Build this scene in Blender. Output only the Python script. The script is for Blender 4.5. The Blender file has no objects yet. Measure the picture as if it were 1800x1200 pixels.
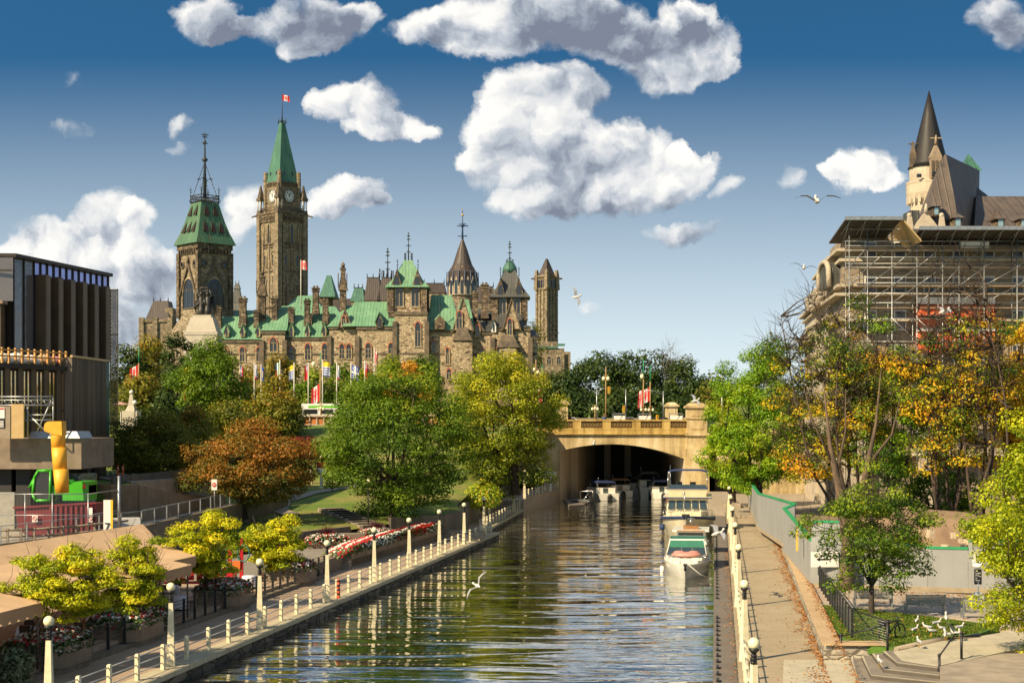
import bpy, math, random
import numpy as np
from mathutils import Vector, Matrix
R = random.Random(7)
sc = bpy.context.scene
COL = sc.collection
rad = math.radians
F, CH = 2500.0, 10.0          # focal length in photo pixels, camera height above the towpath
def W(px, d): return (px - 900) / F * d
def Z(py, d): return CH + (745 - py) / F * d
def G(px, py, z=0.0):
    d = F * (CH - z) / (py - 745); return W(px, d), d

# ---------------- camera
cam = bpy.data.cameras.new('camera'); camo = bpy.data.objects.new('camera', cam); COL.objects.link(camo)
camo.location = (0, 0, CH); camo.rotation_euler = (rad(90), 0, 0)
cam.lens = 50; cam.sensor_width = 36; cam.shift_y = 145 / 1800; cam.clip_start = .5; cam.clip_end = 6000
sc.camera = camo
# ---------------- sun and sky
SUN_AZ, SUN_EL = 229.0, 37.0
sun = bpy.data.lights.new('sun', 'SUN'); sun.energy = 5.0; sun.angle = rad(.6); sun.color = (1.0, .80, .52)
suno = bpy.data.objects.new('sun', sun); COL.objects.link(suno)
sd = Vector((math.sin(rad(SUN_AZ)) * math.cos(rad(SUN_EL)), math.cos(rad(SUN_AZ)) * math.cos(rad(SUN_EL)), math.sin(rad(SUN_EL))))
suno.rotation_euler = sd.to_track_quat('Z', 'Y').to_euler(); suno.location = (-60, -60, 90)
sc.view_settings.view_transform = 'Standard'; sc.view_settings.look = 'None'
sc.view_settings.exposure = 0.72; sc.view_settings.gamma = 1.0
sc.cycles.max_bounces = 6; sc.cycles.transparent_max_bounces = 6
try: sc.cycles.use_denoising = True
except Exception: pass

class NT:
    def __init__(s, tree): s.t = tree; s.n = tree.nodes; s.l = tree.links
    def add(s, typ, ins=None, **kw):
        n = s.n.new(typ)
        for k, v in kw.items(): setattr(n, k, v)
        for k, v in (ins or {}).items(): s.put(n.inputs[k], v)
        return n
    def put(s, sock, v):
        if isinstance(v, bpy.types.NodeSocket): s.l.new(v, sock)
        elif isinstance(v, bpy.types.Node): s.l.new(v.outputs[0], sock)
        else: sock.default_value = v
    def m(s, op, a, b=0.0, c=None, clamp=False):
        n = s.n.new('ShaderNodeMath'); n.operation = op; n.use_clamp = clamp
        s.put(n.inputs[0], a); s.put(n.inputs[1], b)
        if c is not None: s.put(n.inputs[2], c)
        return n.outputs[0]
    def v(s, op, a, b=None, c=None, scale=None):
        n = s.n.new('ShaderNodeVectorMath'); n.operation = op
        s.put(n.inputs[0], a)
        if b is not None: s.put(n.inputs[1], b)
        if c is not None: s.put(n.inputs[2], c)
        if scale is not None: s.put(n.inputs['Scale'], scale)
        return n.outputs['Value'] if op in ('DOT_PRODUCT', 'LENGTH') else n.outputs[0]
    def mixc(s, f, a, b, blend='MIX'):
        n = s.n.new('ShaderNodeMix'); n.data_type = 'RGBA'; n.blend_type = blend
        s.put(n.inputs['Factor'], f); s.put(n.inputs[6], a); s.put(n.inputs[7], b)
        return n.outputs[2]
    def ramp(s, f, stops, interp='LINEAR'):
        n = s.n.new('ShaderNodeValToRGB'); e = n.color_ramp.elements; n.color_ramp.interpolation = interp
        while len(e) < len(stops): e.new(.5)
        for i, (p, c) in enumerate(stops):
            e[i].position = p; e[i].color = (*c, 1) if len(c) == 3 else c
        s.put(n.inputs[0], f); return n.outputs[0]
    def noise(s, vec, scale, detail=4, rough=.55, dist=0.0):
        n = s.add('ShaderNodeTexNoise', {'Scale': scale, 'Detail': detail, 'Roughness': rough, 'Distortion': dist})
        if vec is not None: s.put(n.inputs['Vector'], vec)
        return n
    def mr(s, x, a, b, c=0.0, d=1.0, smooth=False):
        n = s.add('ShaderNodeMapRange', {'Value': x, 'From Min': a, 'From Max': b, 'To Min': c, 'To Max': d})
        if smooth: n.interpolation_type = 'SMOOTHSTEP'
        return n.outputs[0]

def build_world():
    w = bpy.data.worlds.new('World'); sc.world = w; w.use_nodes = True
    N = NT(w.node_tree); N.n.clear()
    tc = N.add('ShaderNodeTexCoord').outputs['Generated']
    sep = N.add('ShaderNodeSeparateXYZ', {0: tc})
    x, y, z = sep.outputs
    ya = N.m('MAXIMUM', N.m('ABSOLUTE', y), .12)
    u = N.m('DIVIDE', x, ya); v = N.m('DIVIDE', N.m('MAXIMUM', z, -.02), ya)
    # Nishita sky, sampled a bit higher so the deep blue comes down as in the photograph
    zz = N.m('ADD', N.m('MULTIPLY', N.m('MAXIMUM', z, 0.0), 3.0), .06)
    vec = N.v('NORMALIZE', N.add('ShaderNodeCombineXYZ', {0: x, 1: y, 2: zz}).outputs[0])
    sky = N.add('ShaderNodeTexSky', {'Vector': vec}, sky_type='NISHITA', sun_disc=False, sun_elevation=rad(SUN_EL), sun_rotation=rad(SUN_AZ),
                altitude=100.0, air_density=1.0, dust_density=1.0, ozone_density=1.6)
    skyc = N.v('MULTIPLY', sky.outputs[0], (SKY_M[0], SKY_M[1], SKY_M[2]))
    haze = N.mr(v, 0.0, .26, 1.0, 0.0)
    haze = N.m('POWER', haze, 1.25)
    skyc = N.mixc(N.m('MULTIPLY', haze, .97), skyc, (4.0, 4.3, 4.15, 1))
    p = N.add('ShaderNodeCombineXYZ', {0: u, 1: v, 2: 0.0}).outputs[0]
    n1 = N.noise(p, 20, 7, .62); n1.noise_dimensions = '2D'
    warp = N.v('MULTIPLY', N.v('SUBTRACT', n1.outputs['Color'], (.5, .5, .5)), (.040, .030, 0))
    n0 = N.noise(p, 7, 2, .5); n0.noise_dimensions = '2D'
    pw = N.v('ADD', N.v('ADD', p, warp), N.v('MULTIPLY', N.v('SUBTRACT', n0.outputs['Color'], (.5, .5, .5)), (.035, .022, 0)))
    S = None; H = None
    for (cx, cy, rx, ry, *o) in CLOUDS:
        s = o[0] if o else 1.0
        ix, iy = F / rx, F / ry
        cu, cv = (cx - 900) / F, (745 - cy) / F
        q = N.v('MULTIPLY_ADD', pw, (ix, iy, 0), (-cu * ix, -cv * iy, 0))
        dd = N.v('DOT_PRODUCT', q, q)
        wgt = N.m('MULTIPLY', N.m('SUBTRACT', 1.0, dd, clamp=True), s)
        h = N.v('DOT_PRODUCT', q, (-.35, .8, 0))
        if S is None: S = wgt; H = N.m('MULTIPLY', h, wgt)
        else: S = N.m('ADD', S, wgt); H = N.m('MULTIPLY_ADD', h, wgt, H)
    # scattered cumulus high above the frame and behind the camera
    hi = N.noise(p, 5.0, 2, .5); hi.noise_dimensions = '2D'; hi = hi.outputs[0]
    hiw = N.m('MULTIPLY', N.mr(hi, .50, .68), N.mr(v, .30, .40))
    S = N.m('ADD', S, hiw)
    hn = N.m('DIVIDE', H, N.m('MAXIMUM', S, .05))
    # cauliflower relief
    def puff(pp, det):
        a = N.noise(pp, 20, det+1, .58); a.noise_dimensions = '2D'
        b = N.add('ShaderNodeTexVoronoi', {'Vector': pp, 'Scale': 46.0}, feature='F1', voronoi_dimensions='2D').outputs['Distance']
        b = N.m('MULTIPLY', b, b)
        return N.m('SUBTRACT', a.outputs[0], N.m('MULTIPLY', b, .30))
    pa = puff(pw, 5); pb = puff(N.v('ADD', pw, (-.007, .010, 0)), 3)
    dens = N.m('ADD', S, N.m('MULTIPLY', N.m('SUBTRACT', pa, .40), 1.0))
    alpha = N.mr(N.m('ADD', dens, N.m('MULTIPLY', N.m('MINIMUM', hn, 0.0), .42)), .03, .74, smooth=True)
    alpha = N.m('MULTIPLY', alpha, N.mr(S, .0, .12))
    relief = N.m('MULTIPLY', N.m('SUBTRACT', pa, pb), 1.5)
    big = N.noise(p, 9, 3, .5); big.noise_dimensions = '2D'; big = big.outputs[0]
    lit = N.m('ADD', N.m('ADD', N.m('MULTIPLY', hn, .62), relief), N.m('MULTIPLY', N.m('SUBTRACT', big, .5), 1.5))
    # thick bases go grey
    lit = N.m('SUBTRACT', lit, N.m('MULTIPLY', N.mr(v, .22, .29), N.mr(S, .35, 1.6, 0, .8)))
    cc = N.ramp(N.mr(lit, -.75, .65), [(0, (.20, .23, .30)), (.14, (.32, .36, .43)), (.30, (.50, .54, .60)), (.46, (.74, .75, .76)), (.66, (.95, .93, .89)), (1, (1.0, .98, .93))])
    cc = N.v('SCALE', cc, scale=CLOUD_B)
    col = N.mixc(N.m('MULTIPLY', alpha, .97), skyc, cc)
    bg = N.add('ShaderNodeBackground', {'Color': col, 'Strength': .14})
    out = N.add('ShaderNodeOutputWorld'); N.l.new(bg.outputs[0], out.inputs[0])
    w.cycles.sampling_method = 'MANUAL'; w.cycles.sample_map_resolution = 128
SKY_M = (.16, .435, .53)
CLOUD_B = 4.75
CLOUDS = [(905,165,62,55),(975,150,62,48),(1010,160,50,40),(880,240,75,75),(960,235,90,80),(1000,270,90,80),(1085,250,60,55),(1110,290,85,75),(930,300,95,75),(1010,345,110,45),(1120,345,110,42),(1200,310,55,55),(1195,280,30,30),(940,355,80,35),(850,285,45,35),
 (760,45,85,48),(870,30,120,62),(870,75,110,38),(980,30,120,60),(1060,60,90,60),(1130,90,75,60),(1190,60,80,70),(1250,80,70,60),(1160,130,90,42),(1220,30,60,45),(1270,105,50,30),
 (365,25,70,45),(420,45,50,28),(520,35,90,55),(580,60,75,50),(540,85,55,30),(630,30,45,35),
 (600,190,62,42),(650,185,55,45),(690,215,75,32),(745,222,42,20),(640,225,60,20),(610,352,75,38),(650,368,42,24),(580,372,40,20),
 (195,385,70,52),(240,400,62,50),(165,430,90,50),(60,430,95,48),(20,450,80,50),(110,480,160,60,.8),(250,470,80,55,.8),(60,560,190,100,.5),(240,550,160,85,.45),(130,600,200,60,.4),(300,480,60,40,.5),
 (440,370,40,50,.55),(420,400,50,50,.5),(1195,410,85,22,.8),(1500,315,85,48),(1540,305,50,45),(1460,310,45,30),(1555,335,45,28),(1275,342,32,24,.42),(1378,320,24,32,.3),(1740,20,60,55,.8),(1775,60,50,50,.8),
 (138,150,36,24,.28),(140,232,34,24,.3),(335,232,32,28,.33),(330,270,26,18,.33),(1035,545,36,22,.3),(1660,330,80,30,.25)]


build_world()
# ---------------- mesh builder
class MB:
    def __init__(s): s.v = []; s.f = []; s.mi = []; s.sm = []; s.M = None; s.cur = 0
    def pt(s, p):
        p = Vector(p)
        if s.M is not None: p = s.M @ p
        s.v.append((p.x, p.y, p.z)); return len(s.v) - 1
    def face(s, idx, smooth=False): s.f.append(tuple(idx)); s.mi.append(s.cur); s.sm.append(smooth)
    def poly(s, pts): s.face([s.pt(p) for p in pts])
    def box(s, x0, x1, y0, y1, z0, z1):
        i = [s.pt(p) for p in ((x0,y0,z0),(x1,y0,z0),(x1,y1,z0),(x0,y1,z0),(x0,y0,z1),(x1,y0,z1),(x1,y1,z1),(x0,y1,z1))]
        for q in ((3,2,1,0),(4,5,6,7),(0,1,5,4),(1,2,6,5),(2,3,7,6),(3,0,4,7)): s.face([i[k] for k in q])
    def cbox(s, c, sz, rz=0):
        old = s.M; m = Matrix.Translation(c) @ Matrix.Rotation(rz, 4, 'Z'); s.M = m if old is None else old @ m
        a, b, c2 = sz[0]/2, sz[1]/2, sz[2]/2; s.box(-a, a, -b, b, -c2, c2); s.M = old
    def frus(s, c, z0, z1, a, b, a2, b2, rz=0, cap=True):   # square frustum
        old = s.M; m = Matrix.Translation((c[0], c[1], 0)) @ Matrix.Rotation(rz, 4, 'Z'); s.M = m if old is None else old @ m
        i = [s.pt(p) for p in ((-a,-b,z0),(a,-b,z0),(a,b,z0),(-a,b,z0),(-a2,-b2,z1),(a2,-b2,z1),(a2,b2,z1),(-a2,b2,z1))]
        for q in ((3,2,1,0),(4,5,6,7),(0,1,5,4),(1,2,6,5),(2,3,7,6),(3,0,4,7)): s.face([i[k] for k in q])
        s.M = old
    def prism(s, poly, z0, z1):
        n = len(poly); a = [s.pt((p[0], p[1], z0 if len(p) < 3 else p[2])) for p in poly]; b = [s.pt((p[0], p[1], z1)) for p in poly]
        s.face(a[::-1]); s.face(b)
        for k in range(n): s.face((a[k], a[(k+1) % n], b[(k+1) % n], b[k]))
    def extr(s, poly, vec):     # poly of 3-D points extruded by vec
        n = len(poly); a = [s.pt(p) for p in poly]; b = [s.pt(Vector(p) + Vector(vec)) for p in poly]
        s.face(a[::-1]); s.face(b)
        for k in range(n): s.face((a[k], a[(k+1) % n], b[(k+1) % n], b[k]))
    def ring(s, c, r, n, ax=None, ph=0.0):
        if ax is None: return [s.pt((c[0] + r*math.cos(ph+2*math.pi*k/n), c[1] + r*math.sin(ph+2*math.pi*k/n), c[2])) for k in range(n)]
        u, w = ax; return [s.pt(Vector(c) + u*(r*math.cos(ph+2*math.pi*k/n)) + w*(r*math.sin(ph+2*math.pi*k/n))) for k in range(n)]
    def lathe(s, x, y, prof, n=10, smooth=True, ph=0.0, close=True):
        rs = [s.ring((x, y, z), max(r, .001), n, None, ph) for z, r in prof]
        for a, b in zip(rs, rs[1:]):
            for k in range(n): s.face((a[k], a[(k+1) % n], b[(k+1) % n], b[k]), smooth)
        if close: s.face(rs[0][::-1]); s.face(rs[-1])
    def tube(s, pts, r, n=6, smooth=True):
        pts = [Vector(p) for p in pts]; rs = r if isinstance(r, (list, tuple)) else [r]*len(pts); rings = []
        for i, p in enumerate(pts):
            t = (pts[min(i+1, len(pts)-1)] - pts[max(i-1, 0)])
            if t.length < 1e-6: t = Vector((0, 0, 1))
            t.normalize(); a = Vector((1, 0, 0)) if abs(t.x) < .8 else Vector((0, 1, 0))
            u = t.cross(a).normalized(); w = t.cross(u)
            rings.append(s.ring(p, rs[i], n, (u, w)))
        for a, b in zip(rings, rings[1:]):
            for k in range(n): s.face((a[k], a[(k+1) % n], b[(k+1) % n], b[k]), smooth)
        s.face(rings[0][::-1]); s.face(rings[-1])
    def sphere(s, c, r, n=10, m=6, sz=1.0, smooth=True):
        rx, ry, rz = (r, r, r*sz) if not isinstance(r, (tuple, list)) else r
        rows = []
        for j in range(1, m):
            t = math.pi*j/m
            rows.append([s.pt((c[0]+rx*math.sin(t)*math.cos(2*math.pi*k/n), c[1]+ry*math.sin(t)*math.sin(2*math.pi*k/n), c[2]-rz*math.cos(t))) for k in range(n)])
        b = s.pt((c[0], c[1], c[2]-rz)); t = s.pt((c[0], c[1], c[2]+rz))
        for k in range(n):
            s.face((b, rows[0][(k+1) % n], rows[0][k]), smooth); s.face((t, rows[-1][k], rows[-1][(k+1) % n]), smooth)
        for a, bb in zip(rows, rows[1:]):
            for k in range(n): s.face((a[k], a[(k+1) % n], bb[(k+1) % n], bb[k]), smooth)
    def build(s, name, mat, parent=None, org0=None):
        me = bpy.data.meshes.new(name)
        v = np.array(s.v, dtype=np.float32)
        if org0 is not None: org = np.array(org0, float)
        elif parent is not None: org = np.array(wloc(parent))
        else:
            org = np.array([(v[:,0].min()+v[:,0].max())/2, (v[:,1].min()+v[:,1].max())/2, v[:,2].min()])
        v = v - org
        me.from_pydata(v.tolist(), [], s.f)
        mats = mat if isinstance(mat, (list, tuple)) else [mat]
        for m_ in mats: me.materials.append(m_)
        if len(mats) > 1: me.polygons.foreach_set('material_index', s.mi)
        me.polygons.foreach_set('use_smooth', s.sm)
        me.update()
        o = bpy.data.objects.new(name, me); COL.objects.link(o)
        if parent is not None: o.parent = parent
        else: o.location = org
        return o
def wloc(o):
    l = Vector(o.location)
    while o.parent: o = o.parent; l += Vector(o.location)
    return l
def tag(o, label=None, cat=None, group=None, kind=None):
    if label: o['label'] = label
    if cat: o['category'] = cat
    if group: o['group'] = group
    if kind: o['kind'] = kind
    return o
def thing(name, label, cat, loc=(0,0,0), group=None):
    o = bpy.data.objects.new(name, None); COL.objects.link(o); o.location = loc; o.empty_display_size = .3
    return tag(o, label, cat, group)
KIDS = {}
def dup(root, loc, rz=None, label=None, scale=None):
    def cp(o, par):
        c = o.copy(); COL.objects.link(c)
        if par is not None: c.parent = par
        for ch in [q for q in COL.objects if q.parent == o]: cp(ch, c)
        return c
    kids = KIDS.get(root.name)
    if kids is None:
        allc = [q for q in COL.objects if q.parent is not None]
        def col(o): return [(q, col(q)) for q in allc if q.parent == o]
        kids = KIDS[root.name] = col(root)
    r = root.copy(); COL.objects.link(r); r.location = loc
    if rz is not None: r.rotation_euler = (0, 0, rz)
    if scale: r.scale = (scale, scale, scale)
    def go(ks, par):
        for q, sub in ks:
            c = q.copy(); COL.objects.link(c); c.parent = par; go(sub, c)
    go(kids, r)
    if label: r['label'] = label
    return r
def move(o, loc, rz=0.0): o.location = loc; o.rotation_euler = (0, 0, rz)

# ---------------- materials
MATS = {}
def newmat(name):
    m = bpy.data.materials.new(name); m.use_nodes = True; N = NT(m.node_tree)
    b = N.n.get('Principled BSDF'); return m, N, b
def pm(name, c, rough=.6, c2=None, scale=3.0, metal=0.0, bump=0.0, bscale=None, detail=4, spec=None, lo=.35, hi=.65, stretch=None, emit=0):
    if name in MATS: return MATS[name]
    m, N, b = newmat(name)
    b.inputs['Roughness'].default_value = rough; b.inputs['Metallic'].default_value = metal
    if spec is not None: b.inputs['Specular IOR Level'].default_value = spec
    tc = N.add('ShaderNodeTexCoord').outputs['Object']
    if stretch: tc = N.v('MULTIPLY', tc, stretch)
    if c2 is None: c2 = tuple(x*.8 for x in c)
    nz = N.noise(tc, scale, detail, .6)
    col = N.mixc(N.mr(nz.outputs[0], lo, hi), (*c, 1), (*c2, 1))
    N.put(b.inputs['Base Color'], col)
    if bump:
        n2 = N.noise(tc, bscale or scale*4, 4, .6)
        bp = N.add('ShaderNodeBump', {'Height': n2.outputs[0], 'Strength': bump, 'Distance': .05}); N.put(b.inputs['Normal'], bp.outputs[0])
    MATS[name] = m; return m
def stone(name, light, mid, dark, bw=.8, bh=.4, darkness=.5, mortar=(.10,.085,.06), patch=.09, z0=None):
    """rubble / coursed stone: voronoi blocks with individual tones plus black weathering patches"""
    if name in MATS: return MATS[name]
    m, N, b = newmat(name); b.inputs['Roughness'].default_value = .9
    tc = N.add('ShaderNodeTexCoord').outputs['Object']
    v = N.v('MULTIPLY', tc, (1/bw, 1/bw, 1/bh))
    vo = N.add('ShaderNodeTexVoronoi', {'Vector': v, 'Scale': 1.0}, feature='F1')
    vd = N.add('ShaderNodeTexVoronoi', {'Vector': v, 'Scale': 1.0}, feature='DISTANCE_TO_EDGE')
    r = N.add('ShaderNodeSeparateColor', {0: vo.outputs['Color']}).outputs[0]
    base = N.ramp(r, [(0, light), (.45, mid), (.8, tuple(x*.8 for x in mid)), (1, dark)])
    w = N.noise(tc, patch, 5, .65).outputs[0]
    w2 = N.noise(N.v('MULTIPLY', tc, (1.2, 1.2, .22)), .6, 4, .6).outputs[0]
    dk = N.m('ADD', N.m('MULTIPLY', w, .6), N.m('MULTIPLY', w2, .4))
    dk = N.mr(dk, .62 - .18*darkness, .70 - .12*darkness)
    dk2 = N.m('MULTIPLY', N.mr(r, .55, .75), dk)
    base = N.mixc(N.m('ADD', N.m('MULTIPLY', dk, .35), N.m('MULTIPLY', dk2, .5)), base, (*[x*.35 for x in dark], 1))
    base = N.mixc(N.mr(vd.outputs['Distance'], .03, .10, 1, 0), base, (*mortar, 1))
    N.put(b.inputs['Base Color'], base)
    bp = N.add('ShaderNodeBump', {'Height': N.mr(vd.outputs['Distance'], 0, .2), 'Strength': .5, 'Distance': .1}); N.put(b.inputs['Normal'], bp.outputs[0])
    MATS[name] = m; return m
def copper(name, c1, c2, streak, seam=.6, ang=0.0, axis='X'):
    """standing-seam metal roof; seams run down the slope"""
    if name in MATS: return MATS[name]
    m, N, b = newmat(name); b.inputs['Roughness'].default_value = .55
    tc = N.add('ShaderNodeTexCoord').outputs['Object']
    geo = N.add('ShaderNodeNewGeometry').outputs['Normal']
    sp = N.add('ShaderNodeSeparateXYZ', {0: geo}); nx, ny = sp.outputs[0], sp.outputs[1]
    s2 = N.add('ShaderNodeSeparateXYZ', {0: tc}); X, Y = s2.outputs[0], s2.outputs[1]
    ln = N.m('MAXIMUM', N.m('SQRT', N.m('ADD', N.m('MULTIPLY', nx, nx), N.m('MULTIPLY', ny, ny))), .05)
    t = N.m('DIVIDE', N.m('SUBTRACT', N.m('MULTIPLY', X, ny), N.m('MULTIPLY', Y, nx)), ln)     # coordinate along the eaves
    fr = N.m('FRACT', N.m('DIVIDE', t, seam))
    line = N.mr(N.m('ABSOLUTE', N.m('SUBTRACT', fr, .5)), .0, .13, 1, 0)
    pan = N.add('ShaderNodeTexWhiteNoise', {'W': N.m('FLOOR', N.m('DIVIDE', t, seam))}, noise_dimensions='1D').outputs[0]
    nz = N.noise(N.v('MULTIPLY', tc, (1, 1, .25)), .5, 5, .62).outputs[0]
    col = N.mixc(N.mr(nz, .35, .65), (*c1, 1), (*c2, 1))
    n3 = N.noise(N.v('MULTIPLY', tc, (1, 1, .06)), 1.4, 3, .6).outputs[0]
    col = N.mixc(N.mr(n3, .55, .75), col, (*streak, 1))
    col = N.mixc(N.m('MULTIPLY', pan, .28), col, (*[x*.62 for x in c1], 1))
    col = N.mixc(N.m('MULTIPLY', line, .6), col, (*[x*.42 for x in c1], 1))
    N.put(b.inputs['Base Color'], col)
    bp = N.add('ShaderNodeBump', {'Height': line, 'Strength': .6, 'Distance': .08}); N.put(b.inputs['Normal'], bp.outputs[0])
    MATS[name] = m; return m
def leafmat(name, stops, trans=.35):
    if name in MATS: return MATS[name]
    m, N, b = newmat(name)
    at = N.add('ShaderNodeAttribute', attribute_name='tint').outputs['Fac']
    col = N.ramp(at, stops)
    b.inputs['Roughness'].default_value = .5; b.inputs['Specular IOR Level'].default_value = .25
    N.put(b.inputs['Base Color'], col)
    tr = N.add('ShaderNodeBsdfTranslucent', {'Color': N.mixc(1.0, col, (1.0, 1.0, .55, 1), 'MULTIPLY')})
    mx = N.add('ShaderNodeMixShader', {0: trans}); N.l.new(b.outputs[0], mx.inputs[1]); N.l.new(tr.outputs[0], mx.inputs[2])
    N.l.new(mx.outputs[0], N.n.get('Material Output').inputs[0])
    MATS[name] = m; return m
def glass(name, c=(.03,.035,.04), rough=.06):
    if name in MATS: return MATS[name]
    m, N, b = newmat(name); b.inputs['Roughness'].default_value = rough; b.inputs['Base Color'].default_value = (*c, 1)
    b.inputs['Specular IOR Level'].default_value = .9
    tc = N.add('ShaderNodeTexCoord').outputs['Object']
    bp = N.add('ShaderNodeBump', {'Height': N.noise(tc, 1.3, 3).outputs[0], 'Strength': .12, 'Distance': .3}); N.put(b.inputs['Normal'], bp.outputs[0])
    MATS[name] = m; return m
# ---------------- foliage
def leaf_mesh(name, C, Nrm, size, mat, tint, parent, rng, droop=0.0, aspect=.6, world=True):
    n = len(C)
    Nrm = Nrm / np.maximum(np.linalg.norm(Nrm, axis=1, keepdims=True), 1e-6)
    a = rng.normal(size=(n, 3)); u = np.cross(Nrm, a); u /= np.maximum(np.linalg.norm(u, axis=1, keepdims=True), 1e-6)
    u[:, 2] -= droop; u /= np.linalg.norm(u, axis=1, keepdims=True)
    w = np.cross(Nrm, u); w /= np.maximum(np.linalg.norm(w, axis=1, keepdims=True), 1e-6)
    s = (size * rng.uniform(.6, 1.35, n))[:, None]
    fold = Nrm * s * .22
    V = np.empty((n, 4, 3), dtype=np.float32)
    V[:, 0] = C - u*s*.5; V[:, 1] = C + w*s*.5*aspect + fold; V[:, 2] = C + u*s*.5; V[:, 3] = C - w*s*.5*aspect + fold*.4
    if parent is not None: V -= np.array(wloc(parent), dtype=np.float32)
    me = bpy.data.meshes.new(name)
    me.vertices.add(n*4); me.loops.add(n*4); me.polygons.add(n)
    me.vertices.foreach_set('co', V.reshape(-1))
    me.loops.foreach_set('vertex_index', np.arange(n*4, dtype=np.int32))
    me.polygons.foreach_set('loop_start', np.arange(0, n*4, 4, dtype=np.int32))
    me.update(calc_edges=True)
    at = me.attributes.new('tint', 'FLOAT', 'FACE'); at.data.foreach_set('value', np.clip(tint, 0, 1).astype(np.float32))
    me.materials.append(mat)
    o = bpy.data.objects.new(name, me); COL.objects.link(o)
    if parent is not None: o.parent = parent
    return o
def rdir(rng, n):
    v = rng.normal(size=(n, 3)); return v / np.linalg.norm(v, axis=1, keepdims=True)
def tree(name, label, base, top, rx, ry, zlow, mat, bark, nleaf=9000, lsize=.3, nclump=60, crad=1.3, seed=1, trunk=.3, stems=1, group=None,
         cx=0.0, cy=0.0, bare=0.0, flat=.62, tintc=.5, tints=.22, shape=.75, lean=0.0, twigs=0, fork=.3, droop=0., shell=.45, topbias=0.0):
    """base: ground point, top/zlow: world heights of crown top and underside, rx/ry crown radii, cx,cy crown centre offset"""
    rng = np.random.default_rng(seed)
    t = thing(name, label, 'tree', base, group)
    b = np.array(base, float); zc = (top + zlow) / 2; rz = (top - zlow) / 2
    cen = np.array([b[0] + cx, b[1] + cy, zc])
    cl = []
    tries = 0
    ph = rng.uniform(0, 6.28, 8)
    while len(cl) < nclump and tries < nclump*40:
        tries += 1
        d = rdir(rng, 1)[0]
        az = math.atan2(d[1], d[0])
        lump = 1 + .13*math.sin(3*az + ph[0]) + .10*math.sin(5*az + ph[1] + 3*d[2]) + .08*math.sin(7*d[2] + ph[2] + 2*az)
        rr = rng.uniform(shell, 1.0) ** .6 * lump * .98
        zz = d[2]
        wide = 1.0 if zz < 0 else (1 - zz**2)**0.0
        p = cen + np.array([d[0]*(rx-crad*.45)*rr, d[1]*(ry-crad*.45)*rr, zz*(rz-crad*.3)*rr])
        hz = (p[2] - zc)/rz
        if shape != 1 and hz > 0:      # pointier or rounder top
            k = 1 - (1-shape)*hz; p[0] = cen[0] + (p[0]-cen[0])*k; p[1] = cen[1] + (p[1]-cen[1])*k
        if all(np.linalg.norm((p-q)/np.array([1, 1, .7])) > crad*.62 for q, _ in cl): cl.append((p, crad*rng.uniform(.7, 1.25)))
    # --- wood
    mb = MB()
    def limb(p0, p1, r0, r1, n=5, wob=.12, sides=5, sag=.15):
        L = np.linalg.norm(p1-p0); pts = []
        off = rng.normal(size=3)*L*wob
        for i in range(n+1):
            f = i/n; q = p0 + (p1-p0)*f + off*math.sin(math.pi*f) + np.array([0, 0, sag*L*math.sin(math.pi*f)*(-.5)])
            pts.append(q)
        mb.tube(pts, [r0 + (r1-r0)*(i/n) for i in range(n+1)], sides)
        return pts
    H = top - b[2]
    mains = []
    for s_ in range(stems):
        ang = 2*math.pi*s_/max(stems, 1) + rng.uniform(-.4, .4)
        sb = b + (np.array([math.cos(ang), math.sin(ang), 0])*trunk*1.2 if stems > 1 else 0)
        fz = b[2] + max((zlow-b[2])*.75, H*fork*.6) if stems == 1 else b[2] + H*.12
        fk = np.array([b[0]+lean*(fz-b[2])+ (math.cos(ang)*trunk*2 if stems > 1 else 0), b[1] + (math.sin(ang)*trunk*2 if stems > 1 else 0), fz])
        r0 = trunk/ (stems**.8)
        mb.tube([sb-np.array([0,0,.3]), sb + (fk-sb)*.04, sb + (fk-sb)*.5, fk], [r0*1.6, r0*1.15, r0*.95, r0*.85], 8)
        k = max(2, (7 if stems == 1 else 3))
        for j in range(k):
            a2 = 2*math.pi*(j+rng.uniform(-.3, .3))/k if stems == 1 else ang + rng.uniform(-.7, .7)
            e = np.array([cen[0] + math.cos(a2)*rx*rng.uniform(.3, .6), cen[1] + math.sin(a2)*ry*rng.uniform(.3, .6), zlow + (top-zlow)*rng.uniform(.35, .85)])
            if j == 0 and stems == 1: e = np.array([cen[0], cen[1], zlow + (top-zlow)*.85])
            pts = limb(fk, e, r0*.55, r0*.12, 6, .07, 6, .25)
            mains.append(pts)
    allp = np.array([p for m_ in mains for p in m_[1:]])
    for (c, r) in cl:
        below = allp[:, 2] < c[2] + .2
        dist = np.linalg.norm(allp-c, axis=1) + np.where(below, 0, 3)
        q = allp[np.argmin(dist)]
        limb(q, c, max(trunk*.11, .03), max(trunk*.03, .012), 3, .1, 4, .1)
        for _ in range(twigs):
            d = rdir(rng, 1)[0]; d[2] = abs(d[2])*.9 + .25
            limb(c, c + d*r*rng.uniform(.9, 1.9), max(trunk*.035, .014), .008, 2, .08, 3, 0)
    mb.build('trunk', bark, t)
    # --- leaves
    w = np.array([r**2 for _, r in cl]); 
    if bare > 0:
        keep = rng.uniform(size=len(cl)) > bare*np.array([np.clip((c[2]-zlow)/(top-zlow)*1.5, .2, 1.4) for c, _ in cl])
        w = w*keep
        if w.sum() == 0: w[:] = 1
    cnt = rng.multinomial(nleaf, w/w.sum())
    Cs, Ns, Ts = [], [], []
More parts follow.
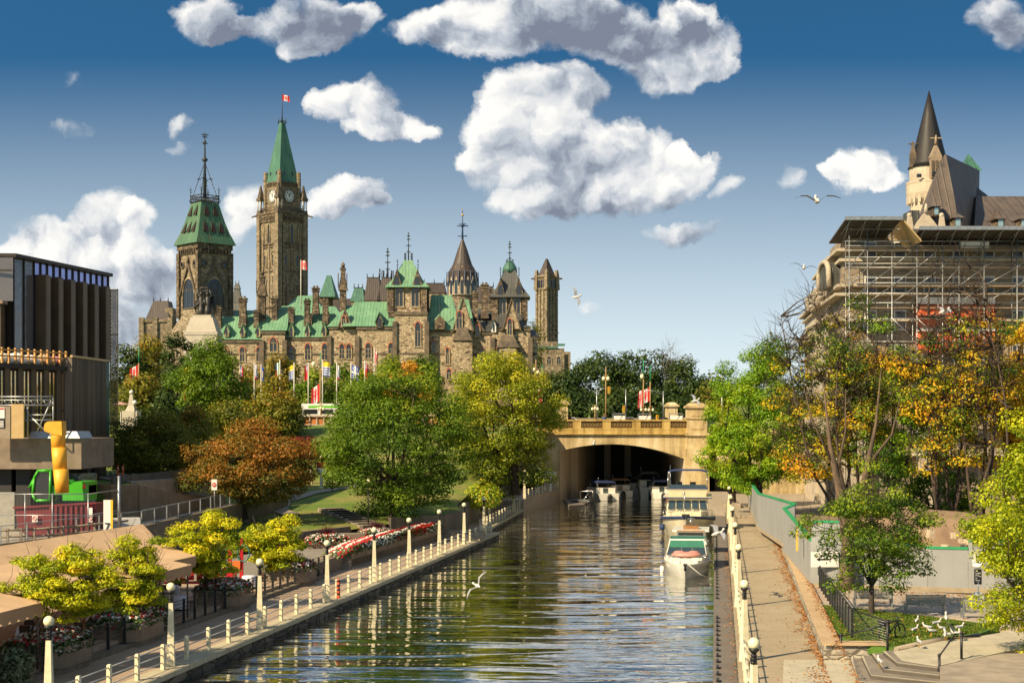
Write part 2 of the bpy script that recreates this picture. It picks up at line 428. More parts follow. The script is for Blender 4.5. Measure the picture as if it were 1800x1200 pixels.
    for (c, r), k in zip(cl, cnt):
        if k == 0: continue
        d = rdir(rng, k); rr = r*rng.uniform(.25, 1, k)**.5
        rr = rr*(1+.25*np.sin(d[:, 0]*5+ph[3])*np.sin(d[:, 1]*5+ph[4]))
        p = c + d*rr[:, None]*np.array([1, 1, flat])
        p[:, 2] -= .12*r*(d[:, 0]**2+d[:, 1]**2)
        nrm = d*.95 + np.array([0, 0, .55]) + rng.normal(size=(k, 3))*.33
        Cs.append(p); Ns.append(nrm)
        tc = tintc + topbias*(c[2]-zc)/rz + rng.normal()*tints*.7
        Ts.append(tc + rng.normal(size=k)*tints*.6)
    leaf_mesh('crown', np.vstack(Cs), np.vstack(Ns), lsize, mat, np.concatenate(Ts), t, rng, droop)
    return t
# ---------------- materials used widely
M_conc = pm('concrete', (.36,.30,.22), .9, (.24,.20,.15), 1.2, bump=.3, bscale=14)
M_concd = pm('aggregate concrete', (.27,.21,.15), .95, (.18,.14,.10), 1.0, bump=.6, bscale=30)
M_cream = pm('cream painted concrete', (.74,.68,.46), .75, (.60,.53,.34), 3)
M_white = pm('white paint', (.78,.77,.72), .45, (.68,.66,.60), 1.5)
M_black = pm('black metal', (.012,.013,.014), .45, (.02,.02,.02), 5)
M_steel = pm('galvanised steel', (.42,.44,.44), .4, (.30,.31,.32), 4, metal=.7)
M_bark = pm('bark', (.09,.06,.04), .95, (.045,.033,.024), 5, bump=.8, bscale=12, stretch=(1,1,.25))
M_barkd = pm('dark bark', (.055,.042,.032), .95, (.03,.022,.018), 5, stretch=(1,1,.25))
M_barkl = pm('warm brown bark', (.15,.10,.06), .95, (.07,.05,.035), 4, stretch=(1,1,.25), bump=.6, bscale=10)  # warm brown bark, paler than the other two
def grassmat():
    m, N, b = newmat('grass'); b.inputs['Roughness'].default_value = .9
    tc = N.add('ShaderNodeTexCoord').outputs['Object']
    n1 = N.noise(tc, .22, 7, .68).outputs[0]; n2 = N.noise(tc, 6, 4, .6).outputs[0]
    c = N.ramp(n1, [(.3, (.08,.16,.012)), (.47, (.15,.22,.02)), (.58, (.25,.24,.045)), (.7, (.30,.23,.09))])
    c = N.mixc(N.mr(n2, .4, .7, 0, .5), c, (.05,.09,.012,1)); N.put(b.inputs['Base Color'], c)
    bp = N.add('ShaderNodeBump', {'Height': N.noise(tc, 25, 3).outputs[0], 'Strength': .7, 'Distance': .1}); N.put(b.inputs['Normal'], bp.outputs[0])
    return m
M_grass = grassmat()
def lawnmat():
    m, N, b = newmat('lawn'); b.inputs['Roughness'].default_value = .9
    tc = N.add('ShaderNodeTexCoord').outputs['Object']
    c = N.ramp(N.noise(tc, 3, 6, .7).outputs[0], [(.3, (.045,.12,.01)), (.6, (.10,.20,.02)), (.8, (.16,.22,.03))])
    N.put(b.inputs['Base Color'], c)
    bp = N.add('ShaderNodeBump', {'Height': N.noise(tc, 40, 3).outputs[0], 'Strength': .8, 'Distance': .05}); N.put(b.inputs['Normal'], bp.outputs[0])
    return m
M_lawn = lawnmat()
def pavemat(name, c1, c2, c3, scale=.35, joint=0.0, leaves=0.0, edge=None, jx=1.5, jy=1.5):
    m, N, b = newmat(name); b.inputs['Roughness'].default_value = .88
    tc = N.add('ShaderNodeTexCoord').outputs['Object']
    n1 = N.noise(tc, scale, 6, .65).outputs[0]; n2 = N.noise(tc, scale*20, 4, .6).outputs[0]
    c = N.ramp(n1, [(.3, c1), (.52, c2), (.7, c3)])
    c = N.mixc(N.mr(n2, .35, .75, 0, .4), c, (*[x*.6 for x in c1], 1))
    if joint:
        s = N.add('ShaderNodeSeparateXYZ', {0: N.add('ShaderNodeVectorRotate', {'Vector': tc, 'Angle': -rad(-8.3)}, rotation_type='Z_AXIS').outputs[0]})
        lx = N.m('ABSOLUTE', N.m('SUBTRACT', N.m('FRACT', N.m('DIVIDE', s.outputs[0], jx)), .5))
        ly = N.m('ABSOLUTE', N.m('SUBTRACT', N.m('FRACT', N.m('DIVIDE', s.outputs[1], jy)), .5))
        ln = N.m('MAXIMUM', N.mr(lx, 0, .02, 1, 0), N.mr(ly, 0, .012*3, 1, 0))
        c = N.mixc(N.m('MULTIPLY', ln, joint), c, (*[x*.45 for x in c1], 1))
    if leaves:
        vo = N.add('ShaderNodeTexVoronoi', {'Vector': N.v('ADD', tc, N.v('MULTIPLY', N.noise(tc, 5, 2).outputs['Color'], (.2,.2,0))), 'Scale': 7.0})
        cl = N.noise(tc, 1.6, 5, .7).outputs[0]; f = N.mr(cl, .64 - leaves*.16, .70 - leaves*.1)
        f = N.m('MULTIPLY', f, N.mr(vo.outputs['Distance'], .40, .30))
        lc = N.ramp(N.add('ShaderNodeSeparateColor', {0: vo.outputs['Color']}).outputs[0], [(0, (.26,.08,.02)), (.5, (.42,.15,.035)), (1, (.30,.15,.05))])
        c = N.mixc(f, c, lc)
    N.put(b.inputs['Base Color'], c)
    bp = N.add('ShaderNodeBump', {'Height': n2, 'Strength': .3, 'Distance': .03}); N.put(b.inputs['Normal'], bp.outputs[0])
    MATS[name] = m; return m
M_walkR = pavemat('right walkway', (.30,.245,.155), (.36,.29,.185), (.40,.33,.22), .3, .25, .35, jx=40, jy=3.2)
M_leaf_edge = pavemat('leaf litter', (.30,.18,.09), (.36,.17,.06), (.34,.22,.12), .8, 0, 1.6)
M_path = pavemat('towpath pavers', (.33,.24,.16), (.38,.28,.19), (.40,.32,.23), .4, .25, 0, jx=40, jy=1.6)
M_terr = pavemat('terrace slab', (.20,.175,.14), (.25,.22,.175), (.29,.25,.20), .3, .4, 0, jx=3, jy=3)
M_coping = pavemat('quay coping', (.40,.35,.23), (.48,.42,.28), (.52,.46,.32), 1.2, .7, 0, jx=40, jy=1.5)
M_dock = pavemat('dock planks', (.13,.11,.09), (.17,.145,.12), (.21,.17,.13), .5, .6, .25, jx=40, jy=.28)
M_leafpave = pavemat('pavers with leaves', (.34,.28,.22), (.42,.36,.28), (.46,.40,.32), .6, .3, .8, jx=.6, jy=.3)
M_plaza = pavemat('plaza pavers', (.38,.34,.24), (.48,.43,.31), (.56,.50,.37), 1.1, .35, .05, jx=.9, jy=.45)
M_asph = pavemat('asphalt', (.10,.09,.08), (.14,.125,.105), (.18,.155,.13), .3, 0)
M_road = pavemat('pale concrete road', (.28,.245,.19), (.36,.32,.25), (.42,.37,.30), .3, .3, jx=4, jy=4)
M_quaywall = stone('quay wall', (.19,.16,.11), (.12,.10,.07), (.05,.045,.03), 1.2, .3, .5, (.03,.028,.02), .3)
M_rubble = stone('rubble wall', (.50,.46,.36), (.38,.34,.27), (.20,.18,.14), .55, .25, .1, (.16,.13,.09), .3)
def stained(name, c1, c2, c3, sx=.5):
    m, N, b = newmat(name); b.inputs['Roughness'].default_value = .9
    tc = N.add('ShaderNodeTexCoord').outputs['Object']
    n1 = N.noise(N.v('MULTIPLY', tc, (1.3, 1.3, .12)), sx, 5, .65).outputs[0]; n2 = N.noise(tc, .35, 6, .7).outputs[0]
    f = N.m('ADD', N.m('MULTIPLY', n1, .65), N.m('MULTIPLY', n2, .35))
    c = N.ramp(f, [(.38, c1), (.5, c2), (.6, c3)])
    n3 = N.noise(tc, 5, 4, .6).outputs[0]; c = N.mixc(N.mr(n3, .35, .7, 0, .35), c, (*[x*.55 for x in c1], 1))
    N.put(b.inputs['Base Color'], c)
    bp = N.add('ShaderNodeBump', {'Height': n3, 'Strength': .3, 'Distance': .05}); N.put(b.inputs['Normal'], bp.outputs[0])
    MATS[name] = m; return m
M_bridge = stained('streaked bridge concrete', (.26,.19,.09), (.52,.40,.20), (.68,.58,.36))
M_bridgeY = stained('ochre parapet stone', (.28,.18,.045), (.48,.32,.09), (.58,.42,.15), 1.0)
M_vault = stained('vault concrete', (.40,.33,.23), (.50,.42,.30), (.58,.50,.37))
M_wallgrey = stained('board marked wall', (.13,.105,.075), (.18,.145,.10), (.22,.18,.13), 1.5)
# ---------------- water
def watermat():
    m, N, b = newmat('water'); b.inputs['Base Color'].default_value = (.012,.016,.010,1); b.inputs['Roughness'].default_value = .02
    b.inputs['IOR'].default_value = 1.33; b.inputs['Specular IOR Level'].default_value = .5
    tc = N.add('ShaderNodeTexCoord').outputs['Object']
    a = N.noise(N.v('MULTIPLY', tc, (.07, .30, 1)), 1.0, 2, .5, .6).outputs[0]
    c = N.noise(N.v('MULTIPLY', tc, (.30, 1.1, 1)), 1.0, 3, .5, .4).outputs[0]
    e = N.noise(N.v('MULTIPLY', tc, (.05, .035, 1)), 1.0, 2, .5).outputs[0]
    h = N.m('ADD', N.m('MULTIPLY', a, .24), N.m('MULTIPLY', N.m('MULTIPLY', c, .055), N.mr(e, .38, .60, .35, 1.5)))
    bp = N.add('ShaderNodeBump', {'Height': h, 'Strength': 1.0, 'Distance': 1.0}); N.put(b.inputs['Normal'], bp.outputs[0])
    gl = N.add('ShaderNodeBsdfGlossy', {'Color': (.93,.93,.90,1), 'Roughness': .02, 'Normal': bp.outputs[0]}); lw = N.add('ShaderNodeLayerWeight', {'Blend': .5, 'Normal': bp.outputs[0]})
    mx = N.add('ShaderNodeMixShader', {0: N.m('POWER', lw.outputs['Facing'], 2.2)}); N.l.new(b.outputs[0], mx.inputs[1]); N.l.new(gl.outputs[0], mx.inputs[2]); N.l.new(mx.outputs[0], N.n.get('Material Output').inputs[0])
    return m
def sheet(name, poly, z, mat, kind='structure', zb=None):
    mb = MB()
    if zb is None: mb.poly([(p[0], p[1], z) for p in poly])
    else: mb.prism(poly, zb, z)
    o = mb.build(name, mat); 
    if kind: tag(o, kind=kind)
    return o
LBANK = [(-26.9,-20),(-23.5+.169*20,20),(-1.2,132),(-2.6,133.2),(1.3,167),(1.7,173),(6.7,197)]
RLINE = lambda d: 1.07 + .1456*d       # right lamp line
DLINE = lambda d: -.1 + .143*d         # dock edge
sheet('canal_water', [(-60,-30),(60,-30),(80,330),(-40,330)], -.6, watermat())
sheet('ground', [(-3000,-600),(3000,-600),(3000,3500),(-3000,3500)], -2.5, M_grass)
# left quay: wall body under the coping
def quay(poly_edge, ztop, depth, name):
    pass
e = LBANK
sheet('left_quay_wall', [e[0],e[1],e[2],e[3],e[4],(-6,171),(-60,171),(-60,-20)], -.17, M_quaywall, zb=-2.4)
sheet('towpath', [(e[0][0]-.4,-20),(e[1][0]-.9,20),(e[2][0]-.9,131.5),(e[3][0]-.6,133.2),(e[4][0]-.6,166.9),(-10,166.9),(-40,90),(-60,-20)], -.004, M_path, zb=-.17)
cp = MB()
cp.prism([(e[0][0]+.12,-20),(e[1][0]+.12,20),(e[2][0]+.12,132.1),(e[2][0]-.9,131.5),(e[1][0]-.9,20),(e[0][0]-.9,-20)], -.2, .02)
cp.prism([(e[3][0]+.1,133.2),(e[4][0]+.1,167),(e[4][0]-.6,166.9),(e[3][0]-.6,133.2)], -.2, .02)
tag(cp.build('quay_coping', M_coping), kind='structure')
# raised far section of the quay next to the bridge
sheet('upper_quay', [(1.35,167),(1.75,173),(6.75,197),(6.7,200),(-8,200),(-10,171),(-4,167)], 1.05, M_conc, zb=-2.4)
# right bank
sheet('right_quay_wall', [(RLINE(20)-.35,20),(RLINE(190)-.35,190),(80,190),(80,20)], -.01, M_quaywall, zb=-2.4)
mb = MB(); mb.poly([(DLINE(20)+1.25,20,-.35),(DLINE(150)+1.2,150,-.35),(DLINE(150),150,-.35),(DLINE(20),20,-.35)][::-1])
mb = MB(); mb.prism([(DLINE(20),20),(DLINE(20)+1.3,20),(RLINE(160)-.4,160),(DLINE(160),160)], -.9, -.32)
tag(mb.build('floating_dock', M_dock), 'long narrow plank dock floating along the right canal wall', 'dock')
WR = lambda d: 12.76 + .1556*(d-57.5)   # right edge of the right walkway
sheet('right_walkway', [(RLINE(20)-.3,20),(WR(20),20),(WR(190),190),(RLINE(190)-.3,190)], 0.02, M_walkR, zb=-.02)
rng = np.random.default_rng(5)
def litter():
    n = 3900; d = 48 + 95*rng.uniform(size=n)**1.2; off = np.abs(rng.normal(size=n))*(.30+.25*np.sin(d*.7)*np.sin(d*.23+1)); far = rng.uniform(size=n) < .07; off = np.where(far, rng.uniform(0, 3.0, n), off)
    P = np.column_stack([WR(d)-off-.02, d, np.full(n, .035)+rng.uniform(0, .02, n)])
    k = 1500; d2 = 50+80*rng.uniform(size=k); P = np.vstack([P, np.column_stack([WR(d2)+.75-np.abs(rng.normal(size=k))*.18, d2, np.full(k, .775)])])
    k = 900; d3 = 46+70*rng.uniform(size=k); P = np.vstack([P, np.column_stack([DLINE(d3)+1.2-np.abs(rng.normal(size=k))*.25, d3, np.full(k, -.30)])])
    Nn = rng.normal(size=(len(P), 3))*.25+np.array([0, 0, 1]); M = leafmat('fallen leaves', [(0, (.22,.08,.02)), (.5, (.42,.16,.04)), (1, (.50,.28,.09))], .1)
    o = leaf_mesh('leaf_litter', P, Nn, .11, M, rng.uniform(0, 1, len(P)), None, rng); tag(o, 'fallen orange leaves drifted along the low stone wall and walkway', 'leaves', kind='stuff')
litter()
# light pavers at the foot of the right steps
sheet('paved_landing', [G(1375,1215),G(1378,1160),(13.25,60.15),(15.8,60.15),(20,59),(27,56),(27,48),(13,48)], .03, M_plaza)
# ---------------- terrain of the left slope and the hill behind
def hl(x, y):
    k = [(60,-1),(98,.5),(108,1.3),(125,2.0),(150,3.7),(172,6.6),(188,9.6),(200,10.0),(290,11.5),(340,15),(420,19),(700,20),(1500,10),(3000,0)]
    for (a, b), (c, d2) in zip(k, k[1:]):
        if y <= c: h = b + (d2-b)*max(0, (y-a))/(c-a); break
    else: h = 0
    if x < -27 and y > 103: h = max(h, min(5.3, 5.3*( -27 - x)/1.5+1.2))
    if y > 225:                    # east side of the canal stays lower
        f = min(max((x-70)/80, 0), 1); h = h*(1-f) + min(h, 9)*f
    return h
mb = MB(); xs = [-900,-500,-300,-200,-150,-120]+[-100+2.5*i for i in range(49)]
xs = [x for x in xs if x <= 3] ; xs2 = xs + [6]
ys = [101,103,105,107,109,110.8,113,115,117,119.5,121,123.2,125,128,131.2,134,137,140,145,150,156,162,167,172,178,184,190,195]
# left slope stops at the quay
XLM = [(100,-21),(103,-19.5),(107,-17.2),(110.8,-15.4),(115,-13.2),(119.5,-10.4),(123.2,-6.1),(131.2,-4.4),(134,-5.1),(152,-3.3),(160,-2.1),(168,-3.6),(195,4.9)]
def xlim(y): return float(np.interp(y, [a for a, b in XLM], [b for a, b in XLM]))
prev = None
for y in ys:
    lim = xlim(y); row = []
    for x in xs2:
        xx = min(x, lim); row.append(mb.pt((xx, y, hl(xx, y) if xx < lim-.01 else hl(xx, y)-.15)))
    if prev:
        for k in range(len(row)-1):
            if mb.v[row[k]] != mb.v[row[k+1]]: mb.face((prev[k], prev[k+1], row[k+1], row[k]), True)
    prev = row
tag(mb.build('grass_slope', M_grass), kind='structure')
mb = MB(); prev = None
for y in [226,240,260,290,310,340,380,420,500,700,1000,1500,3000]:
    row = [mb.pt((x, y, hl(x, y))) for x in [-1500,-800,-400,-300,-200,-150,-100,-60,-30,0,30,60,90,120,150,250,400,800,1500]]
    if prev:
        for k in range(len(row)-1): mb.face((prev[k], prev[k+1], row[k+1], row[k]), True)
    prev = row
tag(mb.build('hill_terrain', M_grass), kind='structure')
# ---------------- bridge
BD = 196.0
def stone_bridge():
    t = thing('stone_bridge', 'old arched road bridge of streaked cream concrete with ochre parapet spanning the canal', 'bridge', (15, BD, -.6))
    x0, x1, x2 = W(985, BD), W(1203, BD), 26.9
    def zi(x):           # intrados height
        f = (x-x0)/(x1-x0); return 6.3 + 5.6*(f*(1-f))*1.02 - 1.1*f
    zt = 8.55
    mb = MB()            # spandrel face
    n = 28; xs = [x0 + (x1-x0)*i/n for i in range(n+1)]
    lx = W(522, BD)
    for y, flip in ((BD, 0), (BD+30, 1)):
        for a, b in zip(xs, xs[1:]): mb.poly([(a,y,zi(a)),(b,y,zi(b)),(b,y,zt),(a,y,zt)])
        mb.poly([(x0,y,-1),(x0,y,zt),(x0-3.2,y,zt),(x0-3.2,y,-1)])
    mb.box(lx, x0-3.2, BD+.35, BD+1, 2, zt)
    mb.box(x1, x1+.7, BD, BD+30, -1, zt)
    mb.box(28.2, 60, BD+.3, BD+1.2, 4.5, zt); mb.box(34, 60, BD+.35, BD+1.2, -1, 4.6)
    mb.build('spandrel_wall', M_bridge, t)
    mb = MB()            # vault
    for a, b in zip(xs, xs[1:]):
        mb.face([mb.pt((a,BD+.02,zi(a))), mb.pt((b,BD+.02,zi(b))), mb.pt((b,BD+29.9,zi(b))), mb.pt((a,BD+29.9,zi(a)))])
    # side walls, the canal bends left behind the bridge so the far tunnel wall shows
    W_ = [(x0,BD+.02),(x0+1.8,BD+9),(x0+2.9,BD+10),(x0+6.2,BD+29),(x0+6.8,BD+34)]
    for (a, b) in zip(W_, W_[1:]): mb.poly([(*a,-1),(*b,-1),(*b,9),(*a,9)])
    mb.box(x1-.05, x1+.7, BD+.1, BD+32, -1, 9)
    for k, xx in enumerate((11.8, 15.5, 18.8)): mb.box(xx-.5, xx+.5, BD+35, BD+35.7, -1, 7.2)
    mb.build('vault', M_vault, t)
    mb = MB(); mb.box(x0, x1+6, BD+36, BD+37, -1, 10); mb.box(lx, 60, BD+30.1, BD+38, 7.6, 9.4); mb.build('far_wall', pm('shadowed brick', (.05,.045,.035), .9, (.03,.028,.02)), t)  # shade put into the dark colour; top box added to shut a light gap
    mb = MB(); mb.box(lx, 66, BD+.6, BD+30, zt-.15, 9.55); mb.build('deck', M_asph, t)
    # cornice + parapet with pierced quatrefoils
    mb = MB(); y = BD-.25
    mb.box(x0-3.2, x1+.6, y-.15, BD+.6, zt, zt+.18); mb.box(x0-3.2, x1+.6, y, BD+.6, zt+.18, 9.15)
    z0, z1 = 9.15, 10.62
    mb.box(x0-3.2, x1+.6, y-.02, BD+.35, z0, z0+.3); mb.box(x0-3.2, x1+.6, y-.06, BD+.4, z1-.22, z1)
    xx = x0-2.4; panels = []
    while xx < x1:
        mb.box(xx, xx+1.15, y+.02, BD+.3, z0+.3, z1-.22); panels.append((xx+1.15, min(xx+4.1, x1+.6))); xx += 4.1
    mb.build('parapet', M_bridgeY, t)
    for (a, b) in panels:
        mb = MB()
        mb.box(a, b, y+.2, y+.26, z0+.3, z1-.22)
        k = int((b-a)/.42)
        for i in range(k):
            cx = a + (b-a)*(i+.5)/k
            for zc in (z0+.55, z0+.98): mb.tube([(cx+.16*math.cos(q), y+.14, zc+.17*math.sin(q)) for q in [j*math.pi/3 for j in range(7)]], .045, 4)
            mb.tube([(cx-.2, y+.14, z0+.32), (cx+.2, y+.14, z1-.24)], .035, 4)
        mb.build('pierced_panel', [pm('dark ochre', (.22,.14,.05), .9)], t)
    # far parapet
    mb = MB(); mb.box(lx, 66, BD+28.8, BD+29.2, 9.5, 9.8); mb.box(lx, 66, BD+28.7, BD+29.3, 10.75, 10.95)
    xx = lx
    while xx < 60:
        mb.box(xx, xx+.8, BD+28.8, BD+29.2, 9.8, 10.75)
        for i in range(6): mb.box(xx+.95+i*.33, xx+1.1+i*.33, BD+28.9, BD+29.1, 9.8, 10.75)
        xx += 2.9
    mb.build('far_parapet', pm('weathered parapet', (.30,.26,.19), .9, (.2,.17,.12)), t)
    # right parapet beyond the pier, left balustrade with orange tiles
    mb = MB(); mb.box(28.2, 60, BD-.1, BD+.5, zt, 10.4); mb.build('plain_parapet', M_bridge, t)
    mb = MB(); a, b = lx, x0-3.2
    mb.box(a, b, BD-.1, BD+.6, 8.9, 9.6); mb.box(a, b, BD-.2, BD+.6, 9.6, 9.8); mb.box(a, b, BD-.2, BD+.6, 11.0, 11.25)
    xx = a
    while xx < b-1:
        mb.box(xx, xx+.7, BD-.1, BD+.5, 9.8, 11.0)
        for i in range(4): mb.box(xx+.7+i*.98, xx+.85+i*.98, BD-.05, BD+.45, 9.8, 11.0)
        xx += 4.2
    mb.box(a, b, BD-.1, BD+.6, 9.8, 9.95)
    mb.build('balustrade', pm('pale terrace stone', (.52,.44,.33), .85, (.42,.35,.26)), t)
    mb = MB(); mb.box(a, b, BD+.1, BD+.3, 9.95, 11.0); mb.build('tile_infill', pm('orange tile', (.55,.20,.05), .8, (.40,.14,.04), 2), t)
    # piers
    def pier(px0, px1, y0, ztop, name, full=True, dy=2.2):
        a, b = px0, px1; mb = MB()
        if full:
            mb.box(a-.25, b+.25, y0-1.0, y0+dy, -1, 6.6); mb.box(a-.05, b+.05, y0-.7, y0+dy, 6.6, 8.4)
            mb.box(a-.25, b+.25, y0-1.0, y0+dy, 8.4, 8.8); mb.box(a, b, y0-.6, y0+dy, 8.8, 10.7); mb.box(a-.15, b+.15, y0-.75, y0+dy, 10.7, 10.9)
            mb.box(a+.5, b-.5, y0-.68, y0-.55, 9.3, 10.3)
        mb.box(a+.1, b-.1, y0-.5, y0+dy-.1, 8.8 if not full else 10.9, ztop-.7)
        mb.box(a+.45, b-.45, y0-.56, y0-.45, 11.1, ztop-1.0)
        mb.box(a-.15, b+.15, y0-.75, y0+dy+.15, ztop-.7, ztop-.4)
        mb.frus(((a+b)/2, y0+dy/2-.3), ztop-.4, ztop, (b-a)/2, dy/2+.3, (b-a)/2-.5, dy/2-.1)
        mb.build(name, M_bridge, t)
    pier(W(1207,BD), W(1242,BD), BD, 12.9, 'pier')
    pier(W(982,BD), W(1000,BD), BD+1.5, 13.4, 'pylon', False, 1.6)
    pier(W(1168,BD+29), W(1189,BD+29), BD+27, 13.4, 'pylon', False, 2.4)
    # side arch right of the pier: its shade put into a dark back sheet
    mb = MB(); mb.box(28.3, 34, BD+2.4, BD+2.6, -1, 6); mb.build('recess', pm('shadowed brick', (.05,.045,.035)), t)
    return t
stone_bridge()
# sloping approach of the right bank under the bridge
sheet('right_embankment', [(RLINE(160),150),(WR(150),150),(60,150),(60,196),(27,196),(24,190)], .4, M_conc, zb=-2)
# ================= the government buildings on the hill
S_tan = stone('rubble sandstone', (.57,.47,.32), (.39,.31,.205), (.05,.042,.034), .6, .35, .7, (.26,.18,.10), .07)
S_dark = stone('weathered sandstone', (.32,.24,.15), (.15,.11,.07), (.03,.024,.018), .6, .38, 1.0, (.07,.05,.035), .10)
S_clock = stone('tower sandstone', (.36,.285,.185), (.24,.19,.125), (.10,.08,.055), .9, .5, .6, (.13,.10,.065), .06)
S_trim = pm('carved trim stone', (.42,.33,.20), .85, (.22,.17,.10), 1.0)
S_trimd = pm('blackened trim stone', (.07,.055,.04), .85, (.16,.12,.08), .8)
C_green = copper('green copper roof', (.12,.27,.15), (.18,.35,.20), (.11,.16,.085), .75)
C_teal = copper('dark verdigris roof', (.038,.125,.085), (.065,.19,.125), (.022,.07,.048), .9)
C_moss = copper('stained verdigris roof', (.045,.125,.065), (.08,.175,.095), (.11,.10,.04), .8)
C_grey = copper('slate grey metal roof', (.055,.058,.052), (.095,.095,.085), (.035,.035,.033), .7)
C_brown = copper('brown metal roof', (.04,.029,.024), (.065,.046,.037), (.022,.017,.015), .8)
M_iron = pm('wrought iron', (.02,.025,.03), .5, (.04,.045,.05), 3)
M_lead = pm('dark red lead', (.03,.010,.009), .8)  # even dark red of the roof lights
M_brick = pm('orange brick arch', (.42,.15,.07), .9, (.30,.11,.06), 3)
G_win = glass('dark leaded glass', (.02,.022,.025), .2)
def arch_pts(w, h, n=5):     # pointed-arch outline (x,z) from lower left over apex, width w, total height h
    ha = min(w*.95, h*.5); hs = h-ha; L = [(-w/2, 0), (-w/2, hs)]
    for i in range(1, n): f = i/n; L.append((-w/2 + (w/2)*(1-math.cos(f*math.pi/2)) , hs + ha*math.sin(f*math.pi/2)**.9))
    L.append((0, h)); return L + [(-x, z) for x, z in reversed(L[:-1])]
def to_wall(p, o, ang):      # wall coordinates (x along, out, z) to world
    ca, sa = math.cos(ang), math.sin(ang)
    return (o[0] + p[0]*ca + p[1]*sa, o[1] + p[0]*sa - p[1]*ca, o[2] + p[2])
def pwindow(par, o, w, h, ang=0.0, band=M_brick, mull=2, trim=None, rose=False):
    """gothic window on a wall: surround + arch band, with a pane and mullions"""
    mb = MB(); out = arch_pts(w+.5, h+.32); inn = arch_pts(w, h); n = len(out)
    q = [[mb.pt(to_wall((x, d, z), o, ang)) for x, z in L] for L, d in ((out, .02), (out, .22), (inn, .22), (inn, -.0))]
    for a, b in zip(q, q[1:]):
        for k in range(n-1): mb.cur = 1 if 1 <= k < n-2 else 0; mb.face((a[k], a[k+1], b[k+1], b[k]))
    mb.cur = 0
    def bar(x0, x1, z0, z1, d=.12): mb.poly([to_wall(p, o, ang) for p in ((x0,d,z0),(x1,d,z0),(x1,d,z1),(x0,d,z1))])
    for i in range(1, mull): x = -w/2 + w*i/mull; bar(x-.06, x+.06, 0, h*.68)
    bar(-w/2, w/2, h*.6, h*.6+.1); bar(-w/2-.4, w/2+.4, -.22, 0, .26)
    if rose: mb.tube([to_wall((w*.2*math.cos(t_), .13, h*.72+w*.2*math.sin(t_)), o, ang) for t_ in [k*math.pi/4 for k in range(9)]], .05, 4)
    wd = mb.build('window', [trim or S_trim, band], par)
    mp = MB(); mp.poly([to_wall((x, .05, z), o, ang) for x, z in inn]); mp.build('pane', G_win, wd)
    return wd
def roof(mb, x0, x1, y0, y1, z0, a0, a1, b0, b1, z1, flare=0):
    lo = [(x0,y0,z0),(x1,y0,z0),(x1,y1,z0),(x0,y1,z0)]; hi = [(a0,b0,z1),(a1,b0,z1),(a1,b1,z1),(a0,b1,z1)]
    if flare:
        mid = []
        for l, h in zip(lo, hi): mid.append((l[0]+(h[0]-l[0])*.42, l[1]+(h[1]-l[1])*.42, z0+(z1-z0)*.30))
        rings = [lo, mid, hi]
    else: rings = [lo, hi]
    R_ = [[mb.pt(p) for p in r] for r in rings]
    for A, B in zip(R_, R_[1:]):
        for k in range(4): mb.face((A[k], A[(k+1)%4], B[(k+1)%4], B[k]))
    mb.face(R_[-1]); mb.face(R_[0][::-1])
def iron_spire(par, x, y, z0, z1, r=.12, crest=0, name='finial'):
    mb = MB(); mb.tube([(x,y,z0),(x,y,z1)], [r, r*.45], 5); H = z1-z0
    for f, s in ((.32,.055),(.55,.075),(.78,.05),(.9,.04)):
        z = z0+H*f; s *= H
        mb.tube([(x-s,y,z),(x+s,y,z)], r*.45, 4); mb.tube([(x,y-s,z),(x,y+s,z)], r*.45, 4); mb.sphere((x,y,z), r*1.5, 6, 4)
        for q in (-s, s): mb.sphere((x+q,y,z), r*.9, 5, 3)
    mb.sphere((x,y,z1), r*1.2, 6, 4)
    if crest:
        for k in range(8):
            a = k*math.pi/4; xx, yy = x+crest*math.cos(a), y+crest*math.sin(a)
            mb.tube([(xx,yy,z0-.3),(xx,yy,z0+H*.25)], r*.5, 4); mb.sphere((xx,yy,z0+H*.25), r*.9, 5, 3); mb.sphere((xx,yy,z0+H*.15), r*.8, 5, 3)
    return mb.build(name, M_iron, par)
def chimney(par, px, ytop, ybot, wpx, d, name='chimney', cap=True):
    x, w = W(px, d), wpx*d/F/2; z0, z1 = Z(ybot, d), Z(ytop, d); mb = MB()
    mb.box(x-w, x+w, d-w, d+w*1.4, z0, z1)
    mb.box(x-w*1.25, x+w*1.25, d-w*1.25, d+w*1.65, z1-.9, z1-.55); mb.box(x-w*1.35, x+w*1.35, d-w*1.35, d+w*1.75, z1-.3, z1)
    mb.frus((x, d+w*.2), z0, z0+(z1-z0)*.35, w*1.3, w*1.5, w, w*1.2)
    for k in (-.5, .5): mb.box(x+k*w*1.1-.22, x+k*w*1.1+.22, d-.2, d+.3, z1, z1+.5)
    return mb.build(name, S_dark, par)
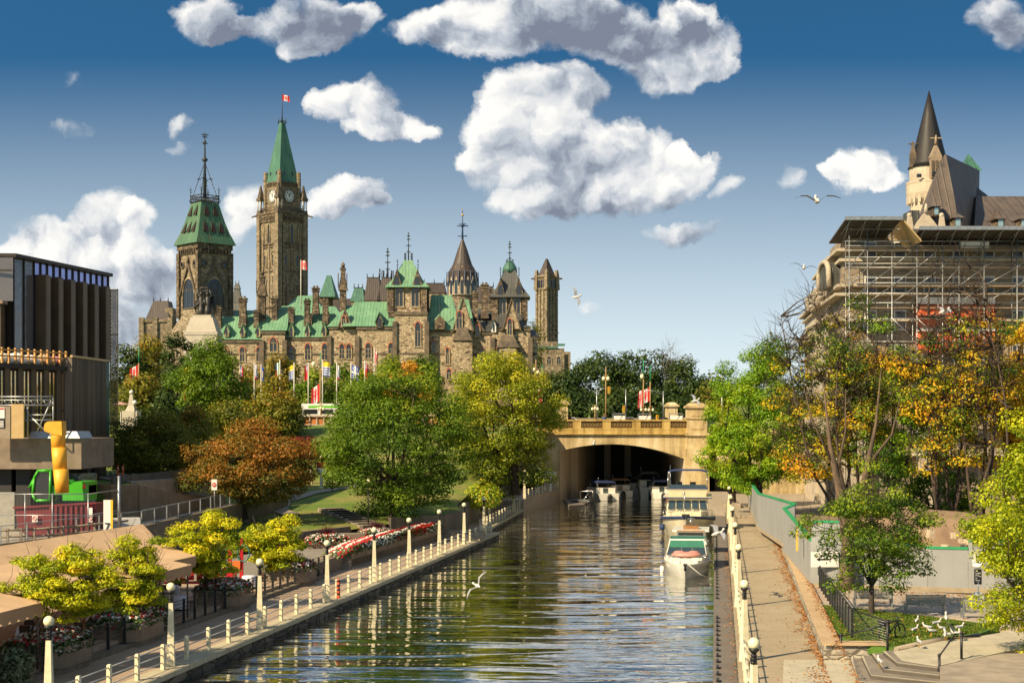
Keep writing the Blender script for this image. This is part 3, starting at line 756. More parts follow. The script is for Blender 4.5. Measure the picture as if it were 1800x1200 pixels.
def dormer(par, px, ytop, ybot, wpx, d, mat=None, face=None):
    x, w = W(px, d), wpx*d/F/2; z0, z1 = Z(ybot, d), Z(ytop, d); zm = z0+(z1-z0)*.45
    mb = MB(); mb.extr([(x-w,d-.5,z0),(x+w,d-.5,z0),(x+w,d-.5,zm),(x,d-.5,z1),(x-w,d-.5,zm)], (0,.3,0))
    dm = mb.build('dormer', face or S_trim, par)
    mr = MB(); e = .25
    mr.extr([(x-w-e,d-.75,zm-.25),(x,d-.75,z1+.25),(x,d-.75,z1+.05),(x-w-e+.1,d-.75,zm-.45)], (0,5,0)); mr.extr([(x+w+e,d-.75,zm-.25),(x,d-.75,z1+.25),(x,d-.75,z1+.05),(x+w+e-.1,d-.75,zm-.45)], (0,5,0))
    mr.box(x-w,x-w+.1,d-.2,d+4,z0,zm); mr.box(x+w-.1,x+w,d-.2,d+4,z0,zm)
    mr.build('dormer_roof', mat or C_green, dm)
    mp = MB(); mp.poly([(x+a*w*2, d-.53, z0+.2+b) for a, b in [(q[0]/(w*2), q[1]) for q in arch_pts(w*.85, (z1-z0)*.62)]]); mp.build('pane', G_win, dm)
    return dm
def gable(par, px0, px1, ye, ya, d, thick=1.0, mat=None, name='gable'):
    x0, x1 = W(px0,d), W(px1,d); mb = MB(); za, ze = Z(ya,d), Z(ye,d)
    mb.extr([(x0,d,ze),(x1,d,ze),((x0+x1)/2,d,za)], (0,thick,0)); g = mb.build(name, mat or S_tan, par)
    mb = MB()
    for s, xx in ((-1, x0), (1, x1)):
        mb.extr([(xx+s*.35,d-.3,ze-.3),((x0+x1)/2,d-.3,za+.7),((x0+x1)/2,d-.3,za+.1),(xx+s*.0,d-.3,ze-.3)], (0,thick+.5,0))
    mb.build('coping', S_trimd, g); return g

def east_block():
    d = 330.0; base = 12.0
    t = thing('gothic_office_building', 'long gothic office building of tan rubble stone with bright green roofs and many chimneys', 'building', (W(640,d), d+8, base))
    X = lambda p: W(p, d); zz = lambda y: Z(y, d)
    # walls (px0, px1, eave y, forward, depth)
    segs = [(383,465,597,0,14),(462,502,582,1.2,15),(500,583,592,0,14),(580,632,574,1.0,14),(630,696,575,2.2,16),(696,752,550,3.2,16),(752,815,580,1.6,16),(798,832,580,2.6,12),(815,890,583,1.2,14),(866,932,577,2.2,16),(925,945,592,1.5,12)]
    for k, (a, b, ye, f, dp) in enumerate(segs):
        mb = MB(); mb.box(X(a), X(b), d-f, d+dp, base-3, zz(ye)); mb.build('wall', S_tan, t)
    mb = MB()
    for (a, b, ye, f, dp) in segs:
        mb.box(X(a)-.2, X(b)+.2, d-f-.3, d-f+.02, zz(ye)-.7, zz(ye)+.05)      # eaves band
        mb.box(X(a)-.1, X(b)+.1, d-f-.18, d-f+.01, zz(622)-.2, zz(622)+.15)   # string course
        if b-a > 45 or a in (462,866):
            for e in (a, b): mb.box(X(e)-.5, X(e)+.5, d-f-.5, d-f+.2, base-3, zz(ye)-2.2)
    mb.build('string_course', S_trimd, t)
    # roofs
    def rf(x0,x1,ye,f,dp,a0,a1,b0,b1,yr,m,name='roof',flare=0):
        mb = MB(); roof(mb, X(x0)-.4, X(x1)+.4, d-f-.5, d+dp, zz(ye)+.05, X(a0), X(a1), d+b0, d+b1, zz(yr), flare); return mb.build(name, m, t)
    rf(383,465,597,0,14, 383,465,5.5,8,553, C_green)
    rf(461,503,582,1.2,15, 488,502,6,8,534, C_green, flare=1)
    rf(500,583,593,0,14, 500,583,5.5,8,548, C_green)
    rf(579,632,575,1.0,14, 604,632,6,8,533, C_green)
    rf(607,697,575,2.2,16, 619,688,5,9,527, C_green)
    rf(752,812,581,1.6,16, 756,792,5,9,515, C_green, flare=1)
    rf(796,833,580,2.0,14, 809,822,5,9,523, C_green)
    rf(815,890,584,1.2,14, 822,890,5.5,8,548, C_grey)
    rf(868,927,577,2.2,16, 880,905,5,9,530, C_grey, flare=1)
    rf(924,946,593,1.5,12, 926,940,4,6,577, C_grey)
    # second range behind
    for (a,b,ye,yr,m,dd) in ((385,470,560,543,C_green,16),(500,600,556,536,C_green,18),(505,563,540,517,C_green,24),(815,895,556,540,C_grey,18)):
        mb = MB(); D = d+dd; x0, x1 = W(a,D), W(b,D); mb.box(x0,x1,D,D+9,base,Z(ye,D)); mb.build('rear_wall', S_dark, t)
        mb = MB(); roof(mb, x0-.3,x1+.3,D-.3,D+9.3,Z(ye,D)+.05,x0+2,x1-2,D+4,D+5,Z(yr,D)); mb.build('roof', m, t)
    for px, yt in ((399,571),(427,571),(454,571),(513,569),(541,569),(570,568)): dormer(t, px, yt, 592, 8, d-.9+.9)
    dormer(t, 667, 550, 576, 12, d-2.4, C_teal, S_dark); dormer(t, 868, 562, 584, 8, d-2.2, C_grey, M_white)
    # gables with tall windows
    for (a,b,ye,ya,f) in ((595,618,574,548,1.6),(797,831,580,525,3.2),(884,914,578,528,3.0),(829,850,580,566,1.5)): gable(t, a, b, ye, ya, d-f)
    mb = MB(); mb.extr([(X(765),d-3,zz(580)),(X(783),d-3,zz(580)),(X(783),d-3,zz(565)),(X(774),d-3,zz(555)),(X(765),d-3,zz(565))], (0,4,0)); mb.build('gable', S_dark, t)
    iron_spire(t, X(774), d-1.5, zz(556), zz(535), .1)
    wins = [(397,612,634,7,0),(426,610,635,8,0),(455,610,635,8,0),(482,594,618,12,1.2),(511,608,634,8,0),(541,604,632,9,0),(571,604,632,9,0),(602,605,630,8,1.0),(614,605,630,8,1.0),(649,604,630,9,2.2),(689,604,630,9,2.2),
            (606,556,574,6,1.8),(736,568,610,9,3.2),(763,600,620,6,1.6),(787,612,640,5,1.6),(802,612,640,5,2.6),(813,614,640,4,2.6),(821,614,640,4,2.6),(808,549,580,9,3.3),(840,572,592,6,1.6),(896,562,590,7,3.1),(712,640,660,7,3.2),(735,640,660,7,3.2),(848,612,640,6,1.2),(875,612,640,5,2.2),(905,612,640,6,2.2)]
    for (px, yt, yb, wp, f) in wins:
        pwindow(t, (X(px), d-f, zz(yb)), wp*.132, (yb-yt)*.132, 0, M_brick, 2, rose=wp > 9)
    for px in (398,426,455,482,511,541,571,605,649,689,760,790,845,880): pwindow(t, (X(px), d-(0 if px < 600 else 2.2) - (0.0 if px not in (482,605) else 1.2-(2.2 if px == 605 else 0)), zz(667)), 1.0, 2.4, 0, M_brick, 2)
    mb = MB(); mb.frus((X(814), d-3.4), zz(600), zz(577), 2.3, 1.2, 1.0, .3); mb.build('porch_roof', S_trimd, t)
    mb = MB(); mb.frus((X(893), d-3.0), zz(612), zz(590), 2.6, 1.2, 1.2, .3); mb.build('porch_roof', S_trimd, t)
    mb = MB(); mb.box(X(796),X(831),d-4.2,d-2.0,base,zz(601)); mb.box(X(878),X(908),d-3.9,d-2.0,base,zz(613)); mb.build('porch_wall', S_tan, t)
    # towers with gabled upper stage
    def turret(pxc, wp, y0, y1, ya, mroof, spire_y, dd, bright):
        D = d+dd; x = W(pxc, D); w = wp*D/F/2
        mb = MB(); mb.box(x-w, x+w, D-w, D+w, zz(600), Z(y1, D)); tw = mb.build('tower', S_dark if not bright else S_tan, t)
        mb = MB()
        for sx in (-1,1):
            for sy in (-1,1): mb.box(x+sx*w-.7, x+sx*w+.7, D+sy*w-.7, D+sy*w+.7, Z(y0,D), Z(y1,D)+.4)
        mb.box(x-w-.5, x+w+.5, D-w-.5, D+w+.5, Z(y0,D)-1.0, Z(y0,D)); mb.build('buttress', S_dark, tw)
        for s in (-.5, .5): pwindow(tw, (x+s*w*.95, D-w-.05, Z(y0,D)+1.5), w*.42, (Z(y1,D)-Z(y0,D))*.95, 0, S_trimd, 2, S_trim)
        # steep roof: broad cross gables
        z1, za = Z(y1, D), Z(ya, D)
        mb = MB(); roof(mb, x-w-1.3, x+w+1.3, D-w-1.3, D+w+1.3, z1, x-w*.24, x+w*.24, D-w*.24, D+w*.24, za, 1); mb.build('spire_roof', mroof, tw)
        for s in (-.62, .62):
            mb = MB(); gx = x+s*w
            mb.extr([(gx-w*.36,D-w-.9,z1-.2),(gx+w*.36,D-w-.9,z1-.2),(gx,D-w-.9,z1+(za-z1)*.62)], (0,w*.9,0)); g = mb.build('gable', S_dark, tw)
            mb = MB(); mb.poly([(gx+p[0], D-w-.93, z1-.1+p[1]) for p in arch_pts(w*.34,(za-z1)*.38)]); mb.build('pane', G_win, g)
            iron_spire(tw, gx, D-w*.6, z1+(za-z1)*.6, z1+(za-z1)*.6+2.6, .09)
        iron_spire(tw, x, D, za, Z(spire_y, D), .16, w*.24, 'spire')
        return tw
    turret(718, 58, 552, 508, 458, C_green, 410, 4, True)
    turret(896, 52, 565, 525, 468, C_grey, 425, 6, False)
    mb = MB(); D = d+6; x = W(896,D); mb.lathe(x, D, [(Z(480,D),1.75),(Z(472,D),1.7),(Z(464,D),1.15),(Z(459,D),.5),(Z(457,D),.2)], 8); mb.build('copper_cap', C_teal, t)
    # chimneys and tall stacks
    for (px, yt, yb, wp) in ((384,541,580,10),(427,524,575,11),(451,548,575,8),(483,524,575,10),(540,528,575,9),(555,506,552,10),(572,527,570,9),(512,543,572,9),(430,555,580,7),(545,555,575,7),(575,552,575,7),(752,545,575,8),(835,515,560,9),(852,500,560,11),(865,512,548,9)): chimney(t, px, yt, yb, wp, d+3)
    for (px, yt, yb, wp) in ((461,476,565,17),(603,461,560,15)):
        D = d+5; x = W(px,D); w = wp*D/F/2; z0, z1 = Z(yb,D), Z(yt,D); H = z1-z0; mb = MB()
        mb.box(x-w*.7,x+w*.7,D-w*.7,D+w*.7,z0,z0+H*.5); mb.frus((x,D),z0+H*.5,z0+H*.72,w*1.05,w*1.05,w*.55,w*.55); mb.box(x-w*.5,x+w*.5,D-w*.5,D+w*.5,z0+H*.72,z0+H*.86)
        mb.frus((x,D),z0+H*.86,z0+H*.9,w*.65,w*.65,w*.6,w*.6); mb.lathe(x,D,[(z0+H*.9,w*.4),(z0+H*.96,w*.45),(z1,w*.15)],6)
        for s in (-1,1): mb.tube([(x+s*w,D-w,z0+H*.55),(x+s*w,D-w,z0+H*.8)],.12,4)
        mb.build('ventilator_turret', S_dark, t)
    return t
east_block()

def corner_tower():
    d = 345.0; m = d/F; x = W(360,d)
    t = thing('corner_tower', 'square stone corner tower with flared green roof, red roof lights and tall iron spire', 'tower', (x, d, 14))
    A = rad(43); hb = 31.5*m; z = lambda y: Z(y, d)
    Mx = Matrix.Translation((x,d,0)) @ Matrix.Rotation(A, 4, 'Z')
    def mk(): q = MB(); q.M = Mx; return q
    mb = mk(); mb.box(-hb,hb,-hb,hb,z(575),z(440)); mb.frus((0,0),z(585),z(558),hb+1.6,hb+1.6,hb,hb); mb.box(-hb-1.6,hb+1.6,-hb-1.6,hb+1.6,10,z(584)); mb.build('shaft', S_clock, t)
    mb = mk(); mb.box(-hb-.5,hb+.5,-hb-.5,hb+.5,z(441),z(432)); 
    for s in (-1,1):
        for k in range(9):
            q = -hb + (k+.5)*2*hb/9
            mb.box(q-.2,q+.2,s*(hb+.25)-.3,s*(hb+.25)+.3,z(448),z(441)); mb.box(s*(hb+.25)-.3,s*(hb+.25)+.3,q-.2,q+.2,z(448),z(441))
    mb.box(-hb-.25,hb+.25,-hb-.25,hb+.25,z(449.5),z(448)); mb.build('corbel_table', S_dark, t)
    mb = mk()
    for sx in (-1,1):
        for sy in (-1,1): mb.box(sx*hb-.6,sx*hb+.6,sy*hb-.6,sy*hb+.6,z(560),z(446)) if not (sx<0 and sy<0) else mb.box(sx*hb-.5,sx*hb+.5,sy*hb-.5,sy*hb+.5,z(560),z(446))
    mb.build('buttress', S_dark, t)
    # two visible faces: big gabled window
    for k, (ang, ox, oy) in enumerate(((A, 0, -hb), (A+math.pi/2, hb, 0), (A-math.pi/2, -hb, 0))):
        o = Mx @ Vector((ox, oy, 0)); o = (o.x, o.y, z(543))
        pwindow(t, o, hb*1.15, (543-492)*m*1.0, ang, S_trim, 3, S_trimd, rose=True)
        mb = MB(); H = (500-462)*m; zb = z(515)
        for s in (-1,1): mb.extr([to_wall(p, (o[0],o[1],0), ang) for p in ((s*hb*.95,.1,zb-.8),(s*hb*.80,.1,zb-.8),(0,.1,z(462)-1.2),(0,.1,z(462)))], tuple(Vector(to_wall((0,.4,0),(0,0,0),ang))))
        mb.tube([to_wall((0,.3,z(464)),(o[0],o[1],0),ang), to_wall((0,.3,z(452)),(o[0],o[1],0),ang)],[.45,.1],5); mb.build('window_gable', S_trimd, t)
        for s in (-.66,.66):
            mb = MB(); mb.tube([to_wall((s*hb+.75*math.cos(q),.15,z(467)+.75*math.sin(q)),(o[0],o[1],0),ang) for q in [j*math.pi/6 for j in range(13)]],.2,5); r_ = mb.build('roundel', S_trimd, t)
            mb = MB(); mb.poly([to_wall((s*hb+.7*math.cos(q),.06,z(467)+.7*math.sin(q)),(o[0],o[1],0),ang) for q in [j*math.pi/6 for j in range(12)]]); mb.build('pane', G_win, r_)
    # flared roof
    prof = [(432, 39.5),(424,36.5),(410,31),(392,25.5),(358,17.3)]
    mb = mk(); rings = [[mb.pt((sx*h*m, sy*h*m, z(y))) for sx, sy in ((-1,-1),(1,-1),(1,1),(-1,1))] for y, h in prof]
    for a, b in zip(rings, rings[1:]):
        for k in range(4): mb.face((a[k],a[(k+1)%4],b[(k+1)%4],b[k]))
    mb.face(rings[0][::-1]); mb.build('roof', C_moss, t)
    mb = mk(); mb.frus((0,0),z(358),z(350),17*m,17*m,5*m,5*m); mb.build('roof_cap', C_grey, t)
    def hw(y):
        for (y0,h0),(y1,h1) in zip(prof,prof[1:]):
            if y1 <= y <= y0: return h0+(h1-h0)*(y0-y)/(y0-y1)
    for row, (yb, yt, us) in enumerate(((411,390,(-.62,0,.62)),(381,361,(-.5,.5)))):
        for k, (ang, ux, uy) in enumerate(((0,0,-1),(math.pi/2,1,0),(-math.pi/2,-1,0))):
            for u in us:
                hB, hT = hw(yb)*m, hw(yt)*m; mb = mk(); c = u*hT
                ca, sa = math.cos(ang), math.sin(ang)
                P = lambda a, o_, zv: (a*ca + o_*sa, a*sa - o_*ca, zv)
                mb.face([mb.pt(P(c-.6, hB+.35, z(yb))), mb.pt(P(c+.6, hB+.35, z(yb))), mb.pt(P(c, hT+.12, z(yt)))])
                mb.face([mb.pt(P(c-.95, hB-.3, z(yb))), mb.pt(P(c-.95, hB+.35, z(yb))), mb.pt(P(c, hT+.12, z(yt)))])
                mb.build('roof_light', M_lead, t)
    # cresting
    mb = mk(); h = 17.6*m
    for s in (-1,1):
        for ax in (0,1):
            for k in range(11):
                q = -h+2*h*k/10; p = (q,s*h) if ax == 0 else (s*h,q)
                mb.tube([(p[0],p[1],z(358)),(p[0]*1.12,p[1]*1.12,z(354)),(p[0],p[1],z(349)),(p[0]*1.05,p[1]*1.05,z(344))],.07,4)
            for yv in (356,350,345): 
                a = (-h,s*h,z(yv)) if ax == 0 else (s*h,-h,z(yv)); b = (h,s*h,z(yv)) if ax == 0 else (s*h,h,z(yv)); mb.tube([a,b],.09,4)
    for sx in (-1,1):
        for sy in (-1,1):
            mb.tube([(sx*h,sy*h,z(358)),(sx*h,sy*h,z(328))],[.16,.05],4); mb.tube([(sx*h-.5,sy*h,z(334)),(sx*h+.5,sy*h,z(334))],.06,4); mb.sphere((sx*h,sy*h,z(338)),.22,5,3)
            for j in range(10):
                f0, f1 = j/10, (j+.8)/10; mb.tube([(sx*h*.85*(1-f),sy*h*.85*(1-f),z(345)+(z(285)-z(345))*f) for f in (f0,f1)],.11,4)
            mb.tube([(sx*h*.42-.5,sy*h*.42,z(315)),(sx*h*.42+.5,sy*h*.42,z(315))],.12,4)
    mb.build('cresting', M_iron, t)
    mb = mk(); mb.tube([(0,0,z(355)),(0,0,z(281)),(0,0,z(252)),(0,0,z(232))],[.42,.25,.18,.06],6); mb.sphere((0,0,z(281)),.75,8,5,.7); mb.sphere((0,0,z(250)),.45,6,4)
    for yv, s in ((237,1.0),(241,.7),(252,.8)):
        mb.tube([(-s,0,z(yv)),(s,0,z(yv))],.1,4); mb.tube([(0,-s,z(yv)),(0,s,z(yv))],.1,4)
    mb.build('spire', M_iron, t)
corner_tower()

def clock_tower():
    d = 560.0; m = d/F; x = W(496,d); z = lambda y: Z(y,d); A = rad(45)
    t = thing('clock_tower', 'very tall stone clock tower with white clock faces, green spire and red flag', 'clock tower', (x,d,20))
    Mx = Matrix.Translation((x,d,0)) @ Matrix.Rotation(A, 4, 'Z')
    def mk(): q = MB(); q.M = Mx; return q
    k2 = .7071; hb = 39*m*k2; hc = 29*m*k2
    mb = mk(); mb.box(-hb,hb,-hb,hb,15,z(374)); mb.build('shaft', S_clock, t)
    mb = mk(); e = hb
    for sx in (-1,1):
        for sy in (-1,1):
            mb.box(sx*e-1.0,sx*e+1.0,sy*e-1.0,sy*e+1.0,15,z(376)); mb.box(sx*(e-2.3)-.5,sx*(e-2.3)+.5,sy*e-.45,sy*e+.45,15,z(396)); mb.box(sx*e-.45,sx*e+.45,sy*(e-2.3)-.5,sy*(e-2.3)+.5,15,z(396))
    mb.box(-.45,.45,-e-.3,e+.3,15,z(432)); mb.box(-e-.3,e+.3,-.45,.45,15,z(432))
    mb.build('buttress', S_clock, t)
    mb = mk()
    for ya, yb, g in ((376,380,1.1),(380,384,.8)): mb.box(-e-g,e+g,-e-g,e+g,z(yb),z(ya))
    for ya, yb, g in ((390,393,.5),(430,433,.5),(436,438,.4),(478,480,.4),(540,543,.6)): mq = mk(); mq.box(-e-g,e+g,-e-g,e+g,z(yb),z(ya)); mq.build('string_course', S_dark, t)
    for k in range(12):
        q = -e+(k+.5)*2*e/12
        for s in (-1,1): mb.box(q-.3,q+.3,s*(e+.4)-.4,s*(e+.4)+.4,z(389),z(384)); mb.box(s*(e+.4)-.4,s*(e+.4)+.4,q-.3,q+.3,z(389),z(384))
    mb.build('string_course', S_dark, t)
    for ang, ux, uy in ((A,0,-1),(A+math.pi/2,1,0),(A-math.pi/2,-1,0)):
        o = Mx @ Vector((ux*hb,uy*hb,0))
        for u in (-.44,0,.44):                       # belfry louvres
            mb = MB(); mb.poly([to_wall((u*hb*1.5+p[0],.1,z(428)+p[1]),(o.x,o.y,0),ang) for p in arch_pts(.95,(428-398)*m)])
            mb.build('louvre', G_win, t)
            mb = MB(); mb.tube([to_wall((u*hb*1.5+p[0],.18,z(428)+p[1]),(o.x,o.y,0),ang) for p in arch_pts(1.7,(428-396)*m)],.24,4); mb.build('louvre_surround', S_trim, t)
        for u in (-.36,.36):
            pwindow(t, to_wall((u*hb*1.2,0,z(470)),(o.x,o.y,0),ang), 1.2, (470-450)*m, ang, S_trim, 2, S_trim)
            mb = MB(); mb.tube([to_wall((u*hb*1.2+p[0],.15,z(474)+p[1]),(o.x,o.y,0),ang) for p in arch_pts(3.0,(474-444)*m)],.22,4); mb.build('blind_arch', S_trim, t)
            pwindow(t, to_wall((u*hb*1.2,0,z(500)),(o.x,o.y,0),ang), .9, (500-488)*m, ang, S_trim, 2, S_trim)
            mb = MB(); mb.poly([to_wall((u*hb*1.2+p[0],.1,z(560)+p[1]),(o.x,o.y,0),ang) for p in arch_pts(1.1,(560-505)*m)]); mb.build('slit', S_dark, t)
    mb = mk(); mb.box(-hc,hc,-hc,hc,z(374),z(323))
    for sx in (-1,1):
        for sy in (-1,1): mb.lathe(sx*hc,sy*hc,[(z(374),.9),(z(318),.9),(z(304),.8),(z(303),.2)],8,False)
    mb.build('clock_stage', S_clock, t)
    mb = mk(); mb.box(-hc-.35,hc+.35,-hc-.35,hc+.35,z(325),z(322.5))
    for k in range(10):
        q = -hc+(k+.5)*2*hc/10
        for s in (-1,1): mb.box(q-.16,q+.16,s*(hc+.2)-.15,s*(hc+.2)+.15,z(331),z(326)); mb.box(s*(hc+.2)-.15,s*(hc+.2)+.15,q-.16,q+.16,z(331),z(326))
    for k in range(14):                               # gallery balustrade
        q = -hb+(k+.5)*2*hb/14
        for s in (-1,1): mb.tube([(q,s*(hb-.2),z(374)),(q,s*(hb-.2),z(368))],.13,4); mb.tube([(s*(hb-.2),q,z(374)),(s*(hb-.2),q,z(368))],.13,4)
    for s in (-1,1): mb.box(-hb,hb,s*(hb-.2)-.15,s*(hb-.2)+.15,z(368),z(367)); mb.box(s*(hb-.2)-.15,s*(hb-.2)+.15,-hb,hb,z(368),z(367))
    mb.build('gallery', S_dark, t)
    for ang, ux, uy in ((A,0,-1),(A+math.pi/2,1,0),(A-math.pi/2,-1,0)):
        o = Mx @ Vector((ux*hc,uy*hc,0)); o = (o.x,o.y,z(347)); r = 2.45
        C_ = lambda a, rr, dp: to_wall((rr*math.sin(a),dp,rr*math.cos(a)),o,ang)
        mb = MB(); mb.poly([C_(-k*math.pi/16,r,.14) for k in range(32)]); cf = mb.build('clock_face', pm('clock white', (.72,.73,.72), .6), t)
        mb = MB(); mb.tube([C_(k*math.pi/16,r+.12,.14) for k in range(33)],.2,4); mb.build('clock_rim', S_trimd, cf)
        mb = MB()
        def ray(a, r0, r1, w): s, c = math.sin(a), math.cos(a); mb.poly([to_wall((r_*s+q*c,.19,r_*c-q*s),o,ang) for r_, q in ((r0,-w),(r0,w),(r1,w),(r1,-w))][::-1])
        for k in range(12):
            for q in ((-.07,.0,.07) if k % 3 else (-.09,-.03,.03,.09)): ray(k*math.pi/6+q*1.1, 1.65, 2.15, .045)
        mb.tube([C_(k*math.pi/12,2.25,.17) for k in range(25)],.04,4); mb.tube([C_(k*math.pi/12,1.45,.17) for k in range(25)],.035,4)
        mb.build('numerals', M_black, cf)
        mb = MB(); ray(rad(-36), -.5, 2.0, .13); ray(rad(27), -.4, 1.35, .2); mb.build('hands', M_black, cf)
    # corner pinnacles with white columns
    for sx in (-1,1):
        for sy in (-1,1):
            cx, cy = sx*(hb-.25), sy*(hb-.25); mb = mk()
            for a, b in ((-1,-1),(1,-1),(1,1),(-1,1)): mb.tube([(cx+a*.85,cy+b*.85,z(372)),(cx+a*.85,cy+b*.85,z(354))],.22,5)
            pn = mb.build('pinnacle', pm('pale column stone', (.62,.55,.46), .8), t)
            mb = mk(); mb.box(cx-1.3,cx+1.3,cy-1.3,cy+1.3,z(354),z(349)); mb.frus((cx,cy),z(349),z(327),1.05,1.05,.12,.12); mb.sphere((cx,cy,z(327)),.3,6,4); mq = mk(); mq.box(cx-1.15,cx+1.15,cy-1.15,cy+1.15,z(376),z(371)); mq.build('pinnacle_base', S_trimd, pn)
            for k in range(5):
                zk = z(347-k*4); wk = .95*(1-k/5.5)
                for a in (-1,1): mb.box(cx+a*wk-.1,cx+a*wk+.25*a+.1,cy-.1,cy+.1,zk,zk+.4) if a > 0 else mb.box(cx+a*wk-.35,cx+a*wk+.1,cy-.1,cy+.1,zk,zk+.4)
            mb.build('pinnacle_roof', S_trimd, pn)
    mb = MB()
    for s in (-1,1): mb.tube([(x+s*9.2,d,z(379)),(x+s*11.4,d,z(381)),(x+s*12,d,z(382.5))],[.5,.28,.32],5)
    mb.build('gargoyle', S_dark, t)
    mb = mk(); mb.frus((0,0),z(323),z(312),hc+.1,hc+.1,hc*.93,hc*.93,cap=False); mb.frus((0,0),z(312),z(216),hc*.93,hc*.93,hc*.17,hc*.17); mb.build('spire', C_teal, t)
    mb = mk()
    for s in (-1,1):
        for u in (-.42,.42):
            for ax in (0,1):
                zc, zt_ = z(312), z(304); a_ = hc*.87; P = (lambda p, q, zv: (p, s*q, zv)) if ax == 0 else (lambda p, q, zv: (s*q, p, zv))
                mb.poly([P(u*hc-.4,a_+.25,zc+.3),P(u*hc+.4,a_+.25,zc+.3),P(u*hc+.4,a_+.1,zt_),P(u*hc-.4,a_+.1,zt_)])
            for k in range(4):
                q = -hc*.75+k*hc*.5
                mb.poly([(q-.18,s*(hc*.98),z(320)),(q+.18,s*(hc*.98),z(320)),(q+.18,s*(hc*.965),z(317)),(q-.18,s*(hc*.965),z(317))]); mb.poly([(s*(hc*.98),q-.18,z(320)),(s*(hc*.98),q+.18,z(320)),(s*(hc*.965),q+.18,z(317)),(s*(hc*.965),q-.18,z(317))])
    mb.build('spire_window', G_win, t)
    mb = mk()
    for sx in (-1,1):
        for sy in (-1,1): mb.tube([(sx*1.05,sy*1.05,z(218)),(sx*1.05,sy*1.05,z(207))],[.28,.1],4)
    for s in (-1,1): mb.box(-1.1,1.1,s*1.05-.08,s*1.05+.08,z(214),z(213)); mb.box(s*1.05-.08,s*1.05+.08,-1.1,1.1,z(214),z(213))
    mb.tube([(0,0,z(216)),(0,0,z(162))],[.2,.1],5); mb.build('flagpole', M_iron, t)
    mf = flag_mesh((x+.1,d,z(166)), 3.2, 2.3, 'canada', wave=.5, droop=.35); mf = mf.build('flag', FLAGM('canada'), t)
FM = {}
def FLAGM(k):
    f = {'red': (.60,.02,.02), 'white': (.75,.74,.72), 'blue': (.03,.09,.42), 'yellow': (.85,.62,.03), 'green': (.03,.30,.12), 'sky': (.10,.30,.60)}
    return [pm('flag '+c, v, .8) for c, v in f.items()]
FI = {'red':0,'white':1,'blue':2,'yellow':3,'green':4,'sky':5}
def flag_mesh(o, L, H, kind, wave=.3, droop=.5, ang=0.0, n=12):
    """cloth hanging from its hoist at o (top corner), fly towards +x rotated by ang; cells coloured as the flag's pattern"""
    mb = MB(); nu, nv = 18, 12; ca, sa = math.cos(ang), math.sin(ang); P = []
    for j in range(nv+1):
        row = []
        for i in range(nu+1):
            u, v = i/nu, j/nv; s = u*L*(1-.38*droop); off = wave*.35*math.sin(u*7+v*2)*u
            row.append(mb.pt((o[0]+s*ca-off*sa, o[1]+s*sa+off*ca, o[2]-v*H-u*L*droop*.75-.10*wave*math.sin(u*6))))
        P.append(row)
    leaf = ["......##......","..#...##...#..","..###.##.###..","...########...","#..########..#","##############",".############.","...########...","....######....","......##......","......##......"]
    for j in range(nv):
        for i in range(nu):
            u, v = (i+.5)/nu, (j+.5)/nv; c = 'white'
            if kind == 'canada':
                c = 'red' if u < .27 or u > .73 else 'white'
                if c == 'white':
                    a, b = int((u-.30)/.40*14), int((v-.12)/.76*11)
                    if 0 <= a < 14 and 0 <= b < 11 and leaf[b][a] == '#': c = 'red'
            elif kind == 'red': c = 'red' if not (u < .45 and v < .45) else ('white' if abs(u-.22) < .05 or abs(v-.22) < .06 else 'blue')
            elif kind == 'quebec': c = 'white' if abs(u-.5) < .09 or abs(v-.5) < .12 else ('white' if abs(abs(u-.5)-.28) < .06 and abs(abs(v-.5)-.3) < .1 else 'blue')
            elif kind == 'tricolour': c = 'white' if u < .33 else ('sky' if u < .66 else 'yellow')
            elif kind == 'yellow': c = 'yellow' if v < .6 or u < .3 else 'red'
            elif kind == 'blue': c = 'blue' if not (abs(u-.45) < .12 and abs(v-.5) < .25) else 'yellow'
            elif kind == 'greenwhite': c = 'green' if u < .3 else ('white' if u < .68 else 'sky' if v < .5 else 'red')
            elif kind == 'stripes': c = 'yellow' if v < .35 else ('blue' if int(v*12) % 2 else 'white')
            elif kind == 'whiteblue': c = 'blue' if abs(u-v) < .09 or abs(u+v-1) < .09 else ('red' if v > .8 else 'white')
            mb.cur = FI[c]; mb.face((P[j][i],P[j][i+1],P[j+1][i+1],P[j+1][i]), True)
    return mb
clock_tower()

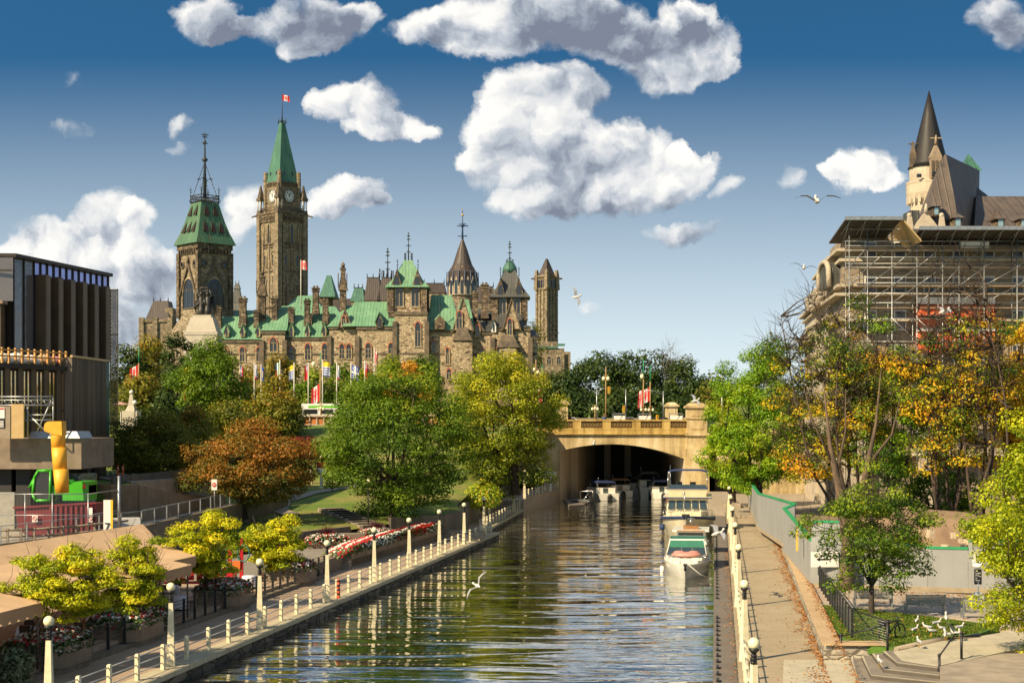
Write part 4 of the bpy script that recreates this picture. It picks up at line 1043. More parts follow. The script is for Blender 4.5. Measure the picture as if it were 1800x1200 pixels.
def library():
    d = 600.0; m = d/F; x = W(813,d); z = lambda y: Z(y,d)
    t = thing('round_library', 'round stone library with pointed windows and a steep dark conical roof', 'library', (x,d,20))
    n = 16
    mb = MB(); mb.lathe(x,d,[(15,24*m),(z(505),24*m),(z(488),25*m)],n,False,math.pi/n); mb.build('drum', S_clock, t)
    mb = MB(); mb.lathe(x,d,[(z(502),26.5*m),(z(480),26.7*m),(z(477),24*m),(z(465),17*m),(z(440),9*m),(z(419),1.2*m)],n,False,math.pi/n); mb.build('roof', C_brown, t)
    for k in range(n):
        a = 2*math.pi*k/n; r = 26.9*m; o = (x+r*math.sin(a), d-r*math.cos(a), z(520))
        if math.cos(a) < -.1: continue
        ang = a; w = 5.0*m
        mb = MB(); mb.extr([to_wall(p,o,ang) for p in ((-w*.98,0,0),(w*.98,0,0),(w*.98,0,(520-504)*m),(0,0,(520-487)*m),(-w*.98,0,(520-504)*m))], tuple(Vector(to_wall((0,-.8,0),(0,0,0),ang)))); g = mb.build('window_gable', pm('pale library stone', (.55,.46,.34), .85, (.34,.27,.18), .8), t)
        mb = MB(); mb.poly([to_wall((p[0],.1,p[1]+.3),o,ang) for p in arch_pts(w*1.1,(520-495)*m)]); mb.build('pane', G_win, g)
        mb = MB(); mb.tube([to_wall((w,.2,(520-504)*m),o,ang), to_wall((w,.2,(520-478)*m),o,ang)],[.3,.12],4); mb.build('buttress_pinnacle', pm('blue grey lead', (.09,.12,.20), .6), t)
    mb = MB()
    for yv, rr in ((476,17.5),(470,16.5)):
        for k in range(10): a = 2*math.pi*k/10; mb.sphere((x+rr*m*math.sin(a)*1.15, d-rr*m*math.cos(a)*1.15, z(yv)-.2), .38, 5, 4)
    mb.sphere((x,d,z(378)),.55,6,4); mb.sphere((x,d,z(369)),.3,5,3); mb.build('gilded_ball', pm('gilding', (.75,.42,.08), .35, metal=.6), t)
    mb = MB(); mb.tube([(x,d,z(420)),(x,d,z(397)),(x,d,z(368))],[.5,.35,.12],6)
    for yv, s in ((397,2.4),(415,2.0),(394,1.4)):
        mb.tube([(x-s,d,z(yv)),(x+s,d,z(yv))],.22,4); mb.tube([(x,d-s,z(yv)),(x,d+s,z(yv))],.22,4)
    mb.lathe(x,d,[(z(399),.4),(z(397),1.5),(z(395),.4)],8); mb.build('finial', pm('blue iron', (.03,.07,.16), .5), t)
library()

def plain_tower(px, wp, ytop, yroof, ybase, d, label, name='stone_tower'):
    m = d/F; x = W(px,d); z = lambda y: Z(y,d); A = rad(45); h = wp*m*.3536
    t = thing(name, label, 'tower', (x,d,15)); Mx = Matrix.Translation((x,d,0)) @ Matrix.Rotation(A,4,'Z')
    def mk(): q = MB(); q.M = Mx; return q
    mb = mk(); mb.box(-h,h,-h,h,12,z(yroof)); mb.build('shaft', S_clock, t)
    mb = mk()
    for s in (-1,1):
        for u in (-.98,-.33,.33,.98): mb.box(u*h-.35,u*h+.35,s*h-.35,s*h+.35,12,z(yroof+22)); mb.box(s*h-.35,s*h+.35,u*h-.35,u*h+.35,12,z(yroof+22))
    for yv in (yroof+2,yroof+24,yroof+100): mb.box(-h-.5,h+.5,-h-.5,h+.5,z(yv+2),z(yv))
    for sx in (-1,1):
        for sy in (-1,1): mb.frus((sx*h,sy*h),z(yroof),z(yroof-9),.6,.6,.35,.35); mb.frus((sx*h,sy*h),z(yroof+26),z(yroof),.75,.75,.6,.6)
    mb.build('buttress', S_clock, t)
    mb = mk(); mb.frus((0,0),z(yroof),z(ytop),h*.85,h*.85,h*.12,h*.12); mb.build('roof', C_brown, t)
    for ang, ux, uy in ((A,0,-1),(A+math.pi/2,1,0),(A-math.pi/2,-1,0)):
        o = Mx @ Vector((ux*h,uy*h,0))
        for u in (-.5,0,.5):
            mb = MB(); mb.poly([to_wall((u*h+p[0],.3,z(yroof+22)+p[1]),(o.x,o.y,0),ang) for p in arch_pts(h*.26,14*m)]); mb.build('louvre', G_win, t)
    mb = MB()
    for s in (-1,1): mb.tube([(x+s*h*1.3,d,z(yroof+5)),(x+s*(h*1.3+2.2),d,z(yroof+6))],[.4,.25],4)
    mb.build('gargoyle', S_dark, t)
    return t
plain_tower(961, 35, 455, 484, 610, 480, 'slender square stone ventilation tower with dark pyramid roof, right of the green roofed building')
def far_ranges():
    # low block under the slender tower
    d = 470.0; z = lambda y: Z(y,d); X = lambda p: W(p,d)
    t = thing('stone_annexe', 'low flat stone block at the foot of the slender square tower', 'building', (X(965),d,14))
    mb = MB(); mb.box(X(925),X(992),d,d+14,10,z(612)); mb.box(X(942),X(980),d+1,d+12,z(612),z(600)); mb.box(X(985),X(1000),d+4,d+14,10,z(622)); mb.build('wall', S_clock, t)
    mb = MB(); mb.box(X(924),X(981),d-.4,d+.3,z(612),z(609)); mb.box(X(980),X(993),d-.5,d+.3,z(608),z(604)); mb.build('cornice', C_teal, t)
    for p in (935,950,965,982): pwindow(t,(X(p),d,z(640)),1.4,2.6,0,S_trim,2)
    mb = MB(); mb.box(X(996),X(1016),d+60,d+70,10,Z(618,d+60)); mb.build('far_wing', S_clock, t)
    # main block behind: brown mansards, green pavilion
    d2 = 540.0; z2 = lambda y: Z(y,d2); X2 = lambda p: W(p,d2)
    t = thing('main_parliament_block', 'long distant stone block with brown mansard roofs showing behind the green roofs', 'building', (X2(690),d2,18))
    for (a,b,yw,yt,ins,m_) in ((540,700,545,525,4,C_brown),(641,668,528,487,3,C_brown),(664,692,528,487,6,C_brown),(743,782,515,497,2,C_brown),(836,870,532,503,3,C_brown),(617,640,530,505,4,C_teal)):
        mb = MB(); mb.box(X2(a),X2(b),d2,d2+16,15,z2(yw)); mb.build('wall', S_clock, t)
        mb = MB(); roof(mb,X2(a)-.3,X2(b)+.3,d2-.3,d2+16,z2(yw)+.05,X2(a+ins),X2(b-ins),d2+3,d2+12,z2(yt)); r_ = mb.build('roof', m_, t)
        mb = MB()
        for p in (a+ins,(a+b)/2,b-ins): mb.tube([(X2(p),d2+3,z2(yt)),(X2(p),d2+3,z2(yt-8))],[.22,.1],4)
        mb.box(X2(a+ins),X2(b-ins),d2+2.9,d2+3.1,z2(yt),z2(yt-1.2)); mb.build('cresting', M_iron, r_)
    iron_spire(t, X2(679), d2+6, z2(487), z2(434), .3, 2.2); iron_spire(t, X2(665), d2+6, z2(487), z2(470), .2)
    mb = MB(); mb.box(X2(562),X2(590),d2-20,d2-8,18,Z(522,d2-20)); mb.build('wall', S_dark, t)
    mb = MB(); D = d2-20; roof(mb,W(561,D),W(590,D),D-1,D+12,Z(522,D),W(572,D),W(579,D),D+4,D+7,Z(482,D)); mb.build('roof', C_teal, t)
    # far left pavilion
    d3 = 520.0; z3 = lambda y: Z(y,d3); X3 = lambda p: W(p,d3)
    t = thing('dark_roofed_pavilion', 'distant stone pavilion with a steep dark flat-topped roof, left of the spired green tower', 'building', (X3(275),d3,18))
    mb = MB(); mb.box(X3(247),X3(300),d3,d3+14,14,z3(566)); mb.box(X3(246),X3(301),d3-.5,d3+.5,z3(566),z3(561))
    for p in (249,273,299): mb.box(X3(p)-.9,X3(p)+.9,d3-.8,d3+1,14,z3(558))
    mb.box(X3(288),X3(301),d3+2,d3+8,z3(575),z3(540)); mb.lathe(X3(296),d3+4,[(z3(575),1.4),(z3(548),1.4)],8); mb.build('wall', S_clock, t)
    mb = MB(); roof(mb,X3(254),X3(296),d3+.6,d3+13,z3(562),X3(265),X3(291),d3+4,d3+10,z3(527)); mb.build('roof', C_brown, t)
    mb = MB(); roof(mb,X3(292),X3(318),d3+1,d3+12,z3(588),X3(297),X3(312),d3+5,d3+8,z3(563)); mb.build('side_roof', C_grey, t)
    mb = MB(); mb.box(X3(292),X3(318),d3+1,d3+12,14,z3(588)); mb.build('side_wall', S_clock, t)
    mb = MB()
    for p in (265,277,291): mb.tube([(X3(p),d3+4,z3(527)),(X3(p),d3+4,z3(521))],[.25,.1],4)
    mb.build('finial', M_iron, t)
    d4 = 540.0
    t = thing('small_spired_pavilion', 'small distant dark stepped spire between the spired green tower and the clock tower', 'turret', (W(416,d4),d4,18))
    mb = MB(); x = W(417,d4); mb.frus((x,d4),Z(533,d4),Z(508,d4),1.8,1.8,1.0,1.0); mb.frus((x,d4),Z(508,d4),Z(498,d4),1.25,1.25,.6,.6); mb.frus((x,d4),Z(545,d4),Z(533,d4),2.6,2.6,1.7,1.7)
    for s in (-.6,.6): mb.tube([(x+s,d4,Z(498,d4)),(x+s,d4,Z(493,d4))],.12,4)
    mb.build('roof', C_grey, t); mb = MB(); mb.box(x-2.6,x+2.6,d4-2.6,d4+2.6,16,Z(545,d4)); mb.build('wall', S_clock, t)
far_ranges()

def memorial():
    d = 250.0; m = d/F; x = W(358,d); z = lambda y: Z(y,d)
    t = thing('war_memorial', 'pale stone memorial pedestal carrying a dark bronze group of winged figures', 'monument', (x,d,11))
    mb = MB(); st = pm('pale granite', (.50,.45,.36), .8, (.42,.37,.29), .5, bump=.2)
    mb.box(x-2.9,x+2.9,d-2.4,d+2.4,z(590),z(584)); mb.frus((x,d),z(584),z(559),2.7,2.2,1.9,1.7); mb.box(x-1.6,x+1.6,d-1.5,d+1.5,z(559),z(554.5)); mb.frus((x,d),11,z(590),3.6,3.0,2.8,2.3); mb.build('pedestal', st, t)
    mb = MB(); br = pm('dark bronze', (.022,.02,.018), .45, (.045,.04,.03), 3)
    for s in (-1,1):
        bx = x+s*.55+.2
        mb.tube([(bx-.1,d-.3,z(556)),(bx+.05,d-.35,z(545)),(bx,d-.2,z(535)),(bx+s*.05,d-.2,z(526)),(bx,d-.2,z(520))],[.75,.6,.42,.5,.2],8)
        mb.sphere((bx,d-.25,z(516.5)),.34,8,6,1.2)
        mb.tube([(bx+s*.35,d-.2,z(525)),(bx+s*.8,d-.4,z(519)),(bx+s*.5-.2*s,d-.5,z(509))],[.2,.16,.1],6)
        mb.tube([(bx-s*.3,d-.2,z(525)),(bx-s*.5,d-.5,z(530)),(bx-s*.2,d-.7,z(536))],[.2,.16,.12],6)
        for k in range(6): mb.tube([(bx+s*.15,d+.35,z(528)),(bx+s*(.8+.12*k),d+.5,z(512+k*5.5)),(bx+s*(.65+.07*k),d+.5,z(520+k*6))],[.22,.25,.08],5)
    mb.tube([(x+.2+.8*math.cos(q),d-.5,z(509)+.35*math.sin(q)) for q in [k*math.pi/5 for k in range(11)]],.14,5)
    mb.box(x-1.2,x+1.5,d-1,d+1,z(556),z(553)); mb.build('bronze_group', br, t)
memorial()
# ================= promenade furniture
def lamp_proto(slots):
    t = thing('lamp_post', 'x', 'lamp post'); H = 3.35
    mb = MB(); mb.frus((0,0),0,.45,.17,.17,.155,.155); mb.frus((0,0),.45,2.62,.15,.15,.085,.085); 
    mb.build('post', M_cream, t)
    mb = MB()
    if slots:
        for k in range(4):
            a = k*math.pi/2+math.pi/4; mb.tube([(.075*math.cos(a),.075*math.sin(a),2.6),(.06*math.cos(a),.06*math.sin(a),3.02)],.022,4)
        for z_ in (2.7,2.8,2.9): mb.lathe(0,0,[(z_-.02,.10),(z_+.02,.10)],8)
        mb.lathe(0,0,[(2.96,.06),(3.04,.15),(3.10,.17),(3.13,.13)],10)
    else: mb.lathe(0,0,[(2.6,.06),(2.95,.05),(3.04,.14),(3.12,.15)],8)
    mb.lathe(0,0,[(2.6,.035),(3.0,.035)],6); mb.build('collar', M_black, t)
    mb = MB(); mb.sphere((0,0,3.27),.185,14,9); g, N, b = newmat('frosted globe') if 'frosted globe' not in MATS else (MATS['frosted globe'], None, None)
    if N:
        b.inputs['Base Color'].default_value = (.80,.74,.46,1); b.inputs['Roughness'].default_value = .25; b.inputs['Subsurface Weight'].default_value = 0; MATS['frosted globe'] = g
    mb.build('globe', g, t)
    return t
XL = lambda d: -24.04 + .169*d
def left_lamps():
    ds = [48.6,58.8,69.4,80.4,90.4,99.6,109.2,118.6,128.4]
    lab = ['cream tapered lamp post nearest the camera on the left railing','second cream lamp post from the left edge, below the yellow trees','cream lamp post on the left railing beside the red patio frame','cream lamp post on the left railing with an orange and black marker at its foot','cream lamp post on the left railing at the near end of the flower box','cream lamp post on the left railing before the middle of the long flower box','cream lamp post on the left railing just past the long flower box','cream lamp post on the left railing beside the bench alcove','cream lamp post at the corner where the left railing steps back']
    p = lamp_proto(True); move(p, (XL(ds[0]), ds[0], 0)); p['label'] = lab[0]; p['group'] = 'cream globe lamp posts along the canal'
    for d, l in zip(ds[1:], lab[1:]): dup(p, (XL(d) if d < 128 else XL(d)-.2, d, 0), .1, l)
    q = [((-2.3,145.2,0),'small cream lamp post on the set back quay, first past the corner'),((.2,160.5,0),'small cream lamp post on the set back quay, second past the corner'),((1.5,171.5,1.05),'cream lamp post on the raised quay where the tall wall begins'),((3.3,183,1.05),'farthest cream lamp post on the raised quay by the bridge')]
    for c, l in q: dup(p, c, .1, l)
    rs = [(43.7,'cream lamp post with a yellowish globe nearest the camera on the right railing'),(59.9,'second nearest cream lamp post on the right railing'),(77.7,'third nearest cream lamp post on the right railing, level with the near boat'),(95,'fourth cream lamp post on the right railing beside the white cruiser'),(113,'fifth cream lamp post on the right railing beside the trawler'),(131,'sixth cream lamp post on the right railing'),(150,'farthest cream lamp post on the right railing under the green tree')]
    for d, l in rs: dup(p, (RLINE(d), d, 0), .3, l)
    for c, l in (((W(547,150),150,hl(W(547,150),150)-.1),'lamp post on the grass slope, left of its twin'),((W(565,146),146,hl(W(565,146),146)-.1),'lamp post on the grass slope carrying a red and white notice')): dup(p, c, .3, l)
    return p
LAMP = left_lamps()
def railing(name, label, pts, z, nrail=3, spacing=2.45, group=None, skip=(), h=1.02, mat=None, rmat=None, w=.09):
    t = thing(name, label, 'railing', (pts[0][0], pts[0][1], z)); 
    mat = mat or M_cream; rmat = rmat or pm('pale rail paint', (.45,.46,.44), .45)
    P = [Vector((*p, z)) if len(p) == 2 else Vector(p) for p in pts]; posts = []
    for a, b in zip(P, P[1:]):
        L = (b-a).length; n = max(1, round(L/spacing)); 
        for i in range(n): posts.append(a.lerp(b, i/n))
    posts.append(P[-1]); ang = math.atan2((P[1]-P[0]).y, (P[1]-P[0]).x)
    for p in posts:
        mb = MB(); mb.M = Matrix.Translation(p) @ Matrix.Rotation(ang, 4, 'Z')
        mb.box(-w,w,-w*.8,w*.8,-.02,h-.05); mb.frus((0,0),h-.05,h+.01,w,w*.8,w*.75,w*.6); mb.build('post', mat, t)
    for k in range(nrail):
        zz = h*(.28+.62*k/(nrail-1)); mb = MB()
        for a, b in zip(posts, posts[1:]): mb.tube([a+Vector((0,0,zz)), b+Vector((0,0,zz))], .026, 5)
        mb.build('rail', rmat, t)
    return t
railing('canal_railing', 'long cream post and rail barrier along the left edge of the canal', [(XL(24)+.05,24),(XL(130.5)+.05,130.5)], .02)
railing('canal_railing', 'short cream post and rail barrier on the set back quay section past the corner', [(-3.0,134),(.9,166)], .02, spacing=2.3)
railing('canal_railing', 'cream post and rail barrier on the tall raised quay wall next to the bridge', [(1.55,172),(6.3,195.5)], 1.07, spacing=2.3)
railing('canal_railing', 'long cream post and rail barrier along the right walkway, seen almost end on', [(RLINE(40)-.05,40),(RLINE(165)-.05,165)], .02, spacing=2.6)
def misc_left():
    mb = MB(); mb.lathe(0,0,[(0,.13),(.05,.10),(1.05,.10),(1.12,.06)],8); o = mb.build('marker_post', pm('orange band', (.75,.10,.02), .6))
    o.location = (XL(82)+.02-.9+1.1, 81.6, 0); tag(o, 'orange and black striped marker post at the foot of a lamp post', 'marker')
    mb = MB()
    for z_ in (.2,.45,.7,.95): mb.lathe(0,0,[(z_,.104),(z_+.12,.104)],8)
    s = mb.build('stripe', M_black, None, (0,0,0)); s.parent = o
misc_left()
# ================= planters and flowers
def fl_mats():
    def f(name, stops): return leafmat(name, stops, .15)
    return f('red and white petals', [(0,(.75,.72,.66)),(.5,(.75,.72,.66)),(.52,(.55,.02,.02)),(1,(.45,.01,.02))]), f('white petals', [(0,(.80,.77,.62)),(1,(.72,.68,.45))]), f('planter foliage', [(0,(.03,.07,.02)),(.5,(.07,.12,.03)),(1,(.22,.26,.12))])
M_petal, M_petalw, M_pfol = fl_mats()
M_plum = leafmat('plum grass', [(0,(.03,.008,.012)),(1,(.10,.03,.03))], .1)
FR = np.random.default_rng(11)
def planter(name, label, poly, z0, h, bloom=900, red=.35, spread=.35, grass=False, base=None, stripes=False, lip=False, mat=None, up=.45, bsize=.14, cat='planter', group=None):
    cx = sum(p[0] for p in poly)/len(poly); cy = sum(p[1] for p in poly)/len(poly)
    t = thing(name, label, cat, (cx, cy, z0), group)
    mb = MB(); mb.prism(poly, z0+ (.25 if base else 0), z0+h); mb.build('planter_box', mat or M_concd, t)
    if base:
        mb = MB(); mb.prism([(cx+(p[0]-cx)*.93, cy+(p[1]-cy)*.93) for p in poly], z0-.02, z0+.25); mb.build('plinth', M_wallgrey, t)
    mb = MB(); mb.poly([(cx+(p[0]-cx)*.94, cy+(p[1]-cy)*.94, z0+h+.01) for p in poly]); mb.build('soil', pm('soil', (.035,.025,.018), .95), t)
    # sample points in the polygon
    tri = [(np.array([cx,cy]), np.array(poly[i]), np.array(poly[(i+1)%len(poly)])) for i in range(len(poly))]
    ar = np.array([abs((b-a)[0]*(c-a)[1]-(b-a)[1]*(c-a)[0]) for a,b,c in tri]); pick = FR.choice(len(tri), bloom*3, p=ar/ar.sum())
    r1, r2 = np.sqrt(FR.uniform(size=bloom*3)), FR.uniform(size=bloom*3)
    P = np.array([tri[k][0]*(1-a)+tri[k][1]*a*(1-b)+tri[k][2]*a*b for k,a,b in zip(pick,r1,r2)])
    ex = 1+spread*FR.uniform(0,1,len(P))*.5
    Q = np.array([cx,cy]) + (P-np.array([cx,cy]))*ex[:,None]
    edge = r1
    zt = z0+h+up*(1-edge**3)*FR.uniform(.5,1,len(P)) + .05 - np.where(ex*edge > 1.0, FR.uniform(0,.38,len(P)), 0)
    pts = np.column_stack([Q, zt]); nr = np.column_stack([(P-np.array([cx,cy]))*.4, np.ones(len(P))]) + FR.normal(size=(len(P),3))*.4
    leaf_mesh('greenery', pts[:bloom*2], nr[:bloom*2], .2, M_pfol, FR.uniform(0,1,bloom*2), t, FR)
    B = pts[bloom*2:].copy(); B[:,2] += .07; nb = nr[bloom*2:]
    if stripes:
        ax = np.array([poly[1][0]-poly[0][0], poly[1][1]-poly[0][1]]); ax = ax/np.linalg.norm(ax); s = (B[:,:2]-np.array(poly[0]))@ax
        tint = ((s/.62) % 1 > .5)*1.0
    else: tint = (FR.uniform(size=len(B)) < red)*1.0*(.8 if red else 0)
    leaf_mesh('blossoms', B, nb, bsize, M_petal, tint*.9+.02, t, FR, aspect=.95)
    if grass:
        n = 420; a = FR.uniform(0,6.28,n); el = FR.uniform(.1,1.2,n); L = FR.uniform(.7,1.35,n); mb = MB()
        for i in range(n):
            dx, dy, dz = math.cos(a[i])*math.sin(el[i])*L[i], math.sin(a[i])*math.sin(el[i])*L[i], math.cos(el[i])*L[i]
            s_ = .035; b0 = (cx, cy+.3, z0+h)
            mb.poly([(b0[0]-s_,b0[1],b0[2]),(b0[0]+s_,b0[1],b0[2]),(b0[0]+dx,b0[1]+dy,b0[2]+dz)])
        g = mb.build('ornamental_grass', M_plum, t)
        at = g.data.attributes.new('tint','FLOAT','FACE'); at.data.foreach_set('value', FR.uniform(0,1,n).astype(np.float32))
    return t
def rect(x, y, lx, ly, ang): 
    c, s = math.cos(ang), math.sin(ang); return [(x+a*c-b*s, y+a*s+b*c) for a, b in ((-lx/2,-ly/2),(lx/2,-ly/2),(lx/2,ly/2),(-lx/2,ly/2))]
QA = math.atan2(1,.169)      # direction of the left quay
def hexa(x, y, L, Wd, ang, cut=.6):
    c, s = math.cos(ang), math.sin(ang); return [(x+a*c-b*s, y+a*s+b*c) for a, b in ((-L/2+cut,-Wd/2),(L/2-cut,-Wd/2),(L/2,-Wd/2+cut),(L/2,Wd/2),(-L/2,Wd/2),(-L/2,-Wd/2+cut))]
PX = lambda d: XL(d)-4.9      # planter row
for (d, L, l, bl) in ((50.5,2.6,'aggregate planter of red and white flowers at the lower left edge of the photo',700),(58.2,3.4,'aggregate planter of white and red flowers behind the second lamp post from the left',1500),(65.3,3.6,'large angular aggregate planter of white and red flowers with a small ring on its face',1500),(77.2,2.9,'aggregate planter overflowing with white, red and plum flowers below the first slender yellow tree',1100),(88.8,2.9,'aggregate planter of red and white flowers at the far end of the patio',1100)):
    planter('flower_planter', l, hexa(PX(d)+.3, d, L, 2.4, QA), 0, 1.12, bl, .33, .22, base=True, cat='planter', group='angular flower planters along the patio', bsize=.13)
# raised terrace beside the slope
e0 = lambda d, off: (XL(d)+off, d)
sheet('terrace', [e0(92,-4.6),e0(97.5,-4.6),(-11.9,98.5),(-6.9,121.5),(-6.9,124),(-13.5,124),(-20.5,104),(-24.5,96),(-24,88),e0(88,-6.5)], .55, M_terr, zb=-.1)
def low_walls():
    def wall(name, label, pts, z0, z1, th, mat):
        mb = MB()
        for (a, b) in zip(pts, pts[1:]):
            v = (Vector(b)-Vector(a)); n = Vector((-v.y, v.x)).normalized()*th/2
            mb.prism([(a[0]-n.x,a[1]-n.y),(b[0]-n.x,b[1]-n.y),(b[0]+n.x,b[1]+n.y),(a[0]+n.x,a[1]+n.y)], z0 if not isinstance(z0,(list,)) else z0[0], z1)
        o = mb.build(name, mat); tag(o, label, 'wall'); return o
    wall('terrace_wall', 'low dark retaining wall along the towpath, left of the small terrace steps', [e0(91,-4.45),e0(98.2,-4.45)], -.02, .95, .35, M_wallgrey)
    wall('planter_wall', 'grey wall facing the towpath under the long striped flower box', [(-11.75,100.2),(-6.6,122)], -.02, .85, .5, M_wallgrey)
    wall('garden_wall', 'board marked retaining wall between the terrace and the foot of the grass slope', [(-17.2,107.0),(-15.4,110.8),(-13.2,115)], .4, 1.75, .4, M_wallgrey)
    wall('garden_wall', 'taller tan retaining wall below the big maple, right of the garden steps', [(-10.3,119.5),(-6.0,123.2),(-4.2,131.2)], -.1, 2.15, .4, M_wallgrey)
    wall('garden_wall', 'brown retaining wall beyond the bench alcove, under the yellow shrub', [(-5.3,136),(-3.2,152),(-1.9,160),(-3.5,168)], -.1, 2.3, .5, M_wallgrey)
    mb = MB()
    for k in range(4): mb.box(-1.2,1.2,k*.36,1.6,k*.16,(k+1)*.16)
    s = mb.build('steps', M_conc, None, (0,0,0)); tag(s, 'short flight of concrete steps from the towpath up to the terrace', 'steps'); s.location = (-12.3,97.8,0.01); s.rotation_euler = (0,0,QA-math.pi/2+.15)
    s.location = (XL(98)-5.0,98.2,.01)
    mb = MB()
    for k in range(5): mb.box(0,4.2,k*.4,2.4,k*.15,(k+1)*.15)
    s = mb.build('steps', M_conc, None, (0,0,0)); tag(s, 'broad concrete steps beside the far end of the long flower box', 'steps'); s.location = (-6.9,122.3,.0); s.rotation_euler = (0,0,rad(-8))
    mb = MB()
    for k in range(9): mb.box(-.8,.8,k*1.35,k*1.35+.14,k*.10,k*.10+.175)
    s = mb.build('garden_steps', pm('dark timber riser',(.05,.04,.03),.9), None, (0,0,0)); tag(s, 'long shallow garden steps with dark risers climbing the grass slope', 'steps')
    s.location = (-11.4,116.5,1.55); s.rotation_euler = (0,0,rad(24))
    mb = MB()
    for k in range(9): mb.box(-1.1,1.1,k*1.35+.1,k*1.35+1.36,k*.10-.3,k*.10+.16)
    s2 = mb.build('tread', M_conc, None, (0,0,0)); s2.parent = s; s2.location = (0,.04,-.02)
    mb = MB()
    for k in range(7): mb.box(-2,2,k*.5,3.8,k*.17,(k+1)*.17)
    s = mb.build('steps', M_conc, None, (0,0,0)); tag(s, 'bright concrete staircase rising beside the bridge at the end of the raised quay', 'steps'); s.location = (-1.2,176,1.05); s.rotation_euler = (0,0,rad(10))
low_walls()
planter('long_flower_box', 'long trough of red and white striped flower rows along the towpath', [(-12.3,99.6),(-11.2,99.4),(-6.2,122.2),(-7.1,122.6)], .55, .65, 4200, .4, .55, stripes=True, up=.42, cat='planter', bsize=.17)
planter('grass_planter', 'low planter of plum coloured grass and flowers nearer the patio, by the retaining wall', rect(-14.2,109.2,3.2,2.2,rad(15)), .5, .55, 900, .4, .5, grass=True, bsize=.15)
planter('grass_planter', 'low planter of plum coloured grass and flowers at the foot of the garden steps', rect(-11.0,115.5,2.9,2.2,rad(15)), .5, .55, 900, .4, .5, grass=True, bsize=.15)
mb = MB(); mb.cbox((-12.6,112.4,.95),(1.7,1.2,.85),rad(15)); tag(mb.build('concrete_block', M_concd), 'plain aggregate block between the two plum grass planters', 'block')
def slope_path():
    # worn path going up from the steps
    pts = [(-19.2,124.5),(-21,128),(-21.6,134),(-20,141),(-16,148)]
    mb = MB()
    for a, b in zip(pts, pts[1:]):
        v = Vector(b)-Vector(a); n = Vector((-v.y,v.x)).normalized()*.8
        mb.poly([(p[0],p[1],hl(*p)+.10) for p in ((a[0]-n.x,a[1]-n.y),(b[0]-n.x,b[1]-n.y),(b[0]+n.x,b[1]+n.y),(a[0]+n.x,a[1]+n.y))][::-1])
    tag(mb.build('garden_path', M_conc), kind='structure')
slope_path()
# black lamp on the slope
def black_lamp(c, label):
    t = thing('street_lamp', label, 'street lamp', c); mb = MB(); mb.tube([(c[0],c[1],c[2]),(c[0],c[1],c[2]+3.7)],[.07,.045],6); mb.build('pole', M_black, t)
    mb = MB(); mb.sphere((c[0],c[1],c[2]+3.85),.2,12,8); mb.build('globe', MATS['frosted globe'], t)
black_lamp((W(647.5,118),118,1.4), 'black pole lamp with a single globe beside the garden steps')
# ================= patio
sheet('patio_floor', [e0(30,-4.2),e0(91,-4.2),(-24,88),(-30,30)], .38, M_path, zb=-.05)
M_canv = pm('tan canvas', (.66,.44,.24), .85, (.42,.28,.16), .5, bump=.25, bscale=1.4, detail=7, lo=.3, hi=.8)
M_canvs = pm('tan canvas valance', (.40,.25,.13), .85, (.34,.21,.11), .7)
def canopy():
    t = thing('patio_canopy', 'large tan canvas canopy with scalloped edges roofing the canal side patio', 'canopy', (-21,62,.4))
    f = lambda d, off: (XL(d)+off, d)
    mb = MB(); a = (*f(74,-4.9),3.15); b = (*f(30,-6.6),3.15); c = (*f(30,-12.2),4.3); d = (-20.9,80.5,4.35); e = (*f(77.5,-8.2),3.5)
    mb.poly([b,a,e,d,(-26,56,4.6),c][::-1] if False else [b,a,e,d,c]); mb.build('canopy_roof', M_canv, t)
    mb = MB(); mb.poly([d,(-25,80,3.3),(-31,40,3.3),c]); mb.build('canopy_roof', M_canv, t)
    def valance(p, q, zt, drop=.42, sc=.62):
        mb = MB(); v = Vector(q)-Vector(p); L = v.length; n = int(L/sc)*6
        for i in range(n):
            s0, s1 = i/n, (i+1)/n; fz = lambda s: drop+.16*abs(math.sin(math.pi*s*n/6))
            A = Vector(p).lerp(Vector(q), s0); B = Vector(p).lerp(Vector(q), s1)
            mb.poly([(*A,zt),(*B,zt),(*B,zt-fz(s1)),(*A,zt-fz(s0))])
        mb.build('valance', M_canvs, t)
    valance(f(30,-6.6), f(74,-4.9), 3.15)
    for (d0, d1) in ((64.5,70.9),(47,56.1)):
        A = f(d0,-3.9); B = f(d1,-3.9); C_ = f(d1+.5,-8.3); D = f(d0-.5,-8.3); mb = MB(); m_ = ((C_[0]+D[0])/2, (C_[1]+D[1])/2)
        mb.poly([(*A,3.0),(*B,3.0),(*C_,3.75),(*D,3.75)]); mb.build('wing_roof', M_canv, t)
        valance(A, B, 3.0); valance(B, C_, 3.0, .3); valance(D, A, 3.0, .3)
        mb = MB(); mb.poly([(*B,3.0),(*C_,3.0),(*C_,3.75)]); mb.build('wing_side', M_canvs, t)
    for d_ in (50,55.8,60,64.8,70.6,74):
        for off in (-4.0,-8.5):
            if off == -4.0 and d_ in (60,74): continue
            p = f(d_,off); mb = MB(); mb.tube([(*p,.38),(*p,3.05 if off == -4.0 else 3.5)],.045,6); mb.build('support_pole', pm('bronze pole',(.10,.07,.05),.5), t)
canopy()
